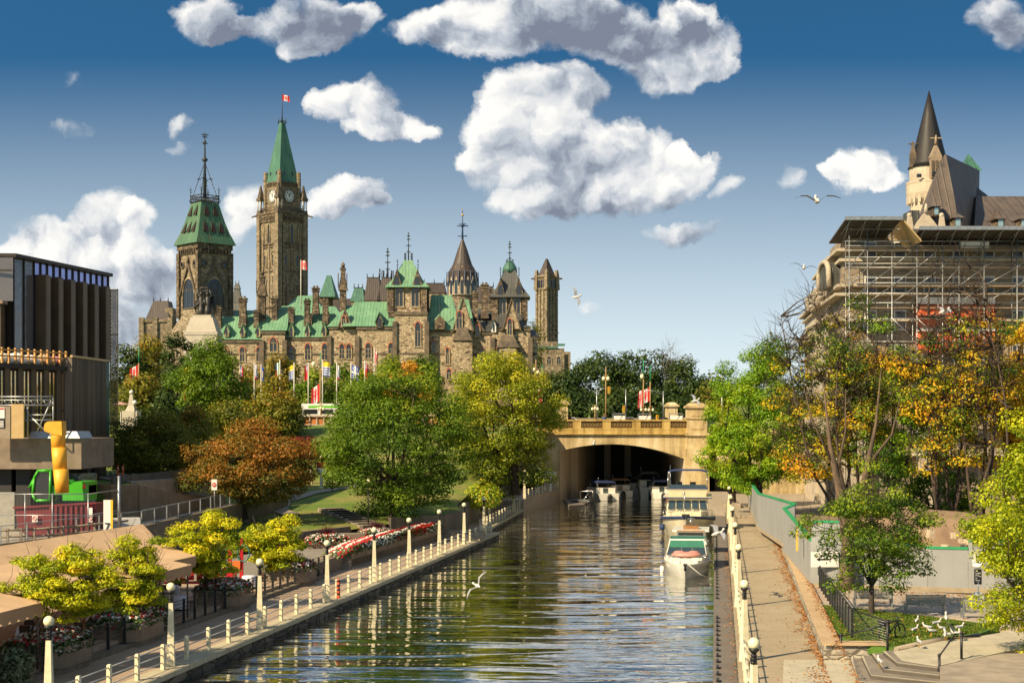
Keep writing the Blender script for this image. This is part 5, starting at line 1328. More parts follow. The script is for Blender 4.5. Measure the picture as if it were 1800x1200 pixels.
def patio_fence():
    t = thing('patio_fence', 'black metal fence with rails between the planters of the patio', 'fence', (XL(70)-4.0,70,.4))
    for (d0,d1) in ((52.2,56.3),(60.2,63.4),(67.3,75.5),(79,87),(90.6,93)):
        n = max(1,round((d1-d0)/1.3)); pp = [(XL(d0+(d1-d0)*i/n)-3.95, d0+(d1-d0)*i/n) for i in range(n+1)]
        for p in pp: mb = MB(); mb.box(p[0]-.06,p[0]+.06,p[1]-.06,p[1]+.06,.2,1.42); mb.build('post', M_black, t)
        mb = MB()
        for z_ in (.62,.82,1.02,1.22,1.38): mb.tube([(*pp[0],z_),(*pp[-1],z_)],.016,4)
        mb.build('rail', M_black, t)
    mb = MB()
    return t
patio_fence()
mb = MB(); mb.prism([e0(50,-4.25),e0(93,-4.25),e0(93,-3.75),e0(50,-3.75)],-.02,.22); tag(mb.build('patio_kerb', M_wallgrey), 'low dark kerb step under the patio fence', 'kerb')
def tables():
    M_cloth = pm('white tablecloth', (.72,.72,.74), .8, (.62,.63,.67), 2); M_wood = pm('brown chair wood', (.10,.05,.025), .5, (.07,.035,.02), 5)
    def table(): 
        t = thing('dining_table', 'x', 'table', (0,0,0), 'dining tables under the canopy')
        mb = MB(); prof = [(.10,.47),(.45,.44),(.74,.40),(.76,.38),(.765,.01)]; n = 24; rs = []
        for z_, r in prof: rs.append([mb.pt(((r+(.035*math.sin(k*math.pi*2*8/n*1.0) if z_ < .7 else 0))*math.cos(2*math.pi*k/n), (r+(.035*math.sin(k*math.pi*2*8/n) if z_ < .7 else 0))*math.sin(2*math.pi*k/n), z_)) for k in range(n)])
        for a, b in zip(rs, rs[1:]):
            for k in range(n): mb.face((a[k],a[(k+1)%n],b[(k+1)%n],b[k]), True)
        mb.build('tablecloth', M_cloth, t); mb = MB(); mb.lathe(0,0,[(0,.25),(.04,.22),(.06,.05),(.73,.05)],8); mb.build('pedestal', M_black, t)
        return t
    def chair():
        t = thing('patio_chair', 'x', 'chair', (0,0,0), 'brown chairs around the patio tables')
        mb = MB(); mb.box(-.21,.21,-.21,.21,.42,.47); mb.build('seat', M_wood, t)
        mb = MB(); mb.box(-.21,.21,.19,.23,.62,.92); mb.box(-.21,-.17,.19,.23,.42,.92); mb.box(.17,.21,.19,.23,.42,.92); mb.build('backrest', M_wood, t)
        for a in (-.18,.18):
            for b in (-.18,.18): mb = MB(); mb.tube([(a*1.1,b*1.1,0),(a,b,.42)],.02,4); mb.build('leg', M_wood, t)
        return t
    P = [(54.3,-5.9,'under the near awning wing'),(57.2,-7.2,'between the first two planters'),(61.6,-5.6,'just left of the large angular planter'),(62.4,-7.8,'in shade behind the angular planter'),(67.6,-6.0,'right of the large angular planter'),(70.4,-7.6,'under the right awning wing'),(73.6,-5.6,'sunlit beside the right awning wing'),(80.6,-5.2,'nearer one by the black fence'),(83.2,-5.4,'farther one by the black fence'),(52.6,-8.2,'at the far left edge'),(78.0,-7.8,'behind the slender tree')]
    T = table(); Cc = chair(); first = True; fc = True; k = 0
    for i, (d, off, l) in enumerate(P):
        c = (XL(d)+off, d, .38); lab = 'round table in a white cloth '+l
        if i == 0: move(T, c); T['label'] = lab
        else: dup(T, c, .3*i, lab)
        for j, a in enumerate((.6+.4*i, .6+.4*i+math.pi)):
            cc = (c[0]+.72*math.cos(a), c[1]+.72*math.sin(a), .38); ll = 'brown chair %s of the table %s' % (('right or far side','left or near side')[j], l)
            ll = 'brown chair on the %s side of the table %s' % (('far','near')[j], l)
            if fc: move(Cc, cc, a-math.pi/2); Cc['label'] = ll; fc = False
            else: dup(Cc, cc, a-math.pi/2, ll)
tables()
def red_stand():
    M_red = pm('red frame', (.50,.01,.015), .5); x, d = XL(86)-7.2, 86
    t = thing('red_rescue_stand', 'tall red metal frame holding an orange lifebuoy panel at the far end of the patio', 'frame', (x,d,.38))
    for s in (-.35,.35): mb = MB(); mb.box(x+s-.1,x+s+.1,d-.1,d+.1,.38,3.1); mb.build('upright', M_red, t)
    mb = MB(); mb.box(x-.45,x+.45,d-.08,d+.08,2.9,3.1); mb.build('crossbar', M_red, t)
    mb = MB(); mb.box(x-.15,x+.3,d-.2,d-.12,1.3,1.75); mb.build('orange_panel', pm('bright orange',(.85,.16,.02),.6), t)
    mb = MB(); mb.tube([(x+.5+.35*math.cos(q),d-.15,2.2+.5*math.sin(q)) for q in [k*math.pi/8 for k in range(17)]],.05,5); mb.build('hoop', pm('teal hoop',(.03,.16,.14),.5), t)
    t2 = thing('red_bench', 'long red slatted bench behind the patio tables', 'bench', (XL(83)-8.2,83,.38)); x = XL(83)-8.2
    for k in range(9): mb = MB(); mb.box(x-2.2+k*.5,x-1.86+k*.5,83,83.08,.9,1.6); mb.build('slat', M_red, t2)
    mb = MB(); mb.box(x-2.3,x+2.3,82.4,83,.75,.85); mb.build('seat', M_red, t2)
    mb = MB(); mb.box(x-2.3,x-2.2,82.4,83.1,.38,.8); mb.box(x+2.2,x+2.3,82.4,83.1,.38,.8); mb.build('frame', M_black, t2)
    x, d = XL(93)-7.0, 93
    t = thing('red_post', 'single red and black post with hanging flower basket left of the terrace', 'post', (x,d,.55)); mb = MB(); mb.box(x-.1,x+.1,d-.1,d+.1,.5,3.6); mb.build('upright', M_red, t); mb = MB(); mb.box(x+.1,x+.22,d-.1,d+.1,.5,2.2); mb.build('backing', M_black, t)
red_stand()
def persons():
    def seated(label, c, shirt, hair, rz=0):
        t = thing('person', label, 'person', c)
        mb = MB(); x, y, z0 = c; M0 = Matrix.Translation(c) @ Matrix.Rotation(rz,4,'Z'); mb.M = M0
        mb.tube([(0,0,.45),(0,.02,.75),(0,.02,.98),(0,.02,1.08)],[.17,.16,.19,.07],10); mb.tube([(0,.02,1.06),(0,0,1.14)],.055,8); mb.sphere((0,-.01,1.24),(.085,.10,.125),10,8)
        for s in (-1,1):
            mb.tube([(s*.19,.02,1.02),(s*.24,-.05,.80),(s*.14,-.28,.78)],[.06,.05,.035],7); mb.tube([(s*.09,0,.50),(s*.12,-.42,.50),(s*.12,-.42,.08),(s*.12,-.55,.04)],[.09,.075,.05,.04],7)
        mb.build('body', pm('skin',(.45,.26,.17),.6), t)
        mb = MB(); mb.M = M0; mb.tube([(0,.0,.44),(0,.02,.75),(0,.02,.97),(0,.02,1.07)],[.185,.175,.205,.09],10)
        for s in (-1,1): mb.tube([(s*.18,.02,1.03),(s*.235,-.05,.84)],[.075,.065],7)
        mb.build('shirt', shirt, t); mb = MB(); mb.M = M0; mb.sphere((0,.02,1.28),(.095,.11,.11),10,6); mb.build('hair', hair, t)
    seated('person in a red top seated at a table behind the black patio fence', (XL(80.6)-5.6,79.4,.38), pm('red cloth',(.55,.02,.03),.8), pm('dark hair',(.02,.012,.01),.6), 2.6)
    seated('person in a white top seated behind the large angular planter', (XL(66.5)-5.2,66.6,.38), M_white, pm('dark hair',(.02,.012,.01),.6), .4)
persons()
# shrubs at the patio
def bush(name, label, c, r, h, mat, n=900, ls=.16, seed=3, tc=.5, cat='shrub'):
    rng = np.random.default_rng(seed); t = thing(name, label, cat, c)
    d = rdir(rng, n); rr = rng.uniform(.3,1,n)**.4; lump = 1+.2*np.sin(d[:,0]*4+seed)*np.cos(d[:,1]*5)
    p = np.column_stack([c[0]+d[:,0]*r*rr*lump, c[1]+d[:,1]*r*rr*lump, c[2]+h*.5+d[:,2]*h*.5*rr*lump])
    leaf_mesh('foliage', p, d+rng.normal(size=(n,3))*.4+np.array([0,0,.5]), ls, mat, tc+rng.normal(size=n)*.25, t, rng)
    mb = MB()
    for k in range(6): a = k; mb.tube([(c[0],c[1],c[2]-.1),(c[0]+math.cos(a)*r*.5,c[1]+math.sin(a)*r*.5,c[2]+h*.6)],[.05,.015],4)
    mb.build('stems', M_bark, t); return t
M_sage = leafmat('sage foliage', [(0,(.05,.08,.04)),(.6,(.14,.18,.09)),(1,(.30,.32,.18))], .2)
bush('potted_shrub', 'grey green shrub with a few red flowers in the lower left corner', (W(22,53.5),53.5,.0), .75, 1.7, M_sage, 1400, .16, 4)
bush('potted_shrub', 'silvery trailing shrub with red blooms at the right end of the large angular planter', (XL(67.6)-4.3,67.6,.1), .6, 1.5, M_sage, 1200, .14, 5)
# ================= arts building with bronze fins
def arts_building():
    A = (-40.16,115.0); ang = math.atan2(15,3.4); Lf = 15.4; gz = 2.6
    t = thing('arts_centre', 'modern bronze and glass building with tall vertical fins at the left edge', 'building', (-44,118,gz))
    M_bz = pm('dark bronze panel', (.16,.115,.07), .5, (.12,.085,.052), .5, metal=.5); M_bz2 = pm('deep brown bronze panel', (.045,.035,.026), .5, metal=.3)  # second bronze is a much darker tone for core, roof edges and column
    M_gl = pm('violet curtain glass',(.45,.43,.70),.12,(.34,.32,.55),.6,metal=.8); M_gl2 = glass('dark curtain glass', (.12,.11,.11), .08); M_gold = pm('gold anodised', (.60,.42,.18), .5, (.50,.34,.14), 2, metal=.2)
    P = lambda s, o, z: to_wall((s,o,z),(A[0],A[1],0),ang)
    def wb(mb, s0,s1,o0,o1,z0,z1):
        i = [mb.pt(P(s,o,z)) for s,o,z in ((s0,o1,z0),(s1,o1,z0),(s1,o0,z0),(s0,o0,z0),(s0,o1,z1),(s1,o1,z1),(s1,o0,z1),(s0,o0,z1))]
        for q in ((3,2,1,0),(4,5,6,7),(0,1,5,4),(1,2,6,5),(2,3,7,6),(3,0,4,7)): mb.face([i[k] for k in q])
    # mass behind the facade and front (camera facing) face
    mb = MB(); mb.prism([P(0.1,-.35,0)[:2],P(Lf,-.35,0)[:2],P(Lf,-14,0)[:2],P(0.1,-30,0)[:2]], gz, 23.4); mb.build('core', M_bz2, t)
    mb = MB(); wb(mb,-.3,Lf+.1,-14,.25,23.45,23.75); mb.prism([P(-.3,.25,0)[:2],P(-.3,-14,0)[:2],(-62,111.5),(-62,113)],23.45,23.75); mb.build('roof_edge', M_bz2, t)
    # clerestory
    def glazing(n, s0, s1, z0, z1, mat, o=-.2, name='glazing'):
        mb = MB(); mb.poly([P(s0,o,z0),P(s1,o,z0),P(s1,o,z1),P(s0,o,z1)]); g = mb.build(name, mat, t); mb = MB()
        for i in range(n+1): s = s0+(s1-s0)*i/n; wb(mb,s-.04,s+.04,o,o+.12,z0,z1)
        wb(mb,s0,s1,o,o+.13,z0-.05,z0+.05); mb.build('mullion', M_black, g); return g
    glazing(12, 3.0, Lf, 22.3, 23.45, M_gl); glazing(2, 0, 3.0, 9.0, 23.45, M_gl2); glazing(8, 3.0, Lf, 15.6, 22.3, pm('pale curtain glass',(.55,.50,.52),.12,(.30,.27,.28),.8,stretch=(1,1,.15),metal=.8), -.22)  # pale glass with vertical streaks behind the fins
    # fins: folded perforated panels
    for i in range(6):
        s = 3.3+i*2.0; mb = MB()
        wb(mb, s, s+.22, -.2, .75, 15.7, 22.4); wb(mb, s+.22, s+.9, .55, .62, 15.7, 22.4); wb(mb, s+.9, s+1.0, -.1, .62, 15.7, 22.4); fn = mb.build('fin', M_bz, t)
        mb = MB()
        for r in range(38):
            z = 15.95+r*.168
            for c in range(3): 
                q = s+.32+c*.16+(r%2)*.08; mb.poly([P(q,.635,z),P(q+.06,.635,z-.05),P(q+.12,.635,z),P(q+.06,.635,z+.05)])
        mb.build('perforation', pm('perforation light',(.45,.36,.34),.5), fn)
    # ribbed lower box
    B0 = (W(124,112),112.0); B1 = (W(186,120),120.0); a2 = math.atan2(B1[1]-B0[1],B1[0]-B0[0]); L2 = math.hypot(B1[0]-B0[0],B1[1]-B0[1])
    Q = lambda s,o,z: to_wall((s,o,z),(B0[0],B0[1],0),a2)
    mb = MB(); mb.prism([Q(0,0,0)[:2],Q(L2,0,0)[:2],Q(L2,-6,0)[:2],Q(0,-6,0)[:2]],7.75,15.25)
    n = int(L2/.22)
    for i in range(n):
        s = i*L2/n; i8 = [mb.pt(Q(*p)) for p in ((s,.12,7.75),(s+.11,.12,7.75),(s+.11,0,7.75),(s,0,7.75),(s,.12,15.2),(s+.11,.12,15.2),(s+.11,0,15.2),(s,0,15.2))]
        for q in ((0,1,5,4),(1,2,6,5),(3,0,4,7),(4,5,6,7)): mb.face([i8[k] for k in q])
    bx = mb.build('ribbed_box', pm('rib shaded bronze', (.22,.165,.12), .5, (.07,.052,.038), 3.0, stretch=(1,1,.02), metal=.4), t)  # dark vertical streaks in the colour paint shade between the ribs
    mb = MB(); mb.prism([Q(-.1,.2,0)[:2],Q(L2+.1,.2,0)[:2],Q(L2+.1,0,0)[:2],Q(-.1,0,0)[:2]],15.25,15.42); mb.build('gold_trim', M_gold, bx)
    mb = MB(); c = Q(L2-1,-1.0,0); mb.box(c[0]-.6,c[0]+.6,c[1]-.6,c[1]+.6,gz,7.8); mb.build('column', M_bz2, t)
    # perforated gold end screen
    d = 131; mb = MB(); x0, x1 = W(193.5,d), W(207.5,d)
    for a,b in ((x0,x0+.06),(x1-.06,x1)): mb.box(a,b,d-.1,d+.1,9.1,22.4)
    for z_ in (9.1,14.0,18.2,22.3): mb.box(x0,x1,d-.1,d+.1,z_,z_+.1)
    nx = 5
    for r in range(74):
        z_ = 9.2+r*.178
        for c_ in range(nx):
            xx = x0+.06+(c_+(r%2)*.5)*(x1-x0-.12)/nx
            mb.tube([(xx,d,z_),(xx+.075,d,z_+.09),(xx,d,z_+.178)],.036,3,False); mb.tube([(xx,d,z_),(xx-.075,d,z_+.09),(xx,d,z_+.178)],.036,3,False)
    mb.build('perforated_screen', M_gold, t)
    mb = MB(); mb.poly([(W(185,130.3),130.2,8.5),(W(193,130.6),130.5,8.5),(W(193,130.6),130.5,22.3),(W(185,130.3),130.2,22.3)]); mb.build('green_glazing', glass('green edge glass',(.08,.16,.12),.1), t)
    # camera-facing left part
    mb = MB(); mb.poly([(-62,112.6,19.9),(-40.2,114.6,19.9),(-40.2,114.6,23.4),(-62,112.6,23.4)]); g = mb.build('glazing', M_gl2, t)
    mb = MB(); mb.box(-42.7,-42.5,114.2,114.5,19.9,23.4); mb.box(-47,-40.2,114.1,114.3,22.3,22.4); mb.build('mullion', M_black, g)
    mb = MB(); mb.prism([(-62,112.2),(-40.9,114.2),(-40.9,114.8),(-62,113)],9,19.6)
    for i in range(40): x = -50+i*.23; mb.box(x,x+.1,112.9+(x+50)*.1,113.35+(x+50)*.1,9,19.6)
    mb.build('ribbed_wall', M_bz, t); mb = MB(); mb.prism([(-62,111.6),(-40.7,113.6),(-40.7,114.8),(-62,113)],19.62,19.88); mb.build('soffit', pm('tan soffit',(.30,.22,.14),.7), t)
    # lower windowed volume
    C0 = (W(-60,103),103.0); C1 = (W(125,112.5),112.5); a3 = math.atan2(C1[1]-C0[1],C1[0]-C0[0]); L3 = math.hypot(C1[0]-C0[0],C1[1]-C0[1]); U = lambda s,o,z: to_wall((s,o,z),(C0[0],C0[1],0),a3)
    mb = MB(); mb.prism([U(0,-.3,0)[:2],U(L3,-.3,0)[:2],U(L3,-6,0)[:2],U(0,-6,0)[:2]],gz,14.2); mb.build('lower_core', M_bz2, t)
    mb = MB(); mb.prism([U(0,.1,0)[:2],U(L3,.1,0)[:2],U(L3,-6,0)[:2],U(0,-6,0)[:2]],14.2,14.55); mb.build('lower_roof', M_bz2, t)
    n = 8
    for i in range(n):
        s = L3*(i+.30)/n; w = L3/n*.55
        mb = MB(); mb.poly([U(s,-.2,6.5),U(s+w,-.2,6.5),U(s+w,-.2,14.0),U(s,-.2,14.0)]); wn = mb.build('window', pm('tan reflection glass',(.95,.66,.36),.08,(.85,.50,.32),.8,metal=1.0,bump=.25,bscale=1.2), t)  # tan of the sunlit reflections put into the mirror tint
        mb = MB()
        for q in (s-.05,s+w/2-.03,s+w): mb.prism([U(q,-.1,0)[:2],U(q+.06,-.1,0)[:2],U(q+.06,-.3,0)[:2],U(q,-.3,0)[:2]],6.5,14.0)
        mb.prism([U(s,-.1,0)[:2],U(s+w,-.1,0)[:2],U(s+w,-.22,0)[:2],U(s,-.22,0)[:2]],11.0,11.12); mb.build('frame', M_black, wn)
        mb = MB(); mb.prism([U(s-L3/n*.40,-.1,0)[:2],U(s-.06,-.1,0)[:2],U(s-.06,-.3,0)[:2],U(s-L3/n*.40,-.3,0)[:2]],6.0,14.2); mb.build('pilaster', M_bz, t)
    # timber guard with wrapped bundles on the lower roof
    g = thing('timber_guardrail', 'orange timber guard rail on the lower roof of the bronze building', 'guard rail', U(L3/2,-.3,14.55)); mo = pm('raw timber',(.62,.33,.10),.7,(.50,.26,.08),3)
    n = 16
    for i in range(n): s = L3*(i+.5)/n; mb = MB(); mb.prism([U(s,-.2,0)[:2],U(s+.13,-.2,0)[:2],U(s+.13,-.35,0)[:2],U(s,-.35,0)[:2]],14.55,15.75); mb.build('post', mo, g)
    for z_ in (15.05,15.5): mb = MB(); mb.prism([U(0,-.15,0)[:2],U(L3-.3,-.15,0)[:2],U(L3-.3,-.2,0)[:2],U(0,-.2,0)[:2]],z_,z_+.13); mb.build('rail', mo, g)
    lb = ['wrapped pale bundle on the lower roof, at the far left edge','cream wrapped bundle behind the timber guard, second from the left edge','pale plastic wrapped bundle in the middle of the timber guard','tan sack behind the timber guard right of the pale bundles','pink plastic wrapped bundle at the right end of the timber guard']
    for k, (s, m_) in enumerate(((L3*.42,M_white),(L3*.55,M_white),(L3*.68,M_white),(L3*.82,pm('tan sack',(.45,.33,.2),.8)),(L3*.94,pm('pink wrap',(.55,.22,.30),.5)))):
        mb = MB(); p = U(s,-1.0,0); mb.sphere((p[0],p[1],14.95),(.75,.75,.42+.1*(k%2)),8,5); mb.sphere((p[0]+.4,p[1]+.2,14.85),(.55,.6,.35),7,4); tag(mb.build('wrapped_bundle', m_), lb[k], 'bundle')
arts_building()
def upper_street():
    # street level terrace at z 2.8
    sheet('upper_street', [(-29.8,82),(-25.2,95.6),(-21.9,127),(-21.4,131),(-27.2,127),(-28.3,104),(-34,120),(-36,131),(-70,131),(-70,40),(-36,40)], 2.8, M_road, zb=-.4)
    def wallstrip(name, label, pts, th, mat, cat='wall'):
        mb = MB()
        for (a, b) in zip(pts, pts[1:]):
            v = Vector(b[:2])-Vector(a[:2]); n = Vector((-v.y,v.x)).normalized()*th/2
            i = [mb.pt(q) for q in ((a[0]-n.x,a[1]-n.y,a[2]),(b[0]-n.x,b[1]-n.y,b[2]),(b[0]+n.x,b[1]+n.y,b[2]),(a[0]+n.x,a[1]+n.y,a[2]),(a[0]-n.x,a[1]-n.y,a[3]),(b[0]-n.x,b[1]-n.y,b[3]),(b[0]+n.x,b[1]+n.y,b[3]),(a[0]+n.x,a[1]+n.y,a[3]))]
            for q in ((3,2,1,0),(4,5,6,7),(0,1,5,4),(1,2,6,5),(2,3,7,6),(3,0,4,7)): mb.face([i[k] for k in q])
        o = mb.build(name, mat); tag(o, label, cat); return o
    wallstrip('street_retaining_wall', 'dark ribbed retaining wall behind the patio canopy carrying the fenced street edge', [(-33,70,0,3.1),(-29.5,82,0,3.1),(-24.9,95.6,0,3.15),(-21.5,127,0,3.6),(-20.8,131,0,3.6)], .4, M_wallgrey)
    wallstrip('ramp_wall', 'long curving tan aggregate wall along the ramp, dropping towards the no entry sign', [(-31.8,106,2.7,5.5),(-29.5,104.6,2.7,5.6),(-27.6,104.9,2.7,5.5),(-26.8,108,2.7,5.0),(-26.4,114,2.7,4.35),(-26.0,120,2.7,3.9),(-25.8,127.5,2.7,3.55)], .35, pm('tan aggregate',(.27,.19,.115),.95,(.20,.14,.085),1.2,bump=.5,bscale=25))
    sheet('upper_pavement', [(-36,122),(-36,131),(-27.2,131),(-27.2,118),(-30,112)], 5.45, M_conc, zb=2.5)
    wallstrip('upper_kerb_wall', 'dark low wall edging the pale pavement above the ramp, left of the trees', [(-31.5,112,3,5.9),(-27.3,124,3,6.1)], .3, M_wallgrey)
    wallstrip('jersey_barrier', 'white concrete barrier block beside the orange cones', [(-26.8,94.5,2.8,3.75),(-24.9,95.2,2.8,3.75)], .6, M_white, 'barrier')
    # fence of pale posts along the street edge
    t = thing('street_fence', 'pale metal fence with mesh panels along the top of the dark retaining wall', 'fence', (-25,96,3.1)); pts = [(-29.5,82,3.1),(-24.9,95.6,3.15),(-21.5,127,3.6),(-20.8,131,3.6)]
    for a, b in zip(pts, pts[1:]):
        a, b = Vector(a), Vector(b); n = max(1, round((b-a).length/2.4))
        for i in range(n+1 if b == Vector(pts[-1]) else n): p = a.lerp(b, i/n); mb = MB(); mb.box(p.x-.04,p.x+.04,p.y-.04,p.y+.04,p.z,p.z+1.05); mb.build('post', M_steel, t)
        for z_ in (.12,1.02): mb = MB(); mb.tube([a+Vector((0,0,z_)),b+Vector((0,0,z_))],.028,4); mb.build('rail', M_steel, t)
        mb = MB()
        for z_ in (.3,.45,.6,.75,.9): mb.tube([a+Vector((0,0,z_)),b+Vector((0,0,z_))],.007,3)
        mb.build('wire', M_steel, t)
    t = thing('timber_barrier', 'rough timber rail barrier at the street edge in front of the red skip', 'barrier', (W(130,86),84,2.8)); P = [(W(-5,84),83.5),(W(60,84.5),84.5),(W(135,87),87),(W(225,92),92)]
    mt = pm('grey timber',(.28,.23,.17),.85,(.2,.16,.12),3)
    for a, b in zip(P, P[1:]):
        for i in range(3): x = a[0]+(b[0]-a[0])*i/3; y = a[1]+(b[1]-a[1])*i/3; mb = MB(); mb.box(x-.07,x+.07,y-.05,y+.05,2.8,3.85); mb.build('post', mt, t)
        mb = MB(); mb.tube([(*a,3.75),(*b,3.75)],.07,4); mb.tube([(*a,3.35),(*b,3.35)],.05,4); mb.build('rail', mt, t)
upper_street()
def construction():
    # concrete deck over the street
    t = thing('overhead_deck', 'dark aggregate footbridge deck on piers in front of the bronze building', 'footbridge', (W(70,98),100,2.8))
    d = 98; x0, x1 = -50, W(143,d); mb = MB(); mb.box(x0,x1,d,d+8,6.9,9.0); mb.build('deck', M_concd, t)
    mb = MB(); mb.extr([(W(52,d),d-.3,9.02),(x1,d-.3,9.02),(x1-.3,d-.1,9.5),(W(56,d),d-.1,9.5)],(0,3,0)); mb.build('metal_capping', M_steel, t)
    for px, w in ((32,1.0),(-8,1.5)): x = W(px,d); mb = MB(); mb.box(x-w/2,x+w/2,d+1,d+3,2.7,6.9); mb.build('pier', M_bz_(), t)
    mb = MB(); mb.box(-52,W(160,d+8),d+7,d+8,2.7,6.9); mb.build('back_wall', M_bz_(), t)
    mb = MB(); mb.box(W(40,d),W(120,d),d+6.5,d+6.8,4.2,6.4); mb.build('shop_glass', glass('teal shop glass',(.06,.12,.13),.1), t)
    mb = MB(); mb.box(W(-60,96),W(27,96),95.8,96.2,2.8,5.4); tag(mb.build('site_board', pm('smooth pale concrete',(.34,.32,.27),.8)), 'smooth pale concrete board wall under the deck at the left edge', 'wall')
    # dumpster
    d = 91.0; M_mar = pm('maroon steel',(.17,.012,.02),.5,(.12,.01,.015),1,bump=.2); x0, x1 = W(27,d), W(168,d)
    t = thing('red_skip', 'large maroon steel skip with upright ribs behind the mesh fence', 'skip', ((x0+x1)/2,d+1,2.8))
    mb = MB(); mb.extr([(x0,d,4.6),(x0+.15,d,3.4),(x0+.7,d,2.85),(x1,d,2.85),(x1,d,4.9)],(0,2.3,0)); mb.build('body', M_mar, t)
    for k in range(9): x = W(90+k*9,d); mb = MB(); mb.box(x-.08,x+.08,d-.14,d,2.9,4.75); mb.build('rib', M_mar, t)
    mb = MB(); mb.extr([(x0-.1,d-.15,4.6),(x1+.1,d-.15,4.9),(x1+.1,d-.15,5.02),(x0-.1,d-.15,4.72)],(0,.2,0)); mb.build('rim', M_mar, t)
    for px, w in ((63,.36),(160,.3)):
        x = W(px,d); mb = MB(); mb.box(x-w/2,x+w/2,d-.2,d-.15,3.75,4.15+(.5 if px > 100 else 0)); s = mb.build('notice', M_white, t)
        mb = MB(); mb.tube([(x+.13*math.cos(q),d-.22,3.97+.13*math.sin(q)) for q in [k*math.pi/6 for k in range(13)]],.02,4); mb.tube([(x-.09,d-.22,4.05),(x+.09,d-.22,3.87)],.02,4); mb.build('prohibition_mark', pm('sign red',(.6,.02,.02),.6), s)
    # telehandler
    d = 96.5; M_gr = pm('bright green paint',(.06,.42,.02),.35,(.05,.36,.02),2); t = thing('telehandler', 'bright green telescopic handler with glazed cab parked behind the maroon skip', 'telehandler', (W(100,d),d,2.8)); z = lambda y: Z(y,d); X = lambda p: W(p,d)
    mb = MB(); mb.box(X(88),X(163),d-.9,d+.9,z(868),z(852)); mb.extr([(X(118),d-1,z(878)),(X(163),d-1,z(878)),(X(163),d-1,z(845)),(X(140),d-1,z(845)),(X(118),d-1,z(857))],(0,2,0)); mb.build('chassis', M_gr, t)
    mb = MB(); cab = [(X(66),z(868)),(X(72),z(878)),(X(96),z(878)),(X(97),z(826)),(X(76),z(826)),(X(69),z(838))]
    for a, b in zip(cab, cab[1:]+cab[:1]):
        for y in (d-1,d+.3): mb.tube([(a[0],y,a[1]),(b[0],y,b[1])],.09,5)
    mb.box(X(74),X(98),d-1.05,d+.35,z(828),z(824)); c = mb.build('cab_frame', M_gr, t)
    mb = MB(); mb.extr([(p[0],d-.95,p[1]) for p in cab],(0,1.2,0)); mb.build('cab_glass', G_win, c)
    mb = MB(); mb.tube([(X(125),d+.6,z(850)),(X(52),d+.6,z(848)),(X(48),d+.6,z(858))],[.28,.22,.2],6); mb.build('boom', M_gr, t)
    for px in (62,72,112,148):
        mb = MB(); x = X(px) if px not in (72,148) else X(px); y0 = d-1.2 if px in (62,112) else d+.9
        mb.tube([(x,y0,2.8+.62),(x,y0+.4,2.8+.62)],.62,14,False); w = mb.build('wheel', pm('tyre',(.015,.015,.015),.9), t)
        mb = MB(); mb.tube([(x,y0-.03,3.42),(x,y0,3.42)],.3,10,False); mb.build('rim', M_gr, w)
    mb = MB(); mb.poly([(X(152),d-1.03,z(857)),(X(160),d-1.03,z(857)),(X(156),d-1.03,z(846))]); mb.build('warning_triangle', pm('signal orange',(.85,.12,.02),.6), t)
    # yellow rubbish chute
    d = 94; z = lambda y: Z(y,d); X = lambda p: W(p,d); M_y = pm('yellow chute plastic',(.80,.42,.03),.5,(.70,.34,.02),1.5,bump=.2)
    t = thing('rubbish_chute', 'tall yellow plastic rubbish chute hanging from the deck into the skip', 'chute', (X(108),d,z(866)))
    segs = [((98,745),(101,790)),((100,786),(104,828)),((103,824),(108,866))]
    for a, b in segs:
        mb = MB(); mb.tube([(X(a[0]+4),d,z(a[1])),(X(b[0]+1.5),d,z(b[1]))],[.50,.44],14); mb.build('chute_section', M_y, t)
    mb = MB(); mb.extr([(X(81),d-.5,z(752)),(X(83),d-.5,z(744)),(X(88),d-.5,z(740.5)),(X(112),d-.5,z(740)),(X(113),d-.5,z(765)),(X(97),d-.5,z(763)),(X(82),d-.5,z(757))],(0,1,0)); mb.build('hopper', M_y, t)
    # lattice scaffold platform and boarding
    d = 97; z = lambda y: Z(y,d); X = lambda p: W(p,d); t = thing('lattice_scaffold', 'silver lattice scaffold platform in front of the tan reflecting windows', 'scaffold', (X(50),d,9.0))
    for yv in (697,703,712): mb = MB(); mb.tube([(X(-20),d,z(yv)),(X(93),d,z(yv))],.05,5); mb.build('chord', M_steel, t)
    for k in range(9):
        a, b = -10+k*11.5, -10+(k+1)*11.5; mb = MB(); mb.tube([(X(a),d,z(712)),(X((a+b)/2),d,z(703)),(X(b),d,z(712))],.035,4); mb.build('lattice_brace', M_steel, t)
    for (a,b,c_,e_) in ((93,697,93,768),(48,712,48,768),(90,703,66,757),(48,729,93,729),(52,730,90,768),(-5,712,-5,768),(40,738,93,738)): mb = MB(); mb.tube([(X(a),d+.05,z(b)),(X(c_),d+.05,z(e_))],.05,5); mb.build('tube', M_steel, t)
    mb = MB(); mb.box(X(22.5),X(45),d-.4,d-.3,9.02,z(710)); tag(mb.build('plywood_board', pm('plywood',(.50,.36,.17),.8,(.42,.29,.13),1.5)), 'bare tan plywood board standing on the footbridge deck', 'board')
    mb = MB(); mb.box(X(-30),X(22),d-.45,d-.3,9.02,z(714)); h = mb.build('grey_hoarding', pm('weathered board',(.30,.24,.17),.85,(.25,.20,.14),3)); tag(h, 'weathered hoarding board with a white notice and a black notice at the left edge', 'hoarding')
    def card(x0,x1,ya,yb,mat): mb = MB(); mb.box(X(x0),X(x1),d-.5,d-.46,z(yb),z(ya)); return mb.build('notice', mat, h)
    card(1,12.5,716,735,M_white); card(1,12.5,736,752,M_black)
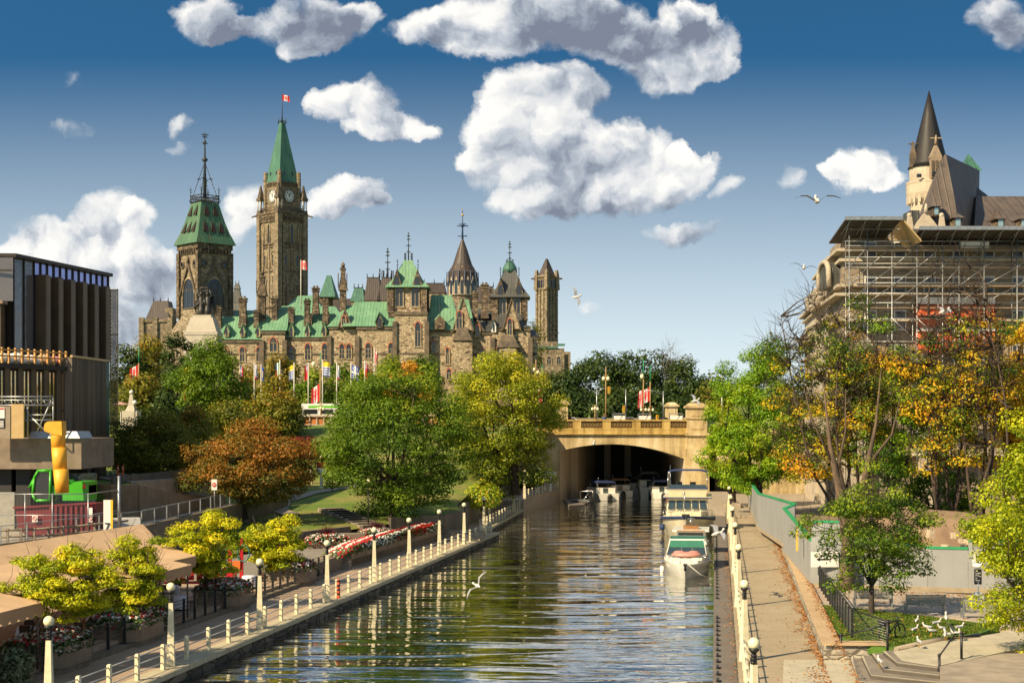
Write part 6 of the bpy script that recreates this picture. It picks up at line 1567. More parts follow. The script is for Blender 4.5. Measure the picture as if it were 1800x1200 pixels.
    mb = MB(); mb.box(X(2),X(11.5),d-.52,d-.505,z(719.5),z(717)); mb.build('notice_heading', pm('sign red',(.6,.02,.02),.6), h)
    mb = MB()
    for k in range(5): mb.box(X(2.5),X(11),d-.52,d-.505,z(740+k*2.4)-.03,z(740+k*2.4)+.02)
    mb.build('notice_lines', M_white, h)
    # chain-link site fence, posts, numbers
    d = 88; z = lambda y: Z(y,d); X = lambda p: W(p,d); t = thing('mesh_fence', 'tall chain link construction fence around the maroon skip', 'fence', (X(90),d,2.8))
    for px in (-5,44,92,155): mb = MB(); mb.tube([(X(px),d,2.8),(X(px),d,z(867))],.035,5); mb.build('post', M_steel, t)
    for yv in (868,905): mb = MB(); mb.tube([(X(-5),d,z(yv)),(X(155),d,z(yv))],.03,5); mb.tube([(X(155),d,z(yv)),(X(193),d+2,z(yv-5))],.03,5); mb.build('rail', M_steel, t)
    mb = MB(); H = z(868)-2.9
    for k in range(64):
        x = X(-5)+k*.09*1.0; 
        mb.tube([(x,d,2.9),(x,d,z(868))],.0035,3,False)
    mb.build('mesh', M_steel, t)
    mb = MB(); mb.tube([(X(193.5),d+2,2.8),(X(193.5),d+2,z(838))],.09,8); tag(mb.build('steel_pole', M_steel), 'tall plain steel pole at the end of the mesh fence', 'pole')
    t = thing('number_sign', 'upright white sign panel bearing a black number 7 with a yellow edge', 'sign', (X(184),d+.5,2.8)); x = X(184)
    mb = MB(); mb.box(x-.22,x+.22,d+.5,d+.56,2.8,z(879)); mb.build('panel', M_white, t); mb = MB(); mb.box(x+.22,x+.36,d+.5,d+.56,2.8,z(879)); mb.build('edge_stripe', pm('sign yellow',(.80,.50,.02),.6), t)
    text('7', x-.17, d+.46, 3.35, .75, M_black, t)
    for k, (px, dd, l) in enumerate(((197,96,'orange traffic cone behind the number sign'),(210,94.5,'orange traffic cone in front of the ramp wall'))):
        x = W(px,dd); t = thing('traffic_cone', l, 'traffic cone', (x,dd,2.8), 'orange traffic cones'); mb = MB(); mb.box(x-.28,x+.28,dd-.28,dd+.28,2.8,2.85); mb.lathe(x,dd,[(2.85,.22),(3.7,.05)],10); mb.build('cone', pm('signal orange',(.85,.12,.02),.6), t); mb = MB(); mb.lathe(x,dd,[(3.2,.155),(3.38,.115)],10); mb.build('white_band', M_white, t)
    for px, l in ((207,'left orange and white delineator post on the pale pavement'),(216,'right orange delineator post on the pale pavement')):
        x = W(px,121); t = thing('delineator_post', l, 'delineator'  , (x,121,5.45)); mb = MB(); mb.lathe(x,121,[(5.45,.2),(5.5,.09),(6.5,.09)],8); mb.build('tube', pm('signal orange',(.85,.12,.02),.6), t); mb = MB()
        mb.lathe(x,121,[(6.2,.095),(6.3,.095)],8); mb.build('band', M_white, t)
    # no entry style sign
    d = 112; x = W(377,d); t = thing('no_entry_sign', 'white square sign with a red disc on a post beside the ramp', 'sign', (x,d,3.6)); mb = MB(); mb.tube([(x,d,2.7),(x,d,5.6)],.04,5); mb.build('post', M_steel, t)
    mb = MB(); mb.box(x-.22,x+.22,d-.1,d-.06,4.8,5.65); p = mb.build('plate', M_white, t)
    mb = MB(); mb.tube([(x,d-.13,5.23),(x,d-.11,5.23)],.17,14,False); q = mb.build('red_disc', pm('sign red',(.6,.02,.02),.6), p); mb = MB(); mb.box(x-.11,x+.11,d-.14,d-.132,5.2,5.26); mb.build('bar', M_white, p)
    for (px,py,dd,l) in ((254,882,108.8,'small white notice on the curving ramp wall'),):
        x = W(px,dd); mb = MB(); mb.box(x-.16,x+.16,dd-3.2,dd-3.15,Z(py+4,dd),Z(py-4,dd)); tag(mb.build('wall_notice', M_white), l, 'notice')
def M_bz_(): return pm('dark charcoal wall',(.03,.028,.025),.7,(.022,.02,.018),.6)
def text(body, x, y, z, size, mat, par, rz=0.0):
    cu = bpy.data.curves.new('lettering', 'FONT'); cu.body = body; cu.size = size; cu.extrude = .008
    o = bpy.data.objects.new('lettering', cu); COL.objects.link(o)
    dg = bpy.context.evaluated_depsgraph_get(); me = bpy.data.meshes.new_from_object(o.evaluated_get(dg)); bpy.data.objects.remove(o)
    me.materials.clear(); me.materials.append(mat)
    q = bpy.data.objects.new('lettering', me); COL.objects.link(q)
    if par is not None: q.parent = par; q.location = Vector((x,y,z))-wloc(par)
    else: q.location = (x,y,z)
    q.rotation_euler = (math.pi/2,0,rz); return q
construction()
# ================= trees
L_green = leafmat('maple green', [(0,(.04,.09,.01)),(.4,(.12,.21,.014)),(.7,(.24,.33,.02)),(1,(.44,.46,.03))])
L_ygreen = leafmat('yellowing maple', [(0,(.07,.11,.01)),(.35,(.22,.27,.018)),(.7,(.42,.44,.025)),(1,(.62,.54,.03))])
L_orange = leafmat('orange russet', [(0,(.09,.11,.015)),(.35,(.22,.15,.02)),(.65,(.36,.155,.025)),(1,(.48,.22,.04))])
L_olive = leafmat('olive foliage', [(0,(.06,.09,.014)),(.5,(.18,.20,.022)),(.8,(.33,.27,.03)),(1,(.40,.20,.03))])
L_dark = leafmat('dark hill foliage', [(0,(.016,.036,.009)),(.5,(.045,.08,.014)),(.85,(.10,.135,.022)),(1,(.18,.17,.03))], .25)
L_yellow = leafmat('bright yellow green', [(0,(.20,.28,.012)),(.4,(.48,.52,.015)),(.75,(.75,.68,.02)),(1,(.85,.60,.03))])
L_lime = leafmat('lime green', [(0,(.06,.15,.01)),(.5,(.20,.36,.015)),(.8,(.38,.48,.02)),(1,(.60,.45,.03))])
L_fire = leafmat('gold and orange leaves', [(0,(.05,.12,.015)),(.3,(.18,.26,.02)),(.52,(.58,.48,.02)),(.8,(.80,.46,.02)),(1,(.60,.22,.02))])
L_rust = leafmat('rust leaves', [(0,(.12,.06,.02)),(.5,(.25,.11,.025)),(1,(.50,.22,.03))])
L_crim = leafmat('crimson shrub', [(0,(.10,.02,.015)),(1,(.35,.02,.03))])
L_flame = leafmat('flame crown', [(0,(.20,.20,.03)),(.4,(.60,.38,.03)),(1,(.65,.18,.03))])
def T(label, px, pybase, d, pytop, pylow, wpx, mat, n, ls, nc, cr, seed, z0=None, name='maple_tree', bark=None, pxc=None, depth=1.0, **k):
    """crown given by its visible extent at distance d"""
    x = W(px, d); z0 = Z(pybase, d) if z0 is None else z0; rx = wpx*d/F/2
    return tree(name, label, (x, d, z0), Z(pytop, d), rx, rx*depth, Z(pylow, d), mat, bark or M_bark, n, ls, nc, cr, seed, cx=(W(pxc, d)-x if pxc else 0), **k)
# --- left bank, near
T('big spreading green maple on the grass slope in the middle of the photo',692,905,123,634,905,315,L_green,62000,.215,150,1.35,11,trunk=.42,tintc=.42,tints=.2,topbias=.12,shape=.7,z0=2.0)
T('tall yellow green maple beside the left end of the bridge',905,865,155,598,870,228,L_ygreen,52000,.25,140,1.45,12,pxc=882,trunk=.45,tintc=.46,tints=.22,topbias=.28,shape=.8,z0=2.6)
T('orange and russet maple above the ramp wall',428,893,118,742,893,250,L_orange,36000,.20,110,1.2,13,pxc=440,trunk=.3,tintc=.38,tints=.36,topbias=.24,shape=.8,z0=2.4,bark=M_barkd,depth=.8)
T('olive green tree on the pale pavement left of the orange maple',270,858,126,722,842,165,L_olive,24000,.22,75,1.3,14,trunk=.22,tintc=.5,tints=.22,z0=4.6,bark=M_barkd)
T('small olive tree behind and between the olive and orange ones',330,845,140,705,850,120,L_olive,9000,.29,45,1.3,15,trunk=.2,tintc=.6,z0=5)
T('bright dark green conical tree left of the stone memorial base',372,760,185,600,740,138,L_green,22000,.30,75,1.5,16,trunk=.3,tintc=.45,tints=.12,shape=.55,z0=7)
T('rust tipped green tree left of the orange tiled balustrade',480,770,182,663,800,120,L_olive,13000,.36,50,1.7,17,trunk=.3,tintc=.45,tints=.2,topbias=.5,z0=6)
T('low green tree under the balustrade at the top of the slope',400,800,165,700,800,110,L_olive,8000,.33,40,1.4,18,trunk=.2,tintc=.35,z0=5.5)
bush('crimson_shrub', 'crimson shrub below the orange tiled balustrade', (W(530,170),170,5.2), 2.6, 3.4, L_crim, 1800, .35, 6, .6)
bush('crimson_shrub', 'darker red brown shrub right of the crimson shrub', (W(575,168),168,5.0), 3.0, 3.0, L_rust, 1800, .35, 7, .1)
bush('yellow_shrub', 'yellow green shrub behind the retaining wall at the far end of the left towpath', (W(848,142),143,1.3), 2.1, 2.9, L_lime, 1900, .22, 8, .75)
bush('green_shrub', 'low olive shrub beside the no entry sign', (W(372,131),131,3.2), 1.5, 1.6, L_olive, 900, .25, 9, .6)
bush('green_shrub', 'dark shrub below the perforated gold screen', (W(222,134),134,5.4), 1.8, 4.4, L_olive, 1800, .28, 19, .25)
# --- behind, along the street and hill on the left
rows = [(225,602,722,80,235,L_dark,'dark green tree right behind the perforated gold screen'),(262,586,700,75,250,L_olive,'dark tree with rusty top left of the stone pedestal'),(318,582,735,95,238,L_dark,'broad dark green tree in front of the stone pedestal'),(352,608,735,85,228,L_dark,'dark tree at the right shoulder of the pedestal'),(245,655,735,80,215,L_olive,'brownish tree beside the pale obelisk lamp pillar'),(300,690,745,90,205,L_dark,'low dark tree behind the parked white cars'),
        (492,617,700,70,262,L_olive,'olive tree before the green roofed building, left of the flagpoles'),(545,640,735,85,245,L_green,'green tree behind the left flagpoles'),(600,640,735,85,250,L_green,'dark green tree behind the middle flagpoles'),(648,636,735,80,256,L_ygreen,'yellow tinged tree behind the right flagpoles'),(690,628,700,70,270,L_ygreen,'yellow green tree under the green roofed tower'),(745,620,700,85,262,L_green,'pale green tree right of the flame coloured crown'),(715,640,730,100,240,L_flame,'flame coloured maple crown showing above the big green maple'),(440,640,735,90,248,L_olive,'green brown tree behind the rust tipped tree')]
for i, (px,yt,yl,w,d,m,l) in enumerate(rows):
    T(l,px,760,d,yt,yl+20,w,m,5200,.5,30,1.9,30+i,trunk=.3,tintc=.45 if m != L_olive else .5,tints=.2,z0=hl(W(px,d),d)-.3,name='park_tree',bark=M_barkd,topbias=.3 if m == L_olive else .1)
# --- wooded hill beyond the bridge
hills = [(968,652,720,70,262,'dark tree nearest the slender stone tower'),(1000,640,735,85,258,'dark green tree above the left pylon of the bridge'),(1043,612,735,95,285,'tall dark green crown left of the centre of the wooded hill'),(1090,618,735,90,275,'dark crown behind the tall double lamp standard'),(1115,606,735,105,292,'tallest dark green crown of the wooded hill'),(1165,612,735,85,300,'dark crown near the leafless treetop on the hill'),(1200,628,735,90,288,'dark green crown sloping down on the right of the hill'),(1232,655,735,70,270,'lower dark crown at the right end of the hill'),(1020,680,742,80,245,'low dark tree behind the bridge parapet'),(1075,690,742,90,242,'low dark tree behind the traffic lights'),(1140,675,742,100,248,'low dark green tree behind the twin flags'),(1195,695,742,80,240,'low dark tree behind the square pylon'),(940,560,640,50,420,'brownish tree between the dark roofed building and the slender tower'),(1255,668,740,60,236,'pale olive tree at the right edge of the wooded hill')]
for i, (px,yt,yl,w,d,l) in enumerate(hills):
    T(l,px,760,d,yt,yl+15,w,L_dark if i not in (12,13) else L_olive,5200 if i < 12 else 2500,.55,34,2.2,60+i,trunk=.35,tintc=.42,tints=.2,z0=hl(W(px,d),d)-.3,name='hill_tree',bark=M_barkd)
T('leafless grey treetop standing out of the wooded hill',1178,700,296,603,700,60,L_dark,60,.4,26,1.8,90,name='bare_tree',bark=pm('grey bark',(.16,.13,.11),.9),z0=10,trunk=.35,twigs=10)
# --- slender yellow trees of the patio
yt = [((XL(57.5)-5.0,57.6,1.05),(118,948,1092,215),'golden green multi stemmed tree nearest the camera on the patio'),((XL(65.2)-5.0,65.3,1.05),(232,928,1090,150),'golden green multi stemmed tree rising from the large angular planter, with bare twigs'),((XL(76)-4.9,76.3,1.05),(360,888,1032,140),'slender yellow green tree right of the awning wing'),((XL(87.8)-4.7,87.8,1.05),(476,886,1015,122),'slender yellow green tree at the far end of the patio')]
for i, (b, (pxc,yt_,yl,w), l) in enumerate(yt):
    d = b[1]; n = (26000,18000,15000,14000)[i]
    tree('locust_tree', l, b, Z(yt_,d), w*d/F/2, w*d/F/2*.8, Z(yl,d), L_yellow, M_barkd, n, .12+.012*i, (95,66,56,50)[i], .50+.05*i, 200+i, trunk=.13, stems=5, cx=W(pxc,d)-b[0], tintc=.42, tints=.26, topbias=.22, shape=.9, twigs=(1,4,1,1)[i], shell=.15, flat=.42, bare=(.0,.18,0,0)[i])
# --- right bank
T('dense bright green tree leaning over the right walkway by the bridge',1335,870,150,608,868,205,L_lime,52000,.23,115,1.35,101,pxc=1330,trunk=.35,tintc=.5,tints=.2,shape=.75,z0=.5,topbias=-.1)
T('lower yellow green tree overhanging the far end of the right walkway',1290,880,165,700,875,115,L_lime,18000,.25,60,1.2,102,pxc=1295,trunk=.25,tintc=.7,tints=.2,z0=.5)
T('tall half bare gold and orange tree left of the scaffolding, forked low',1500,930,112,482,880,290,L_fire,25000,.21,230,1.15,103,pxc=1455,trunk=.62,tintc=.32,tints=.30,stems=3,twigs=9,bare=.62,shell=.1,shape=.95,z0=.6,bark=M_bark,topbias=-.12,depth=.8)
T('tall sparse tree with thick dark forked trunk and orange leaves before the scaffolding',1690,950,110,470,850,235,L_fire,14000,.22,190,1.15,104,pxc=1690,trunk=.85,tintc=.44,tints=.30,stems=4,twigs=9,bare=.66,shell=.1,shape=.95,z0=.6,bark=M_bark,depth=.8)
T('orange and gold tree at the right edge behind the site fence',1800,940,116,540,860,170,L_fire,22000,.25,90,1.3,105,trunk=.4,tintc=.62,tints=.22,twigs=3,bare=.2,shell=.2,z0=.6)
T('green leaved tree standing among the half bare trees behind the fence',1570,930,128,560,880,230,L_lime,22000,.26,90,1.2,106,trunk=.35,tintc=.5,tints=.25,twigs=4,bare=.35,shell=.2,z0=.6,bark=M_barkd)
T('low dark green tree behind the site fence at the foot of the building',1650,930,122,800,935,150,L_green,7000,.26,40,1.1,107,trunk=.2,tintc=.3,z0=.6)
T('young dark green tree on the small lawn by the benches',1532,1080,70.1,800,1052,245,L_green,17000,.14,95,.66,108,pxc=1535,trunk=.14,tintc=.42,tints=.28,twigs=3,shell=.1,shape=.5,z0=.62,bark=M_barkd,topbias=.1,name='young_tree')
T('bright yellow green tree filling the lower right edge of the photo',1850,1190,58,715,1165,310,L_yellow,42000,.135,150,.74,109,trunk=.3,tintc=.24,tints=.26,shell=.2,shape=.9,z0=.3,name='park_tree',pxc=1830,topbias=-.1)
tl = [(1780,1190,55,1070,1190,90,110)]
# ================= right bank
GZ = .6
sheet('right_ground', [(WR(61)+.75,60.8),(WR(100)+.75,100),(WR(190)+.75,190),(90,190),(90,40),(27.5,40),(27.5,56),(20.6,56.6),(20.6,60.8)], .35, pm('bare earth',(.26,.19,.12),.95,(.17,.12,.075),.4,bump=.4,bscale=6), zb=-.3)
sheet('leaf_strewn_paving', [G(1405,1030,GZ),G(1425,1028,GZ),G(1800,1050,GZ),G(1830,1120,GZ),G(1700,1088,GZ),G(1500,1068,GZ),G(1440,1062,GZ)], GZ, M_leafpave, zb=.3)
sheet('lawn', [G(1441,1062,GZ),G(1500,1069,GZ),G(1640,1084,GZ),G(1760,1100,GZ),G(1720,1115,GZ),G(1650,1122,GZ),G(1575,1140,GZ),G(1490,1133,GZ),G(1462,1100,GZ)][::-1], GZ+.03, M_lawn, zb=.3)
sheet('plaza', [G(1570,1145,GZ),G(1650,1125,GZ),G(1720,1118,GZ),G(1800,1105,GZ),G(1860,1150,GZ),G(1790,1140,GZ),G(1648,1170,GZ),G(1585,1160,GZ)][::-1], GZ+.01, M_plaza, zb=.3)
def low_stone_wall():
    t = thing('low_stone_wall', 'low rubble stone wall with smooth tan coping running along the right walkway', 'wall', (WR(60)+.3,60,0))
    seg = [G(1484,1163,0), (WR(62)+.02,62), (WR(110)+.02,110), (WR(185)+.02,185)]
    mb = MB(); mc = MB()
    def strip(m, off0, off1, z0, z1, y0=60.2, y1=185): 
        m.prism([(WR(y0)+off0,y0),(WR(y1)+off0,y1),(WR(y1)+off1,y1),(WR(y0)+off1,y0)][::-1], z0, z1)
    strip(mb,.03,.5,-.02,.66); c1 = (WR(60.2),60.2); c2 = G(1560,1158,.3); mb.prism([(c1[0]+.03,60.2),(c1[0]+.5,60.75),(c2[0]+.1,60.6),(c2[0]+.1,60.1)], -.02, .66)
    mb.build('rubble_face', M_rubble, t); tanc = pm('tan coping',(.50,.36,.20),.8,(.42,.29,.16),1,bump=.2)
    strip(mc,-.05,.75,.665,.76); mc.prism([(c1[0]-.05,60.05),(c2[0]+.35,59.95),(c2[0]+.35,60.75),(c1[0]+.75,60.75)], .662, .757); mc.build('coping', tanc, t)
low_stone_wall()
mb = MB(); mb.tube([(*G(1575,1141,.65),.66),(*G(1650,1124,.65),.66),(*G(1720,1117,.65),.66)],.12,6); tag(mb.build('lawn_kerb', M_conc), 'curved grey kerb at the near edge of the small lawn', 'kerb')
def steps_right():
    t = thing('plaza_steps', 'grey concrete steps between the plaza and the pale landing at the lower right', 'steps', (*G(1570,1180,0),0))
    for k in range(4):
        z1 = .60-.15*k-.006; A = G(1552-19*k,1144+4*k,z1); B = G(1577-23*k,1164+11*k,z1); C_ = G(1648+3*k,1173+13*k,z1); D = G(1690,1165,.6); E = G(1600,1138,.6)
        mb = MB(); mb.prism([A,B,C_,D,E], -.05, z1); tr = mb.build('tread', M_terrst, t); mb = MB(); mb.poly([(A[0],A[1],z1+.004),(B[0],B[1],z1+.004),(B[0]+.03,B[1]+.12,z1+.004),(A[0]+.11,A[1]+.05,z1+.004)]); mb.poly([(B[0],B[1],z1+.004),(C_[0],C_[1],z1+.004),(C_[0],C_[1]+.12,z1+.004),(B[0]+.03,B[1]+.12,z1+.004)]); mb.build('nosing', M_plaza, tr); mb = MB(); mb.poly([(A[0]-.004,A[1]-.004,z1-.15),(B[0]-.004,B[1]-.004,z1-.15),(B[0]-.004,B[1]-.004,z1-.02),(A[0]-.004,A[1]-.004,z1-.02)]); mb.poly([(B[0],B[1]-.005,z1-.15),(C_[0],C_[1]-.005,z1-.15),(C_[0],C_[1]-.005,z1-.02),(B[0],B[1]-.005,z1-.02)]); mb.build('riser', pm('shade toned riser',(.10,.085,.065),.9), tr)  # shade put into darker riser sheets so the steps stand out
M_terrst = pm('grey step concrete',(.24,.205,.16),.9,(.17,.145,.115),1.2,bump=.3)
steps_right()
mb = MB(); mb.prism([G(1652,1172,.95),G(1662,1230,.95),(27,49),(27,56.5),G(1762,1149,.95),G(1700,1160,.95)][::-1], -.1, .98); tag(mb.build('concrete_wall', M_conc), 'low pale concrete wall end beside the plaza steps at the lower right', 'wall')
def handrail(label, pts, posts, wires=None, name='handrail'):
    t = thing(name, label, 'railing', (*pts[0][:2],0)); mb = MB(); mb.tube(pts, .035, 6); mb.build('rail', M_black, t)
    for (x,y,z0,z1) in posts: mb = MB(); mb.tube([(x,y,z0),(x,y,z1)],.055,7); mb.sphere((x,y,z1+.03),.075,8,5); mb.build('post', M_black, t)
    return t
a = G(1478,1160,0); b = G(1560,1142,.6); c = G(1500,1112,.6)
handrail('short black handrail sloping up from the walkway to the wire fence corner', [(a[0],a[1],1.02),(b[0],b[1],1.68)], [(a[0],a[1],0,1.05),(b[0],b[1],.5,1.75)])
a1 = G(1651,1200,0); b1 = G(1690,1158,.6)
handrail('black handrail with two rails by the concrete wall end at the lower right', [(a1[0],a1[1],1.05),(b1[0]-.25,b1[1],1.62),(b1[0]+.2,b1[1],1.62)], [(a1[0],a1[1],-.1,1.05),(b1[0],b1[1],.5,1.62)])
def wire_fence():
    t = thing('wire_fence', 'black post fence with thin wires between the low wall and the small lawn', 'fence', (*G(1480,1080,.6),.6)); p0 = G(1441,1030,.7); p1 = G(1498,1118,.7); P = [(p0[0]+(p1[0]-p0[0])*f, p0[1]+(p1[1]-p0[1])*f) for f in [i/13 for i in range(14)]]
    p2 = (b[0],b[1])
    for p in P: mb = MB(); mb.box(p[0]-.05,p[0]+.05,p[1]-.04,p[1]+.04,.6,1.85); mb.build('post', M_black, t)
    for k in range(10):
        z_ = .75+k*.11; mb = MB(); mb.tube([(*P[0],z_),(*P[-1],z_)],.008,3); mb.tube([(*P[-1],z_),(*p2,z_)],.008,3); mb.build('wire', M_steel, t)
    mb = MB(); mb.tube([(*P[0],1.88),(*P[-1],1.88),(*p2,1.8),(p2[0]+.6,p2[1]+.2,1.8)],.035,6); mb.build('rail', M_black, t)
wire_fence()
def bench(label, px, py, first=[None]):
    x, y = G(px,py,GZ)
    if first[0] is None:
        t = thing('park_bench', label, 'bench', (x,y,GZ), 'grey slatted benches facing away'); M_sl = pm('silver grey slats',(.30,.30,.27),.6,(.22,.22,.20),3); L = .93
        mb = MB()
        for k in range(7): z_ = GZ+.42+k*.075; mb.box(x-L,x+L,y-.05-.012*k,y-.02-.012*k,z_,z_+.06)
        mb.build('backrest', M_sl, t); mb = MB()
        for k in range(6): mb.box(x-L,x+L,y+.03+k*.08,y+.09+k*.08,GZ+.40,GZ+.43)
        mb.build('seat', M_sl, t)
        for s in (-1,1):
            mb = MB(); mb.box(x+s*L-.04,x+s*L+.04,y-.12,y-.04,GZ,GZ+.95); mb.box(x+s*L-.04,x+s*L+.04,y+.42,y+.48,GZ,GZ+.42); mb.box(x+s*L-.04,x+s*L+.04,y-.1,y+.48,GZ+.34,GZ+.39); mb.build('leg', M_steel, t)
        mb = MB(); mb.tube([(x+L+.05,y+.45,GZ+.4),(x+L+.1,y+.5,GZ+.62),(x+L+.1,y+.2,GZ+.66),(x+L+.05,y-.05,GZ+.62)],.025,5); mb.build('armrest', M_steel, t)
        first[0] = t; t.rotation_euler = (0,0,rad(-6)); return t
    return dup(first[0], (x,y,GZ), rad(-6), label)
bench('left slatted bench, just behind the young tree', 1535, 1066); bench('middle slatted bench above the seagulls', 1627, 1077); bench('right slatted bench half hidden by the bright yellow green tree', 1728, 1087)
def bicycle():
    x, y = G(1568,1124,GZ); t = thing('bicycle', 'black bicycle with rear basket parked on the lawn by the wire fence corner', 'bicycle', (x,y,GZ)); Mt = M_black; A = rad(35); Mx = Matrix.Translation((x,y,GZ)) @ Matrix.Rotation(A,4,'Z')
    for s in (-.52,.52):
        mb = MB(); mb.M = Mx; mb.tube([(s+.33*math.cos(q),0,.34+.33*math.sin(q)) for q in [k*math.pi/10 for k in range(21)]],.036,5); w = mb.build('wheel', Mt, t)
        mb = MB(); mb.M = Mx
        for k in range(8): q = k*math.pi/8; mb.tube([(s-.32*math.cos(q),0,.34-.32*math.sin(q)),(s+.32*math.cos(q),0,.34+.32*math.sin(q))],.004,3)
        mb.build('spokes', M_steel, w)
    mb = MB(); mb.M = Mx
    for p in ([(-.52,0,.34),(-.12,0,.32),(-.2,0,.80),(-.52,0,.34)],[(-.12,0,.32),(.36,0,.78),(-.19,0,.74)],[(.52,0,.34),(.36,0,.78),(.32,0,.98)]): mb.tube(p,.032,5)
    mb.build('frame', Mt, t)
    mb = MB(); mb.M = Mx; mb.tube([(.28,-.26,1.0),(.33,0,.98),(.28,.26,1.0)],.018,5); mb.build('handlebar', Mt, t); mb = MB(); mb.M = Mx; mb.sphere((-.22,0,.86),(.13,.07,.04),8,5); mb.build('saddle', Mt, t)
    mb = MB(); mb.M = Mx; mb.box(-.72,-.36,-.15,.15,.72,.74)
    for a_,b_ in ((-.72,-.70),(-.38,-.36)): mb.box(a_,b_,-.15,.15,.74,.92)
    mb.box(-.72,-.36,-.15,-.13,.74,.92); mb.box(-.72,-.36,.13,.15,.74,.92); mb.build('basket', Mt, t)
bicycle()
# seagulls
M_gull = pm('gull white',(.42,.41,.38),.7,(.66,.64,.60),8); M_gullg = pm('gull grey',(.34,.35,.37),.7,(.28,.29,.31),8); M_beak = pm('yellow beak',(.55,.34,.04),.6)
def gull(label, c, rz, pose='stand', sc_=1.0, roll=0.0, far=False):
    t = thing('seagull', label, 'seagull', (0,0,0), 'seagulls feeding and flying by the canal'); mb = MB(); h = .17 if pose == 'stand' else 0
    if pose == 'lie': h = .0
    mb.tube([(-.26,0,h+.07),(-.17,0,h+.10),(-.02,0,h+.11),(.10,0,h+.15),(.155,0,h+.23),(.17,0,h+.27),(.21,0,h+.285)],[.012,.05,.085,.07,.042,.045,.022],10)
    mb.sphere((.18,0,h+.285),.047,8,6); mb.build('body', M_gull, t)
    mb = MB(); mb.tube([(.215,0,h+.28),(.27,0,h+.27)],[.014,.004],5); mb.build('beak', M_beak, t)
    if pose == 'stand':
        for s in (-1,1): mb = MB(); mb.tube([(.0,s*.03,h+.04),(.0,s*.03,0)],.008,4); mb.tube([(0,s*.03,.005),(.05,s*.03,.005)],.01,4); mb.build('leg', M_beak, t)
    for s in (-1,1):
        mb = MB()
        if pose in ('stand','lie'): mb.sphere((-.08,s*.068,h+.125),(.19,.025,.055),10,6)
        else:
            up = .16; p = [(.02,.05,.12),(.08,.30,.12+up),(.02,.52,.12+up*.9),(-.10,.72,.12+up*.35)]; q = [(-.12,.05,.12),(-.10,.30,.115+up),(-.13,.50,.115+up*.9),(-.11,.72,.12+up*.35)]
            for (a_,b_),(e_,f_) in zip(zip(p,p[1:]),zip(q,q[1:])):
                mb.poly([(a_[0],s*a_[1],a_[2]),(b_[0],s*b_[1],b_[2]),(f_[0],s*f_[1],f_[2]),(e_[0],s*e_[1],e_[2])]); mb.poly([(a_[0],s*a_[1],a_[2]-.018),(b_[0],s*b_[1],b_[2]-.012),(f_[0],s*f_[1],f_[2]-.006),(e_[0],s*e_[1],e_[2]-.008)][::-1])
        mb.build('wing', M_gullg, t)
    t.location = c; t.rotation_euler = (roll,0,rz); t.scale = (sc_,)*3; return t
for px,py,rz,l in ((1612,1100,1.0,'standing gull with raised head, topmost on the lawn'),(1609,1116,.6,'standing gull on the lawn, lower left of the group'),(1629,1112,2.6,'gull walking on the lawn just left of its neighbour near the centre'),(1648,1104,.2,'gull on the lawn facing right under the flying one'),(1637,1119,3.3,'gull bending down near the kerb of the lawn'),(1655,1114,3.4,'gull on the kerb with dark wing tips'),(1688,1112,.3,'gull by the kerb left of the overhanging branches'),(1687,1124,1.4,'gull on the pavers behind the handrail post'),(1661,1126,1.2,'small gull at the kerb edge by the pavers'),(1664,1124,1.9,'gull pecking beside the kerb on the pavers'),(1615,1138,1.6,'single gull on the pavers in front of the lawn kerb'),(1546,1166,1.6,'gull standing on the grey steps')):
    x, y = G(px,py,GZ+.05); gull(l,(x,y,GZ+.06 if py < 1160 else .5),rz,sc_=.95)
for px,py,d,rz,pose,ro,s,l in ((1663,1090,66,1.3,'fly',.0,1.2,'gull landing with spread wings above the lawn'),(1675,1115,62.5,2.2,'fly',.5,1.1,'gull flapping its wings among the birds at the kerb'),(1436,360,45,1.57,'fly',0,1.05,'dark gull gliding in the sky left of the pointed turret'),(1412,475,70,1.4,'fly',.2,1.0,'small gull flying above the half bare tree'),(1012,525,60,.4,'fly',.9,.8,'small grey gull in the open sky right of the slender tower'),(843,1032,68,1.9,'fly',-.9,1.15,'gull flying low over the canal water'),(1043,783,120,1.5,'fly',.2,1.5,'gull flying in front of the dark bridge arch'),(1222,708,105,.3,'fly',.5,1.3,'pale gull passing the bridge pier top'),(1660,553,60,.2,'fly',.2,1.0,'pale gull flying in front of the orange sheeting'),(1262,943,80,.3,'fly',.3,1.6,'white gull skimming past the near cruiser')):
    gull(l,(W(px,d),d,Z(py,d)),rz,pose,s,ro)
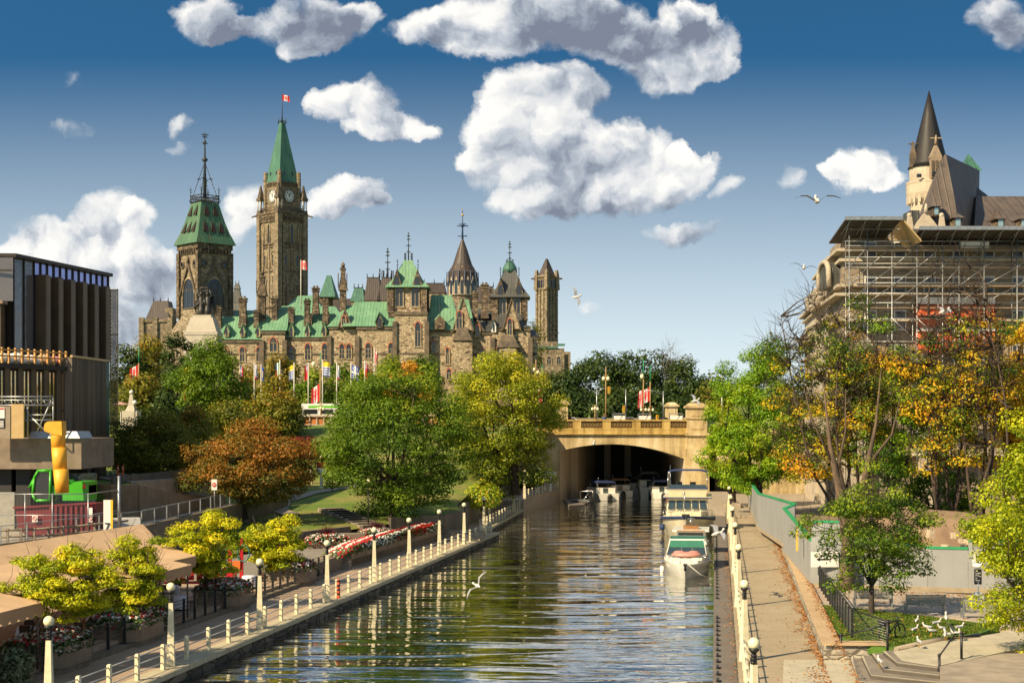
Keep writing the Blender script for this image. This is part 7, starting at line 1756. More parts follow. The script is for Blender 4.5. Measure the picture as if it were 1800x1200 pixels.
# construction hoarding
def hoarding():
    M_h = pm('grey hoarding paint',(.31,.32,.31),.6,(.23,.235,.225),.9,detail=8,lo=.3,hi=.8,stretch=(1,1,.3)); M_gt = pm('green trim',(.02,.33,.12),.5)
    t = thing('site_hoarding', 'tall grey painted construction hoarding with a green top edge, stepping along the right walkway', 'hoarding', (17.4,83,.6))
    # (x,y,bottom,top)
    P = [((17.4,82.6,3.2),(19.9,104,3.8)),((19.95,104.1,3.8),(20.7,104.1,4.1)),((20.7,104.2,4.1),(22.2,128,3.7)),((22.2,128,3.7),(27.5,165,3.4)),
         ((17.4,82.6,4.3),(19.2,82.05,4.3)),((19.2,82.05,4.3),(20.6,81.6,3.5)),((20.6,81.6,3.5),(23.6,80.7,2.95)),((23.6,80.7,2.95),(25.7,80.1,2.95)),((25.7,80.1,3.4),(30.5,78.6,3.4)),((30.5,78.6,3.4),(42,75,3.4))]
    for a, b in P:
        v = Vector((b[0]-a[0], b[1]-a[1])); n = Vector((-v.y,v.x)).normalized()*.08; k = max(1, int(v.length/2.4))
        def seg(f0, f1, zlo, zhi, nn, name, mat):
            A = (a[0]+v.x*f0, a[1]+v.y*f0); B = (a[0]+v.x*f1, a[1]+v.y*f1); h0, h1 = a[2]+(b[2]-a[2])*f0, a[2]+(b[2]-a[2])*f1; mb = MB()
            L0 = (zlo if zlo is not None else h0); L1 = (zlo if zlo is not None else h1)
            i = [mb.pt(q) for q in ((A[0]-nn.x,A[1]-nn.y,L0),(B[0]-nn.x,B[1]-nn.y,L1),(B[0]+nn.x,B[1]+nn.y,L1),(A[0]+nn.x,A[1]+nn.y,L0),(A[0]-nn.x,A[1]-nn.y,h0+zhi),(B[0]-nn.x,B[1]-nn.y,h1+zhi),(B[0]+nn.x,B[1]+nn.y,h1+zhi),(A[0]+nn.x,A[1]+nn.y,h0+zhi))]
            for q in ((3,2,1,0),(4,5,6,7),(0,1,5,4),(1,2,6,5),(2,3,7,6),(3,0,4,7)): mb.face([i[j] for j in q])
            mb.build(name, mat, t)
        for i in range(k): seg(i/k, (i+1)/k-.02/v.length, .78, -.002, n, 'panel', M_h)
        seg(0, 1, None, .12, n*1.6, 'green_top_trim', M_gt)
        m_ = n*1.6; mb = MB(); mb.prism([(a[0]-m_.x,a[1]-m_.y),(b[0]-m_.x,b[1]-m_.y),(b[0]+m_.x,b[1]+m_.y),(a[0]+m_.x,a[1]+m_.y)], .5, .78); mb.build('base_beam', pm('tan base beam',(.36,.29,.19),.8), t)
    # white arrow sign
    x0, y = W(1424,82.2), 82.0; z0, z1 = Z(996,82), Z(969,82)
    s = thing('arrow_sign', 'white sign with a black arrow pointing left fixed to the corner of the grey hoarding', 'sign', (x0+.6,y,z0)); mb = MB(); mb.box(x0,x0+1.6,y-.04,y,z0,z1); mb.build('plate', M_white, s)
    zc = (z0+z1)/2; mb = MB(); mb.extr([(x0+.3,y-.06,zc),(x0+.5,y-.06,zc+.11),(x0+.5,y-.06,zc+.04),(x0+1.1,y-.06,zc+.04),(x0+1.1,y-.06,zc-.04),(x0+.5,y-.06,zc-.04),(x0+.5,y-.06,zc-.11)],(0,.012,0)); mb.build('arrow', M_black, s)
    mb = MB(); mb.box(17.44,17.5,86.2,86.6,2.0,3.3); 
    o = mb.build('yellow_notice', pm('notice yellow',(.7,.45,.08),.6)); o.location = (17.42-.1,86.4,2.3); tag(o,'narrow yellow notice on the side face of the grey hoarding','notice')
hoarding()
def totem():
    x, y = G(1719,1058,GZ); t = thing('map_stand', 'black information board on a pale tapered concrete foot, crowned by upright white spikes', 'information board', (x,y,GZ)); mb = MB(); mb.frus((x,y),GZ,GZ+.55,.34,.3,.16,.14); mb.build('foot', M_white, t)
    mb = MB(); mb.tube([(x,y,GZ+.5),(x,y,GZ+1.1)],.05,6); mb.build('stem', M_white, t); mb = MB(); mb.box(x-.19,x+.19,y-.04,y+.04,GZ+.95,GZ+1.75); bd = mb.build('board', M_black, t)
    mb = MB()
    for k, w in enumerate((.12,.28,.2,.3,.1,.26,.22)): mb.box(x-.15,x-.15+w,y-.06,y-.05,GZ+1.62-k*.09,GZ+1.65-k*.09)
    mb.build('text_lines', M_white, bd); mb = MB(); mb.sphere((x,y,GZ+1.95),(.3,.3,.18),10,5)
    for k in range(7): a = k*.9; mb.tube([(x+.22*math.cos(a),y+.2*math.sin(a),GZ+1.95),(x+.28*math.cos(a),y+.26*math.sin(a),GZ+2.35+.12*(k%3))],.035,5)
    mb.build('spiked_crown', M_white, t)
totem()
# leaning old trunk in front of the hoarding
mb = MB(); tb = (W(1489,81),81.2,.6); mb.tube([(tb[0],tb[1],.3),(tb[0],tb[1],1.2),(tb[0]+.1,tb[1],3.2),(tb[0]-.2,tb[1]+.3,5.6),(tb[0]-.9,tb[1]+.3,9),(tb[0]-1.2,tb[1]+.5,12.5)],[.62,.42,.36,.26,.12,.02],10); mb.tube([(tb[0]-.7,tb[1]+.3,7.8),(tb[0]-1.9,tb[1]+.2,10.2),(tb[0]-2.4,tb[1],12)],[.1,.06,.015],6); mb.tube([(tb[0]-.5,tb[1]+.3,7),(tb[0]+.1,tb[1]+.6,9.6),(tb[0]+.1,tb[1]+.6,12)],[.1,.06,.015],6); mb.tube([(tb[0]+.1,tb[1],3.3),(tb[0]+.9,tb[1],6.2),(tb[0]+1.7,tb[1],10),(tb[0]+2.0,tb[1],13.2)],[.3,.2,.09,.015],8); mb.tube([(tb[0]+1.2,tb[1],7.6),(tb[0]+2.6,tb[1],9.4),(tb[0]+3.1,tb[1],11.6)],[.1,.06,.015],6)
tt = thing('old_trunk', 'thick grey forked trunk standing in front of the hoarding, behind the young tree', 'tree', (tb[0],tb[1],.6)); mb.build('trunk', M_barkl, tt)
# rubble heap and concrete blocks behind the hoarding
mb = MB(); rr_ = random.Random(3)
mb.sphere((W(1650,100),104,.6),(8.5,5,3.2),18,8); tag(mb.build('earth_heap', pm('brown soil heap',(.30,.20,.12),.95,(.2,.13,.08),.6,bump=.6,bscale=3)), 'heap of brown soil behind the hoarding beside the thick forked tree', 'soil heap')
mb = MB()
for k in range(60): mb.cbox((W(1735,92)+rr_.gauss(0,1.3),94+rr_.gauss(0,1.2),.8+abs(rr_.gauss(0,1.1))),(rr_.uniform(.3,.7),.35,rr_.uniform(.25,.6)),rr_.uniform(0,3))
tag(mb.build('block_pile', pm('pale broken blocks',(.55,.45,.32),.85,(.42,.33,.22),2)), 'pile of pale broken concrete blocks behind the hoarding at the right', 'rubble pile', kind='stuff')
# ================= grand hotel under scaffolding
def hotel():
    d = 150.0; X = lambda p, dd=d: W(p,dd); z = lambda y, dd=d: Z(y,dd)
    S_l = stone('pale hotel limestone',(.30,.255,.19),(.24,.20,.15),(.17,.14,.105),1.6,.6,.1,(.34,.26,.17),.1); M_l = pm('smooth limestone',(.52,.45,.34),.85,(.38,.32,.235),.5,bump=.15)
    C_h = copper('weathered brown copper',(.085,.065,.052),(.135,.105,.082),(.055,.052,.043),.8); C_hd = copper('dark bronze cone',(.006,.005,.0045),(.011,.008,.007),(.004,.0035,.003),.5)
    t = thing('chateau_hotel', 'pale limestone hotel with steep brown roofs and a round turret, wrapped in scaffolding', 'hotel', (48,d+20,.6))
    x0 = X(1482)
    mb = MB(); mb.prism([(x0,d),(x0+1.3,d+12),(80,d+12),(80,d)],.4,z(415)); mb.build('wall', S_l, t)
    mb = MB(); mb.prism([(x0+1.0,d+12.1),(x0+2.6,d+24),(80,d+24),(80,d+12.1)],.4,Z(450,d+12)); mb.prism([(x0+2.2,d+24.1),(x0+4.2,d+40),(80,d+40),(80,d+24.1)],.4,Z(505,d+24)); mb.build('canal_side_wall', M_l, t)
    mb = MB()
    for yv, e in ((438,.9),(455,.5),(500,.8),(516,1.1),(560,.6)): mb.prism([(x0-e,d-e),(x0+1.3-e,d+11.8),(80,d+11.8),(80,d-e)],z(yv+5),z(yv))
    for yv, e in ((448,.8),(458,.4),(500,.6),(512,1.0),(545,.7)): mb.prism([(x0+1-e,d+12),(x0+2.6-e,d+24.2),(x0+12,d+24.2),(x0+12,d+12)],z(yv+4),z(yv)); mb.prism([(x0+2.2-e,d+24.2),(x0+4.2-e,d+40.2),(x0+12,d+40.2),(x0+12,d+24.3)],z(yv+64),z(yv+60))
    mb.build('cornice', M_l, t)
    ap = arch_pts(5.0, z(452)-z(500), 8); mb = MB(); mb.extr([(x0-.9, d+5+p[0], z(500)+p[1]) for p in ap], (2.2,.2,0)); ad = mb.build('arched_lead_dormer', C_grey, t); mb = MB(); mb.tube([(x0-.95, d+5+p[0], z(500)+p[1]) for p in ap], .3, 5); mb.build('arch_moulding', M_l, ad)
    mb = MB(); mb.box(x0-.8,x0+2,d-1.6,d,.4,z(760)); mb.box(X(1570),X(1780),d-2.5,d,z(800),z(790)); mb.box(X(1605),X(1625),d-3,d,.4,z(740)); mb.build('portal', M_l, t)
    for row in range(5):
        for k in range(9):
            xx = X(1530)+k*3.1; zz0 = z(700)+row*3.6
            if zz0 > z(450): continue
            mb = MB(); mb.box(xx-.65,xx+.65,d-.12,d-.06,zz0,zz0+2.1); f = mb.build('window', M_white, t); mb = MB(); mb.box(xx-.52,xx+.52,d-.16,d-.13,zz0+.12,zz0+1.98); mb.build('pane', G_win, f)
    # orange sheeting on the middle storeys
    mb = MB(); n = 16; a, b = X(1605), X(1742)
    for i in range(n):
        u0, u1 = a+(b-a)*i/n, a+(b-a)*(i+1)/n; y0, y1 = d-1.0-.15*math.sin(i*1.7), d-1.0-.15*math.sin((i+1)*1.7); mb.face([mb.pt(p) for p in ((u0,y0,z(622)),(u1,y1,z(622)),(u1,y1,z(538)),(u0,y0,z(538)))], True)
    mb.build('orange_sheeting', pm('orange sheeting',(.68,.14,.05),.7,(.55,.11,.04),1), t)
    mb = MB(); mb.box(a,b,d-1.3,d-1.2,z(583),z(577)); mb.box(a,b,d-1.3,d-1.2,z(536),z(524)); mb.build('white_sheeting', M_white, t)
    # round turret with dark cone
    d2 = 176.0; Y = lambda p: W(p,d2); q = lambda y: Z(y,d2); cx = Y(1633); r = 32*d2/F
    mb = MB(); mb.lathe(cx,d2,[(20,r),(q(358),r),(q(352),r*1.16),(q(342),r*1.22),(q(326),r*1.22),(q(324),r*1.24),(q(321),r*1.24),(q(320),r*1.05),(q(296),r*1.05),(q(294),r*1.1)],22,False); tr = mb.build('turret', M_l, t)
    mb = MB()
    for k in range(22): a_ = 2*math.pi*k/22; mb.cbox((cx+r*1.12*math.cos(a_),d2+r*1.12*math.sin(a_),q(351)),(.35,.35,1.1),a_)
    mb.build('corbel', M_l, tr)
    mb = MB(); mb.lathe(cx,d2,[(q(296),r*1.14),(q(286),r*.98),(q(250),r*.70),(q(205),r*.36),(q(160),.05)],22,True); mb.build('cone_roof', C_hd, tr)
    mb = MB(); mb.box(cx-r*.28,cx+r*.3,d2-r*1.35,d2-r*.9,q(320),q(285)); mb.extr([(cx-r*.32,d2-r*1.35,q(285)),(cx+r*.34,d2-r*1.35,q(285)),(cx+.05,d2-r*1.35,q(262))],(0,1.2,0)); mb.tube([(cx,d2-r*1.3,q(262)),(cx,d2-r*1.3,q(246))],[.25,.08],5); mb.box(cx-.7,cx+.7,d2-r*1.3,d2-r*1.25,q(252),q(250)); dm = mb.build('gothic_dormer', pm('weathered dormer stone',(.34,.26,.18),.85,(.24,.18,.12),1), tr)
    mb = MB(); mb.box(cx-.55,cx+.55,d2-r*1.40,d2-r*1.36,q(318),q(309)); mb.build('pane', G_win, dm); mb = MB()
    for s in (-.3,.0,.3): mb.box(cx+s*1.6-.12,cx+s*1.6+.12,d2-r*1.42,d2-r*1.37,q(306),q(290))
    mb.build('tracery', S_trimd, dm)
    mb = MB(); px_ = Y(1602); mb.box(px_-.35,px_+.35,d2-1,d2-.3,q(296),q(272)); mb.frus((px_,d2-.65),q(272),q(250),.3,.3,.06,.06); mb.box(px_-.55,px_+.55,d2-.75,d2-.55,q(256),q(254)); mb.build('pinnacle', S_trimd, tr)
    mb = MB(); mb.box(Y(1605)-.2,Y(1605)+.3,d2-r*1.16,d2-r*1.0,q(318),q(312)); mb.build('slit_window', G_win, tr)
    # big hipped roof
    def rf(name, pts, faces, m): mb = MB(); i = [mb.pt(p) for p in pts]; [mb.face([i[k] for k in f]) for f in faces]; return mb.build(name, m, t)
    da, db = 158.0, 190.0
    rf('steep_roof', [(W(1612,da),da,Z(408,da)),(W(1688,da),da,Z(408,da)),(W(1720,db-14),db-14,Z(408,db-14)),(W(1598,db),db,Z(408,db)),(W(1660,164),164,Z(272,164)),(W(1664,164),164,Z(272,164)),(W(1722,182),182,Z(300,182)),(W(1718,182),182,Z(300,182))], [(0,1,5,4),(1,2,6,5),(2,3,7,6),(3,0,4,7),(4,5,6,7)], C_h)
    rf('steep_roof', [(W(1670,170),170,Z(408,170)),(W(1752,170),170,Z(408,170)),(W(1760,190),190,Z(408,190)),(W(1680,190),190,Z(408,190)),(W(1676,178),178,Z(297,178)),(W(1738,178),178,Z(345,178))], [(0,1,5,4),(1,2,5),(2,3,4,5),(3,0,4)], C_grey)
    rf('green_dormer_roof', [(W(1686,186),184,Z(300,184)),(W(1718,186),184,Z(300,184)),(W(1718,190),190,Z(300,190)),(W(1684,190),190,Z(300,190)),(W(1702,187),187,Z(270,187))], [(0,1,4),(1,2,4),(2,3,4),(3,0,4)], C_teal)
    rf('long_roof', [(W(1712,165),165,Z(410,165)),(88,165,Z(410,165)),(88,178,Z(345,178)),(W(1716,174),174,Z(345,174)),(W(1716,176),190,Z(410,190)),(88,190,Z(410,190))], [(0,1,2,3),(3,2,5,4),(0,3,4)], C_h)
    for (px,yt,yb,w,dd) in ((1644,338,380,14,157.5),(1682,372,400,17,157.2),(1757,368,402,17,164.5),(1797,378,402,14,164.5)):
        x = W(px,dd); hw = w*dd/F/2; mb = MB(); mb.frus((x,dd+.8),Z(yb-16,dd),Z(yt,dd),hw*1.3,1.5,.12,.2); dr = mb.build('dormer_roof', C_h, t); mb = MB(); mb.box(x-hw*.8,x+hw*.8,dd-.4,dd+1.5,Z(yb,dd),Z(yb-16,dd)); mb.build('dormer', S_dark, dr); mb = MB(); mb.box(x-hw*.5,x+hw*.5,dd-.46,dd-.41,Z(yb-2,dd),Z(yb-15,dd)); mb.build('pane', glass('sky blue pane',(.2,.32,.38),.1), dr)
    dd = 155; x = W(1628,dd); mb = MB(); mb.extr([(x-1.5,dd,Z(402,dd)),(x+1.5,dd,Z(402,dd)),(x,dd,Z(372,dd))],(0,.6,0)); mb.tube([(x,dd,Z(374,dd)),(x,dd,Z(358,dd))],[.3,.1],5)
    for s in (-1,1): mb.frus((x+s*1.75,dd+.2),Z(402,dd),Z(380,dd),.35,.3,.2,.2); mb.sphere((x+s*1.75,dd+.2,Z(378,dd)),.3,6,4)
    mb.build('carved_gable', M_l, t)
    mb = MB(); mb.box(W(1596,158),W(1612,158),157,160,Z(410,158),Z(372,158)); mb.build('side_roof', C_grey, t)
    # ---- scaffolding, a thing of its own
    s = thing('scaffolding', 'silver tube scaffolding with dark sloping canopy roofs and plank decks round the hotel', 'scaffolding', (X(1640,d-2),d-2,.6)); D = d-3.2; x = lambda p: W(p,D); zz = lambda y: Z(y,D)
    def tb(pts, r=.055, nm='tube'): mb = MB(); mb.tube(pts, r, 4); return mb.build(nm, M_steel, s)
    cols = [1493,1525,1568,1612,1657,1686,1730,1788,1832]
    for k, p in enumerate(cols):
        top = 388 if p < 1575 else 410; tb([(x(p),D,.5),(x(p),D,zz(top))],.07,'standard'); tb([(x(p),D+1.6,.5),(x(p),D+1.6,zz(top))],.05,'standard')
    for yv in (403,424,432,440,452,463,470,488,497,515,532,560,600,640,680,720,760): tb([(x(1485),D,zz(yv)),(x(1840),D,zz(yv))],.045,'ledger')
    for yv in (434,469,502,540,600,660,720): mb = MB(); mb.box(x(1490),x(1840),D+.1,D+1.5,zz(yv)-.06,zz(yv)); mb.build('plank_deck', pm('deck plank',(.42,.32,.22),.85,(.3,.24,.17),1), s)
    for a_, b_ in zip(cols, cols[1:]):
        for (ya, yb) in ((470,434),(502,470),(532,502)): tb([(x(a_),D-.06,zz(ya)),(x(b_),D-.06,zz(yb))],.04,'brace')
        tb([(x(b_),D-.1,zz(600)),(x(a_),D-.1,zz(560))],.04,'brace')
    for (p0,p1) in ((1605,1655),): pass
    for k in range(7): a_ = 1568+k*8; tb([(x(a_),D-.1,zz(762 if k%2 else 754)),(x(a_+8),D-.1,zz(754 if k%2 else 762))],.04,'brace')
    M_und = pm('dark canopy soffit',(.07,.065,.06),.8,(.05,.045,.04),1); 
    def canopy_(p0,p1,y0,y1,name='canopy_roof'):
        mb = MB(); a_, b_ = x(p0), x(p1); mb.extr([(a_,D-2.8,zz(y0)),(a_,D+5,zz(y0)-1.5),(a_,D+5,zz(y0)-1.35),(a_,D-2.8,zz(y0)+.15)],(b_-a_,0,0)); o = mb.build(name, M_und, s)
        mb = MB(); mb.box(a_-.1,b_+.1,D-2.95,D-2.8,zz(y0)-.1,zz(y0)+.28); mb.build('fascia', M_steel, o)
        for i in range(int((b_-a_)/1.6)): xx = a_+.5+i*1.6; mb = MB(); mb.tube([(xx,D-2.6,zz(y0)-.1),(xx,D+1.6,zz(y0)-.95)],.06,4); mb.tube([(xx,D-2.2,zz(y0)-.15),(xx,D+.1,zz(y0)-1.6)],.04,4); mb.build('rafter', M_steel, o)
    canopy_(1476,1572,392,388); canopy_(1604,1850,409,408)
    mb = MB(); mb.extr([(x(1572),D-2.8,zz(388)),(x(1606),D-2.8,zz(428)),(x(1606),D-2.8,zz(431)),(x(1572),D-2.8,zz(392))],(0,7,0)); mb.build('sloping_plywood', pm('plywood',(.50,.36,.17),.8), s)
    mb = MB(); mb.box(x(1690),x(1740),D+.2,D+.4,zz(436),zz(424)); mb.build('white_tarpaulin', M_white, s); mb = MB(); mb.box(x(1604),x(1655),D+1.7,D+1.9,zz(760),zz(700)); mb.build('grey_screen', pm('grey screen',(.38,.33,.27),.8), s)
hotel()

def lawn_detail():
    rng = np.random.default_rng(9); poly = [G(1444,1064,GZ),G(1500,1071,GZ),G(1640,1086,GZ),G(1750,1101,GZ),G(1720,1113,GZ),G(1650,1120,GZ),G(1575,1137,GZ),G(1492,1130,GZ),G(1464,1100,GZ)]
    tri = [(np.array(poly[0]), np.array(poly[i]), np.array(poly[i+1])) for i in range(1, len(poly)-1)]; ar = np.array([abs((b-a)[0]*(c-a)[1]-(b-a)[1]*(c-a)[0]) for a, b, c in tri])
    def pts(n):
        k = rng.choice(len(tri), n, p=ar/ar.sum()); r1 = np.sqrt(rng.uniform(size=n)); r2 = rng.uniform(size=n)
        return np.array([tri[q][0]*(1-a)+tri[q][1]*a*(1-b)+tri[q][2]*a*b for q, a, b in zip(k, r1, r2)])
    P = pts(16000); Q = np.column_stack([P, np.full(len(P), GZ+.06)]); Nn = rng.normal(size=Q.shape)*np.array([1,1,.35])
    o = leaf_mesh('grass_blades', Q, Nn, .10, leafmat('grass blades', [(0,(.05,.10,.012)),(.6,(.13,.21,.02)),(1,(.26,.27,.05))], .3), rng.uniform(0,1,len(Q)), None, rng, aspect=.35); tag(o, 'short mown grass blades on the small lawn', 'grass', kind='stuff')
    P = pts(260); Q = np.column_stack([P, np.full(len(P), GZ+.10)]); k = rng.uniform(size=(900,2)); a, b = np.array(G(1410,1032,GZ)), np.array(G(1700,1046,GZ)); c = np.array(G(1700,1075,GZ))-b
    R2 = a+(b-a)*k[:,:1]+c*(k[:,1:]**2)*.8; Q = np.vstack([Q, np.column_stack([R2, np.full(900, GZ+.03)])])
    o = leaf_mesh('scattered_leaves', Q, rng.normal(size=Q.shape)*.25+np.array([0,0,1]), .11, MATS['fallen leaves'], rng.uniform(0,1,len(Q)), None, rng); tag(o, 'scattered fallen leaves on the lawn and by the foot of the hoarding', 'leaves', kind='stuff')
lawn_detail()
# ================= boats (bow towards -y in their own space)
M_gel = pm('white gelcoat',(.72,.70,.62),.25,(.64,.62,.54),.8); M_creamh = pm('cream hull paint',(.66,.60,.42),.3,(.58,.52,.36),.8); M_navy = pm('navy canvas',(.015,.03,.10),.7,(.02,.04,.12),2)
G_boat = glass('boat window',(.03,.05,.06),.08); M_grn = pm('green canvas',(.02,.16,.10),.7,(.015,.12,.08),2); M_hgrn = pm('dark green boot stripe',(.01,.07,.05),.4); M_pink = pm('faded pink vinyl',(.62,.28,.22),.5,(.5,.22,.17),3); M_chr = pm('polished rail',(.6,.6,.58),.2,(.5,.5,.5),3,metal=.9)
def hull(mb, L, B, zb, zd, zs, flare=1.0, n=16, rake=.9):
    """ring stations from bow (y=0) to stern (y=L): returns deck edge points"""
    secs = []; ed = []
    for i in range(n+1):
        f = i/n; y = L*f; hb = B/2*min(1, (math.sin(min(f/.55,1)*math.pi/2))**.75) if f > 0 else .03; hb = max(hb, .03)
        zt = zd+(zs-zd)*min(1, f*1.4); wl = hb*(.45+.45*min(1, f*1.5))*flare; yy = y-(rake*(1-f)**3)
        prof = [(0,zb,y*.98+.6*(1-f)),(wl*.8,zb+.12,y+.35*(1-f)),(wl,zb+.42,y+.1*(1-f)),(hb*.97,zt-.18,yy),(hb,zt,yy)]
        secs.append([mb.pt((-p[0],p[2],p[1])) for p in prof[::-1]]+[mb.pt((p[0],p[2],p[1])) for p in prof[1:]]); ed.append((hb,yy,zt))
    for a, b in zip(secs, secs[1:]):
        for k in range(len(a)-1): mb.face((a[k],b[k],b[k+1],a[k+1]), True)
    mb.face(secs[-1]); mb.face(secs[0][::-1])
    for (h0,y0,z0),(h1,y1,z1) in zip(ed, ed[1:]): mb.poly([(-h0,y0,z0),(h0,y0,z0),(h1,y1,z1),(-h1,y1,z1)])
    return ed
def bow_rail(t, ed, k, h=.45, inset=.1):
    mb = MB(); P = [(-(e[0]-inset if e[0] > inset else 0), e[1]+.05, e[2]+h) for e in ed[:k]][::-1]+[((e[0]-inset if e[0] > inset else 0), e[1]+.05, e[2]+h) for e in ed[:k]]
    mb.tube(P,.022,5)
    for e in ed[1:k:2]:
        for s in (-1,1): mb.tube([(s*(e[0]-inset),e[1],e[2]),(s*(e[0]-inset),e[1]+.05,e[2]+h)],.015,4)
    mb.build('bow_rail', M_chr, t)
def fender(t, x, y, z, m=None, r=.13, L=.5): mb = MB(); mb.tube([(x,y,z-L/2),(x,y,z-L*.4),(x,y,z+L*.4),(x,y,z+L/2)],[.03,r,r,.03],8); mb.build('fender', m or M_white, t)
def express():
    t = thing('motor_cruiser', 'near white motor cruiser with green canvas topped windscreen and a pink float on its foredeck', 'boat', (0,0,0)); mb = MB(); ed = hull(mb, 10.0, 3.35, -.65, .95, .85); mb.build('hull', M_gel, t)
    mb = MB(); hull(mb, 10.02, 3.15, -.67, -.1, -.1, 1.12, rake=.15); mb.build('boot_stripe', M_hgrn, t)
    mb = MB(); mb.prism([(-1.1,2.0),(1.1,2.0),(1.4,4.3),(-1.4,4.3)],.9,1.2); mb.prism([(-.8,1.3),(.8,1.3),(1.1,2.02),(-1.1,2.02)],.9,1.05); mb.box(-1.5,1.5,4.3,9.6,.85,1.35); mb.build('coachroof', M_gel, t)
    mb = MB(); A = [(-1.42,4.0,1.2),(1.42,4.0,1.2),(1.2,4.7,2.25),(-1.2,4.7,2.25)]; mb.poly(A); w = mb.build('windscreen', G_boat, t)
    mb = MB(); mb.tube([A[0],A[3],A[2],A[1]],.07,6); mb.tube([A[3],(-1.3,7.2,2.15)],.05,5); mb.tube([A[2],(1.3,7.2,2.15)],.05,5)
    for s in (-.4,.4): mb.tube([(s,4.02,1.2),(s*.9,4.55,2.0)],.02,4)
    mb.build('windscreen_frame', M_gel, w)
    f = .52; mb = MB(); P = lambda sx, g: (sx*(1.42-.22*g), 3.97+.7*g, 1.2+1.05*g+.01); mb.poly([P(-.97,.5),P(.97,.5),P(.97,.96),P(-.97,.96)]); mb.build('green_canvas', M_grn, t)
    mb = MB(); mb.box(-1.3,1.3,5.0,8.8,2.1,2.2); mb.build('cockpit_cover', M_grn, t)
    mb = MB(); mb.sphere((0,2.6,1.38),(1.1,.75,.2),16,6); mb.sphere((-.5,3.0,1.5),(.42,.4,.12),10,5); mb.sphere((.5,3.0,1.5),(.42,.4,.12),10,5); mb.build('pink_float', M_pink, t)
    for s in (-.35,.45): mb = MB(); mb.box(s-.2,s+.2,3.5,3.75,1.35,1.55); mb.build('black_bag', M_black, t)
    mb = MB(); mb.box(-.12,.12,-1.05,-.3,.92,1.02); mb.tube([(0,-1.0,.9),(0,-.85,.6)],.09,6); mb.build('anchor_roller', M_black, t); bow_rail(t, ed, 10)
    for y, x in ((4.2,-1.75),(4.9,-1.8)): fender(t, x, y, .1)
    mb = MB(); mb.tube([(.25,-.6,.95),(1.0,-.2,.3),(1.9,.2,-.1),(2.7,-.6,-.25)],.025,5); mb.build('mooring_line', M_white, t)
    return t
def trawler():
    t = thing('cabin_trawler', 'tall cream cabin yacht with navy trim and an open flybridge under a navy canopy', 'boat', (0,0,0)); mb = MB(); ed = hull(mb, 13.5, 5.0, -.7, 2.35, 1.5, rake=1.3); mb.build('hull', M_creamh, t)
    mb = MB()
    for s in (-1,1): mb.tube([(s*e[0]*1.005,e[1],e[2]-.14) for e in ed],.13,6)
    mb.build('navy_band', M_navy, t); mb = MB(); mb.prism([(-1.3,2.6),(1.3,2.6),(1.9,5.0),(-1.9,5.0)],1.9,2.5); mb.build('trunk_cabin', M_creamh, t)
    mb = MB(); mb.frus((0,7.6),1.7,3.65,2.0,3.0,1.85,2.6); cb = mb.build('cabin', M_creamh, t)
    mb = MB(); 
    for k in range(5): x0 = -1.85+k*.75; mb.poly([(x0+.05,4.62,2.62),(x0+.65,4.62,2.62),(x0*.95+.62,4.86,3.4),(x0*.95+.06,4.86,3.4)])
    for s in (-1,1):
        for k in range(4): mb.poly([(s*1.975,5.0+k*1.2,2.6),(s*1.975,6.0+k*1.2,2.6),(s*1.89,6.0+k*1.2,3.4),(s*1.89,5.0+k*1.2,3.4)])
    mb.build('cabin_window', G_boat, cb); mb = MB(); mb.box(-2.25,2.25,4.5,10.8,3.65,3.78); mb.frus((0,7.2),3.78,4.55,1.75,2.0,1.9,2.3); mb.build('flybridge', M_creamh, t)
    mb = MB(); mb.box(-1.95,1.95,4.85,4.95,4.5,4.62); mb.box(-2.3,2.3,4.4,4.5,3.64,3.74); mb.build('navy_trim', M_navy, t)
    mb = MB(); mb.poly([(-1.8,5.0,4.6),(1.8,5.0,4.6),(1.7,5.2,4.9),(-1.7,5.2,4.9)]); mb.build('flybridge_screen', G_boat, t)
    for s in (-.8,.5): mb = MB(); mb.box(s-.28,s+.28,6.4,6.6,4.5,5.1); mb.box(s-.28,s+.28,6.0,6.6,4.5,4.75); mb.build('helm_seat', M_black, t)
    mb = MB(); mb.extr([(-1.85,5.2,6.1),(-1.2,5.2,6.26),(1.2,5.2,6.26),(1.85,5.2,6.1),(1.85,5.2,6.02),(1.2,5.2,6.18),(-1.2,5.2,6.18),(-1.85,5.2,6.02)],(0,3.4,0)); mb.build('canopy', M_navy, t)
    mb = MB()
    for s in (-1,1):
        for (ya, yb) in ((5.0,5.4),(8.8,8.4),(5.0,7.0),(8.8,7.0)): mb.tube([(s*1.85,ya,4.5),(s*1.82,yb,6.08)],.03,5)
    mb.build('canopy_frame', M_chr, t); bow_rail(t, ed, 11, .65, .15); mb = MB(); mb.box(-.35,.35,-1.5,-.6,2.3,2.48); mb.build('anchor_platform', M_black, t)
    mb = MB(); mb.tube([(-1.75,9.5,3.7),(-1.75,9.8,6.6)],.03,4); mb.tube([(-.2,-.4,2.4),(-.1,-.4,4.6)],.02,4); mb.build('mast', M_chr, t)
    mb = MB(); mb.sphere((-.3,4.4,4.05),.14,8,5); mb.build('spotlight', M_chr, t); fender(t,2.6,3.4,.8,pm('cream fender',(.5,.45,.3),.5),.34,.9); fender(t,-2.35,5,.9,M_navy,.25,.6); fender(t,-2.35,8,.9,M_black,.25,.6)
    mb = MB(); mb.extr([(-2.1,9.9,3.4),(-2.1,10.4,3.3),(-2.1,10.4,2.6),(-2.1,9.9,2.7)],(.03,0,0)); mb.build('ensign', pm('flag red',(.6,.02,.02),.8), t); return t
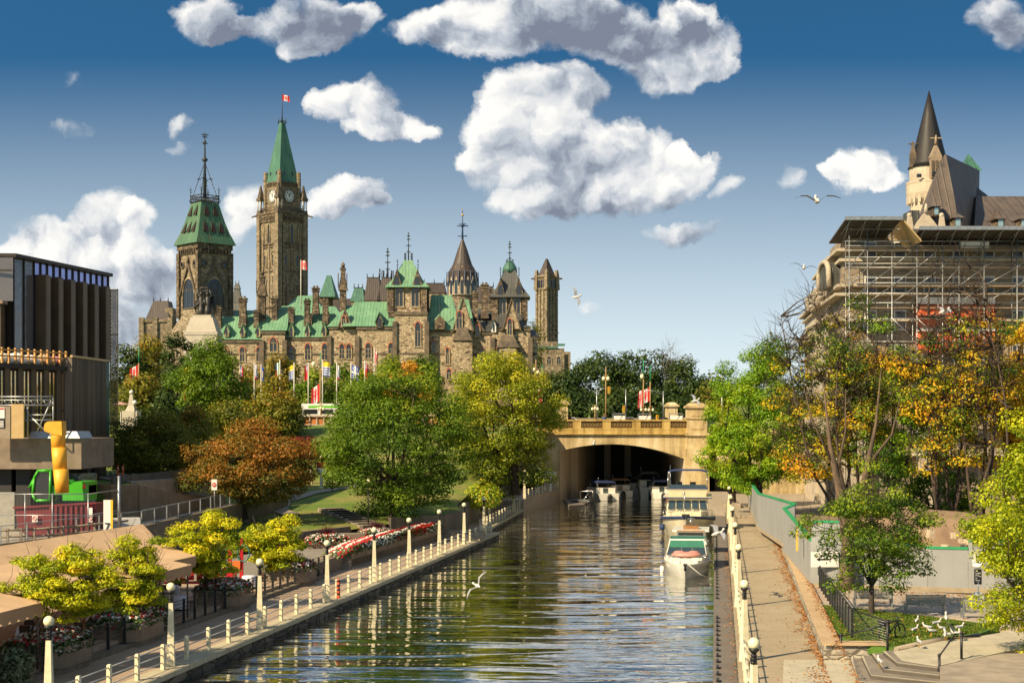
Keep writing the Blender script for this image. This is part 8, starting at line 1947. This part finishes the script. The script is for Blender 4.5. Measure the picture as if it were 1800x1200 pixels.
def runabout():
    t = thing('small_launch', 'small white launch with wooden trimmed hard top between the cruiser and the tall yacht', 'boat', (0,0,0)); mb = MB(); ed = hull(mb, 8.0, 2.8, -.6, 1.0, .9); mb.build('hull', M_gel, t)
    mb = MB(); mb.frus((0,4.6),.95,1.95,1.25,1.9,1.1,1.5); c = mb.build('cabin', M_gel, t); mb = MB(); mb.poly([(-1.05,2.82,1.2),(1.05,2.82,1.2),(.98,3.05,1.85),(-.98,3.05,1.85)]); mb.build('window', G_boat, c)
    mb = MB(); mb.box(-1.45,1.45,2.5,6.6,1.97,2.1); mb.build('hard_top', M_gel, t); mb = MB(); mb.box(-1.1,1.1,2.46,2.5,2.0,2.08); mb.box(-.6,.6,3.4,4.6,2.1,2.35); mb.build('wood_trim', pm('varnished wood',(.35,.16,.05),.4,(.25,.11,.03),3), t)
    mb = MB(); mb.tube([(0,4,2.3),(0,4,3.1)],.03,5); mb.sphere((0,4,2.7),.16,8,5); mb.box(-.3,.3,3.95,4.05,2.9,2.95); mb.build('radar_mast', M_chr, t); bow_rail(t, ed, 9, .4); return t
def sterncab(kind):
    top = {'blue':M_navy,'tan':pm('brown canvas',(.20,.10,.05),.7),'black':M_black,'navy':M_navy}[kind]
    t = thing('moored_cruiser', 'x', 'boat', (0,0,0)); mb = MB(); ed = hull(mb, 9.0, 3.0, -.6, 1.0, .95); mb.build('hull', M_gel, t)
    mb = MB(); mb.box(-1.4,1.4,3.0,7.4,.9,1.7); mb.box(-1.45,1.45,8.8,9.8,-.25,-.05); mb.box(-1.35,-.3,8.95,9.05,-.1,.95); mb.build('superstructure', M_gel, t)
    mb = MB(); mb.box(-.3,.4,7.38,7.45,.9,1.65); mb.build('cabin_door', G_boat, t)
    mb = MB(); mb.poly([(-1.3,3.6,1.7),(1.3,3.6,1.7),(1.2,4.2,2.4),(-1.2,4.2,2.4)]); mb.build('windscreen', G_boat, t)
    mb = MB(); mb.extr([(-1.35,4.2,2.45),(-1.0,4.2,2.62),(1.0,4.2,2.62),(1.35,4.2,2.45),(1.35,4.2,2.38),(-1.35,4.2,2.38)],(0,3.6,0)); mb.build('canvas_top', top, t)
    mb = MB()
    for s in (-1,1):
        for y in (4.5,7.6): mb.tube([(s*1.33,y,1.65),(s*1.33,y,2.42)],.025,4)
    mb.tube([(1.1,7.2,1.7),(1.25,7.9,3.2)],.02,4); mb.build('canvas_frame', M_chr, t)
    mb = MB(); mb.box(-.3,.3,9.0,9.5,-.4,.6); mb.sphere((0,9.3,.65),(.3,.35,.3),8,5); mb.build('outboard_motor', M_black, t); return t
CA = -math.atan(.145)
b = express(); move(b, (W(1205,97.5),97.5,-.55), CA)
b = runabout(); move(b, (W(1213,111),111,-.55), CA)
b = trawler(); move(b, (W(1206,129),129,-.6), CA)
lb = [('blue',1043,196,math.pi+.25,'white cruiser with a blue canvas top, leftmost under the bridge arch'),('tan',1079,205,math.pi+.15,'white cruiser with a brown canvas top under the arch, second from the left'),('black',1116,212,math.pi+.1,'shaded cruiser with black canvas in the middle of the arch'),('black',1143,208,math.pi,'tall shaded cruiser with black canvas right of the arch middle'),('navy',1166,200,math.pi,'dark cruiser partly hidden by the tall cream yacht')]
P0 = {}
for k, px, d, rz, l in lb:
    x = W(px,d); off = Vector((math.sin(rz)*-9.3*-1,0,0))
    c = (x-9.3*math.sin(rz)*0, d+9, -.55)
    if k not in P0: t = P0[k] = sterncab(k); move(t, c, rz); t['label'] = l
    else: t = dup(P0[k], c, rz, l)
    if px == 1143: t.scale = (1.05,1.05,1.35)
    t['group'] = 'cruisers moored under the bridge'
def dinghy():
    t = thing('aluminium_skiff', 'small open skiff cluttered with a motor and frames at the left landing by the arch', 'boat', (W(1032,187),187,-.6)); x, y = W(1032,187), 187; mb = MB(); mb.M = Matrix.Translation((x,y,-.5)) @ Matrix.Rotation(.3,4,'Z'); hull(mb, 4.2, 1.7, -.3, .5, .45); mb.build('hull', M_steel, t)
    mb = MB(); mb.M = Matrix.Translation((x,y,-.5)); mb.tube([(-.8,.5,.4),(-.9,.8,1.6),(.8,1,1.7),(.9,1.2,.5)],.05,5); mb.tube([(-.4,2,.4),(.3,2.2,1.3)],.05,5); mb.build('frame', M_chr, t); mb = MB(); mb.box(x+.2,x+.6,y-.2,y+.3,-.4,.6); mb.build('outboard_motor', M_black, t)
dinghy()
mb = MB(); mb.prism([(W(1000,182),182),(W(1026,184),184),(W(1040,197),197),(W(990,197),197)],-.75,-.4); tag(mb.build('landing_stage', M_dock), 'small plank landing stage at the left foot of the bridge arch', 'dock')
mb = MB(); mb.prism([(24.2,163),(26.2,163),(29,192),(26.5,192)],-.9,.9); tag(mb.build('concrete_pier', M_conc), 'low cream concrete quay block in front of the bridge pier, with grass at its foot', 'quay')
# cleats along the dock edge
ct = thing('mooring_cleat', 'small black cleat on the left edge of the floating dock', 'cleat', (0,0,0), 'black cleats along the dock edge'); mb = MB(); mb.box(-.07,.07,-.14,.14,0,.06); mb.box(-.045,.045,-.25,.25,.06,.13); mb.build('cleat_body', M_black, ct); move(ct, (DLINE(46.2)+.2,46.2,-.32), CA)
for k in range(1, 52): d = 46.2+k*(1.55 if k < 20 else 1.9); dup(ct, (DLINE(d)+.2,d,-.32), CA) if d < 140 else None
# ================= on the bridge and along the street
M_pole = pm('ochre painted pole',(.36,.24,.09),.6,(.28,.18,.07),2); M_flagw = pm('white flagpole',(.66,.62,.54),.5)
G_lamp = MATS['frosted globe']
def standard(label, px, d, ytop, ybase, mat=None, lamps=(), flag=None, green=False, low=None, name='lamp_standard', cat='street lamp'):
    x = W(px,d); z0, z1 = Z(ybase,d), Z(ytop,d); t = thing(name, label, cat, (x,d,z0)); mb = MB(); mb.tube([(x,d,z0-.5),(x,d,z1-(2.3 if green else 0))],[.13,.08],6); mb.build('pole', mat or M_pole, t)
    if green: mb = MB(); mb.tube([(x,d,z1-2.4),(x,d,z1)],[.085,.05],6); mb.build('green_tip', pm('green pole tip',(.02,.35,.16),.5), t)
    for (dx, dz, r) in lamps:
        mb = MB(); mb.tube([(x,d,z0+dz+.35),(x+dx*.8,d,z0+dz+.45),(x+dx,d,z0+dz+.15)],.04,4); mb.build('arm', mat or M_pole, t); mb = MB(); mb.sphere((x+dx,d,z0+dz-.1),r,10,7,1.25); mb.build('lantern', G_lamp, t)
    if flag: k, L, H, dz, dr = flag; m = flag_mesh((x+.1 if L > 0 else x-.1,d-.05,z1-dz), abs(L), H, k, droop=dr, ang=0 if L > 0 else math.pi); m.build('flag', FLAGM(k), t)
    return t
D = 206
standard('tall ochre double lantern standard on the bridge, left of the centre', 1065, D, 645, 738, lamps=((-.32,6.1,.26),(.32,6.1,.26)))
standard('ochre lantern pole beside the yellow green maple, left of the bridge', 942, D, 632, 738, lamps=((-.25,7.4,.24),(.3,7.0,.24)))
standard('ochre lantern pole with green tip and drooping flag left of the bridge', 953, D+4, 641, 738, green=True, flag=('canada',-1.6,2.4,3.2,.7))
standard('green tipped banner pole with a flag, nearer of the bridge twins', 1131, D, 631, 738, green=True, lamps=((-.2,6.4,.3),(-.3,1.6,.2),(.35,1.6,.2)), flag=('canada',-.9,2.4,4.4,.6))
standard('green tipped banner pole with a maple leaf flag, further of the twins on the bridge', 1143, D+5, 642, 738, green=True, lamps=((-.2,1.6,.2),(.4,1.6,.2)), flag=('canada',-1.5,2.0,3.2,.6))
for px, l in ((1046,'small double globe lamp on the bridge, left of the traffic light'),(1237,'small double globe lamp on the bridge, right of the big pier'),(564,'cluster globe lamp above the orange tiled balustrade')): standard(l, px, D if px > 700 else 203, 711 if px > 700 else 706, 738, lamps=((-.38,1.7,.2),(.38,1.7,.2),(0,1.8,.2)))
standard('tall white pole at the left edge of the bright green tree', 1269, 190, 660, 760, M_flagw, name='white_pole', cat='pole')
def signal(label, px, d, ytop, ybase, arm, head):
    x = W(px,d); z0, z1 = Z(ybase,d), Z(ytop,d); t = thing('traffic_light', label, 'traffic light', (x,d,z0)); mb = MB(); mb.tube([(x,d,z0),(x,d,z1)],.09,6); mb.build('pole', M_steel, t)
    if arm: mb = MB(); mb.tube([(x,d,z1-.6),(x+arm*.5,d,z1),(x+arm,d,z1+.15)],.05,5); mb.build('arm', M_steel, t)
    hx, hz = head; mb = MB(); mb.box(x+hx-.17,x+hx+.17,d-.2,d+.1,z0+hz-.5,z0+hz+.5); h = mb.build('signal_head', pm('signal yellow',(.75,.42,.02),.5), t)
    for k, c in enumerate(((.25,.02,.01),(.25,.15,.01),(.02,.2,.05))): mb = MB(); mb.tube([(x+hx,d-.23,z0+hz+.3-k*.3),(x+hx,d-.2,z0+hz+.3-k*.3)],.11,8,False); mb.build('lens', pm('lens %d' % k, c, .3), h)
signal('traffic light on a curved grey arm, left part of the bridge', 1049, D, 683, 740, 1.5, (1.75,4.5)); signal('traffic light low on a short grey pole in the middle of the bridge', 1100, D, 684, 740, 0, (-.3,1.7)); signal('grey signal mast with a long arm reaching left, right part of the bridge', 1166, D, 687, 740, -2.6, (-.9,.4))
def flagpoles():
    k = [(447,636,'yellow',.7,.95,'flagpole with a plain blue and white flag, far left of the row'),(459,640,'blue',.7,.95,'flagpole with a deep blue flag, left of the olive tree'),(492,632,'greenwhite',-.9,.7,'flagpole with a green, white and red flag'),(517,637,'stripes',-1.1,.6,'flagpole with a gold and blue striped flag'),(542,637,'red',-.9,.85,'flagpole with a dark red flag hanging straight'),(567,632,'stripes',1.4,.2,'flagpole with a gold and blue flag blown to the right'),(592,637,'whiteblue',.7,.95,'flagpole with a limp white and blue flag'),(617,637,'quebec',1.7,.45,'flagpole with a bright blue and white cross flag'),(641,634,'red',.7,.95,'flagpole with a limp red flag, right of the blue cross flag'),(658,612,'canada',.8,.95,'taller flagpole with a narrow red and white flag')]
    for px, yt_, kind, L, dr, l in k:
        if px == 447: kind = 'whiteblue'
        standard(l, px, 232, yt_, 725, M_flagw, flag=(kind,L*.85,2.3,.3,dr), name='flagpole', cat='flagpole')
    standard('green tipped ochre pole with a maple leaf flag in the middle of the flagpole row', 563, 212, 619, 735, green=True, lamps=((-1.0,8.2,.3),), flag=('canada',-1.7,2.6,4.6,.75), name='flagpole', cat='flagpole')
    standard('flagpole with a yellow and white flag among the dark trees at the left', 336, 215, 628, 760, M_flagw, flag=('yellow',-1.5,5.0,.8,.9), name='flagpole', cat='flagpole')
    standard('flagpole of blue and red flags left of the brick wall, beside the conical tree', 422, 222, 636, 735, M_flagw, flag=('red',.7,4.0,.5,.9), name='flagpole', cat='flagpole')
    standard('short green tipped pole among the dark trees on the left', 244, 215, 610, 680, M_pole, green=True, flag=('canada',-1.6,1.8,2.6,.6), name='flagpole', cat='flagpole')
    standard('white flagpole on the green roofed building flying a maple leaf flag', 529, 300, 457, 540, M_flagw, flag=('canada',1.3,1.9,0,.3), name='flagpole', cat='flagpole')
flagpoles()
# white framed boards behind the parapet
for i, (px0,px1,l) in enumerate(((1077,1100,'white framed panel behind the bridge parapet, leftmost'),(1121,1145,'white framed panel behind the bridge parapet, second from the left'),(1176,1201,'white framed panel behind the bridge parapet just left of the big pier'),(1241,1262,'white framed panel right of the big bridge pier'))):
    d = 199; x0, x1 = W(px0,d), W(px1,d); t = thing('framed_board', l, 'board', ((x0+x1)/2,d,9.5), 'white framed panels on the bridge'); mb = MB(); mb.box(x0+.12,x1-.12,d,d+.05,9.55,Z(729,d)-.1); mb.build('sheet', M_white, t)
    mb = MB()
    for a,b,c,e in ((x0,x0+.1,9.5,Z(726,d)),(x1-.1,x1,9.5,Z(726,d)),(x0,x1,Z(726,d)-.1,Z(726,d)),(x0,x1,9.5,9.6)): mb.box(a,b,d-.06,d+.06,c,e)
    mb.tube([(x0+.5,d-.03,9.8),(x1-.5,d-.03,Z(730,d))],.025,4); mb.build('frame', M_steel, t)
def car(label, c, rz, paint):
    t = thing('parked_car', label, 'car', c); x, y, z0 = c; Mx = Matrix.Translation(c) @ Matrix.Rotation(rz,4,'Z'); mb = MB(); mb.M = Mx
    mb.extr([(-2.2,-.9,.35),(2.2,-.9,.35),(2.25,-.9,.75),(1.3,-.9,.95),(-2.1,-.9,.98),(-2.25,-.9,.7)],(0,1.8,0)); mb.extr([(-2.0,-.8,.97),(1.2,-.8,.94),(.5,-.8,1.45),(-1.7,-.8,1.48)],(0,1.6,0)); mb.build('body', paint, t)
    mb = MB(); mb.M = Mx
    for s in (-.815,.8): mb.extr([(-1.75,s,1.0),(.95,s,1.0),(.42,s,1.38),(-1.55,s,1.4)],(0,.015,0))
    mb.extr([(1.14,-.7,1.0),(.56,-.7,1.40),(.58,-.7,1.42),(1.18,-.7,1.0)],(0,1.4,0)); mb.build('windows', G_win, t)
    for a in (-1.4,1.4):
        for s in (-.92,.72): mb = MB(); mb.M = Mx; mb.tube([(a,s,.33),(a,s+.2,.33)],.33,12,False); mb.build('wheel', pm('tyre',(.015,.015,.015),.9), t)
P_wh = pm('white car paint',(.68,.68,.66),.25); P_dk = pm('dark car paint',(.02,.022,.03),.25); P_bl = pm('silver car paint',(.35,.36,.38),.3)
car('white car parked on the left, partly behind the olive foliage', (W(258,178),178,9.0), 0, P_wh); car('white car parked just right of the first white car', (W(280,180),180,9.0), .1, P_wh)
car('pale car passing behind the bridge parapet at the left', (W(1003,211),211,9.55), 0, P_wh); car('silver car behind the parapet between the panels', (W(1106,211),211,9.55), 0, P_bl); car('dark car behind the parapet near the square pylon', (W(1164,211),211,9.55), 0, P_dk)
def bus():
    d = 207; x0, x1 = W(530,d), W(640,d); t = thing('city_bus', 'white and lime green city bus passing behind the orange tiled balustrade', 'bus', ((x0+x1)/2,d,10)); z = lambda y: Z(y,d); mb = MB(); mb.box(x0,x1,d,d+2.6,10,z(709)); mb.build('body', M_white, t)
    mb = MB(); mb.box(x0+1,x1,d-.04,d-.01,z(716.5),z(712.5)); mb.build('lime_stripe', pm('lime stripe',(.16,.55,.03),.4), t)
    for k in range(4): mb = MB(); a = x0+.4+k*2.3; mb.box(a,a+1.9,d-.05,d-.012,z(727),z(719)); mb.build('window', G_win, t)
    for xx in (x0+1.6,x1-2): mb = MB(); mb.tube([(xx,d-.05,10.4),(xx,d+.3,10.4)],.5,12,False); mb.build('wheel', pm('tyre',(.015,.015,.015),.9), t)
bus()
def obelisk():
    d = 168; x = W(231,d); z = lambda y: Z(y,d); t = thing('stone_lamp_pillar', 'pale stone obelisk pillar topped by a white globe at the left', 'lamp pillar', (x,d,5.5)); st = MATS['pale granite']
    mb = MB(); mb.box(x-.9,x+.9,d-.9,d+.9,z(740)-1,z(722)); mb.frus((x,d),z(722),z(712),.6,.6,.32,.32); mb.frus((x,d),z(712),z(693),.32,.32,.16,.16); mb.build('pillar', st, t); mb = MB(); mb.sphere((x,d,z(689)),.25,10,7); mb.build('globe', M_white, t)
    x = W(237,d-2); t = thing('globe_lamp', 'small white globe lamp on a dark pole right of the stone obelisk pillar', 'lamp', (x,d-2,6)); mb = MB(); mb.tube([(x,d-2,5.5),(x,d-2,Z(710,d-2))],.07,5); mb.build('pole', M_black, t); mb = MB(); mb.sphere((x,d-2,Z(707,d-2)),.26,10,7); mb.build('globe', M_white, t)
    x = W(212,160); t = thing('parasol', 'pale pink cafe parasol behind the perforated gold screen', 'parasol', (x,160,6)); mb = MB(); mb.lathe(x,160,[(Z(711,160),1.1),(Z(706,160),.03)],8,False,close=False); mb.build('canopy', pm('pink canvas',(.55,.30,.26),.8), t); mb = MB(); mb.tube([(x,160,5.5),(x,160,Z(706,160))],.04,5); mb.build('pole', M_white, t)
obelisk()
# notice on the slope lamp, far fence on bridge foot
x, y = W(565,146)-.02, 145.7; mb = MB(); mb.box(x-.42,x+.45,y-.05,y,Z(832,y),Z(812,y)); o = mb.build('notice_board', M_white); tag(o,'red and white notice hung on the right lamp post of the grass slope','notice'); mb = MB(); mb.box(x-.42,x+.45,y-.07,y-.052,Z(822,y),Z(812,y)); s = mb.build('red_heading', pm('sign red',(.6,.02,.02),.6), o)
# spare details by the bridge: kiosk at the end of the raised quay
d = 190; t = thing('lock_kiosk', 'small white framed service kiosk at the left foot of the bridge', 'kiosk', (W(963,d),d,1.05)); mb = MB(); mb.box(W(942,d),W(976,d),d,d+3,1.05,Z(838,d)); mb.build('wall', M_conc, t); mb = MB(); mb.box(W(938,d),W(978,d),d-.5,d+3.3,Z(838,d),Z(830,d)); mb.build('flat_roof', M_white, t)
for px in (945,958,968): mb = MB(); mb.box(W(px,d)-.12,W(px,d)+.12,d-.1,d,1.05,Z(838,d)); mb.build('pillar', M_white, t)
def walker(label, c, shirt, trousers, rz=0.0):
    t = thing('person', label, 'person', c); M0 = Matrix.Translation(c) @ Matrix.Rotation(rz,4,'Z'); skin = pm('skin',(.45,.26,.17),.6)
    mb = MB(); mb.M = M0; mb.tube([(0,0,.85),(0,0,1.1),(0,0,1.38),(0,0,1.48)],[.15,.14,.18,.06],10); mb.tube([(0,0,1.45),(0,0,1.54)],.05,8); mb.sphere((0,-.01,1.64),(.08,.10,.125),10,8); mb.sphere((0,-.11,1.63),(.015,.02,.02),5,4)
    for s in (-1,1): mb.tube([(s*.18,0,1.40),(s*.23,.02*s,1.12),(s*.23,-.08,.86),(s*.23,-.10,.76)],[.055,.045,.035,.04],7); mb.tube([(s*.09,0,.9),(s*.10,-.1*s,.48),(s*.10,-.08*s,.06),(s*.10,-.08*s-.14,.03)],[.085,.06,.04,.035],7)
    mb.build('body', skin, t); mb = MB(); mb.M = M0; mb.tube([(0,0,.84),(0,0,1.1),(0,0,1.38),(0,0,1.47)],[.165,.155,.195,.08],10)
    for s in (-1,1): mb.tube([(s*.17,0,1.41),(s*.225,.02*s,1.15)],[.068,.06],7)
    mb.build('shirt', shirt, t); mb = MB(); mb.M = M0; mb.tube([(0,0,.78),(0,0,.95)],[.15,.16],10)
    for s in (-1,1): mb.tube([(s*.09,0,.88),(s*.10,-.1*s,.48),(s*.10,-.08*s,.1)],[.10,.075,.06],7)
    mb.build('trousers', trousers, t); mb = MB(); mb.M = M0; mb.sphere((0,.02,1.68),(.09,.105,.11),10,6); mb.build('hair', pm('dark hair',(.02,.012,.01),.6), t)
bl_ = pm('blue cloth',(.05,.10,.25),.8); rd_ = MATS['red cloth']; dk_ = pm('dark cloth',(.02,.02,.03),.8)
for px, l, sh in ((1062,'pedestrian in a blue top leaning at the bridge parapet below the tall lantern',bl_),(1001,'pedestrian in dark clothes beside the left bridge pylon',dk_),(1234,'pedestrian in a red top right of the big bridge pier',rd_)): walker(l, (W(px,198.2),198.2,9.55), sh, dk_)
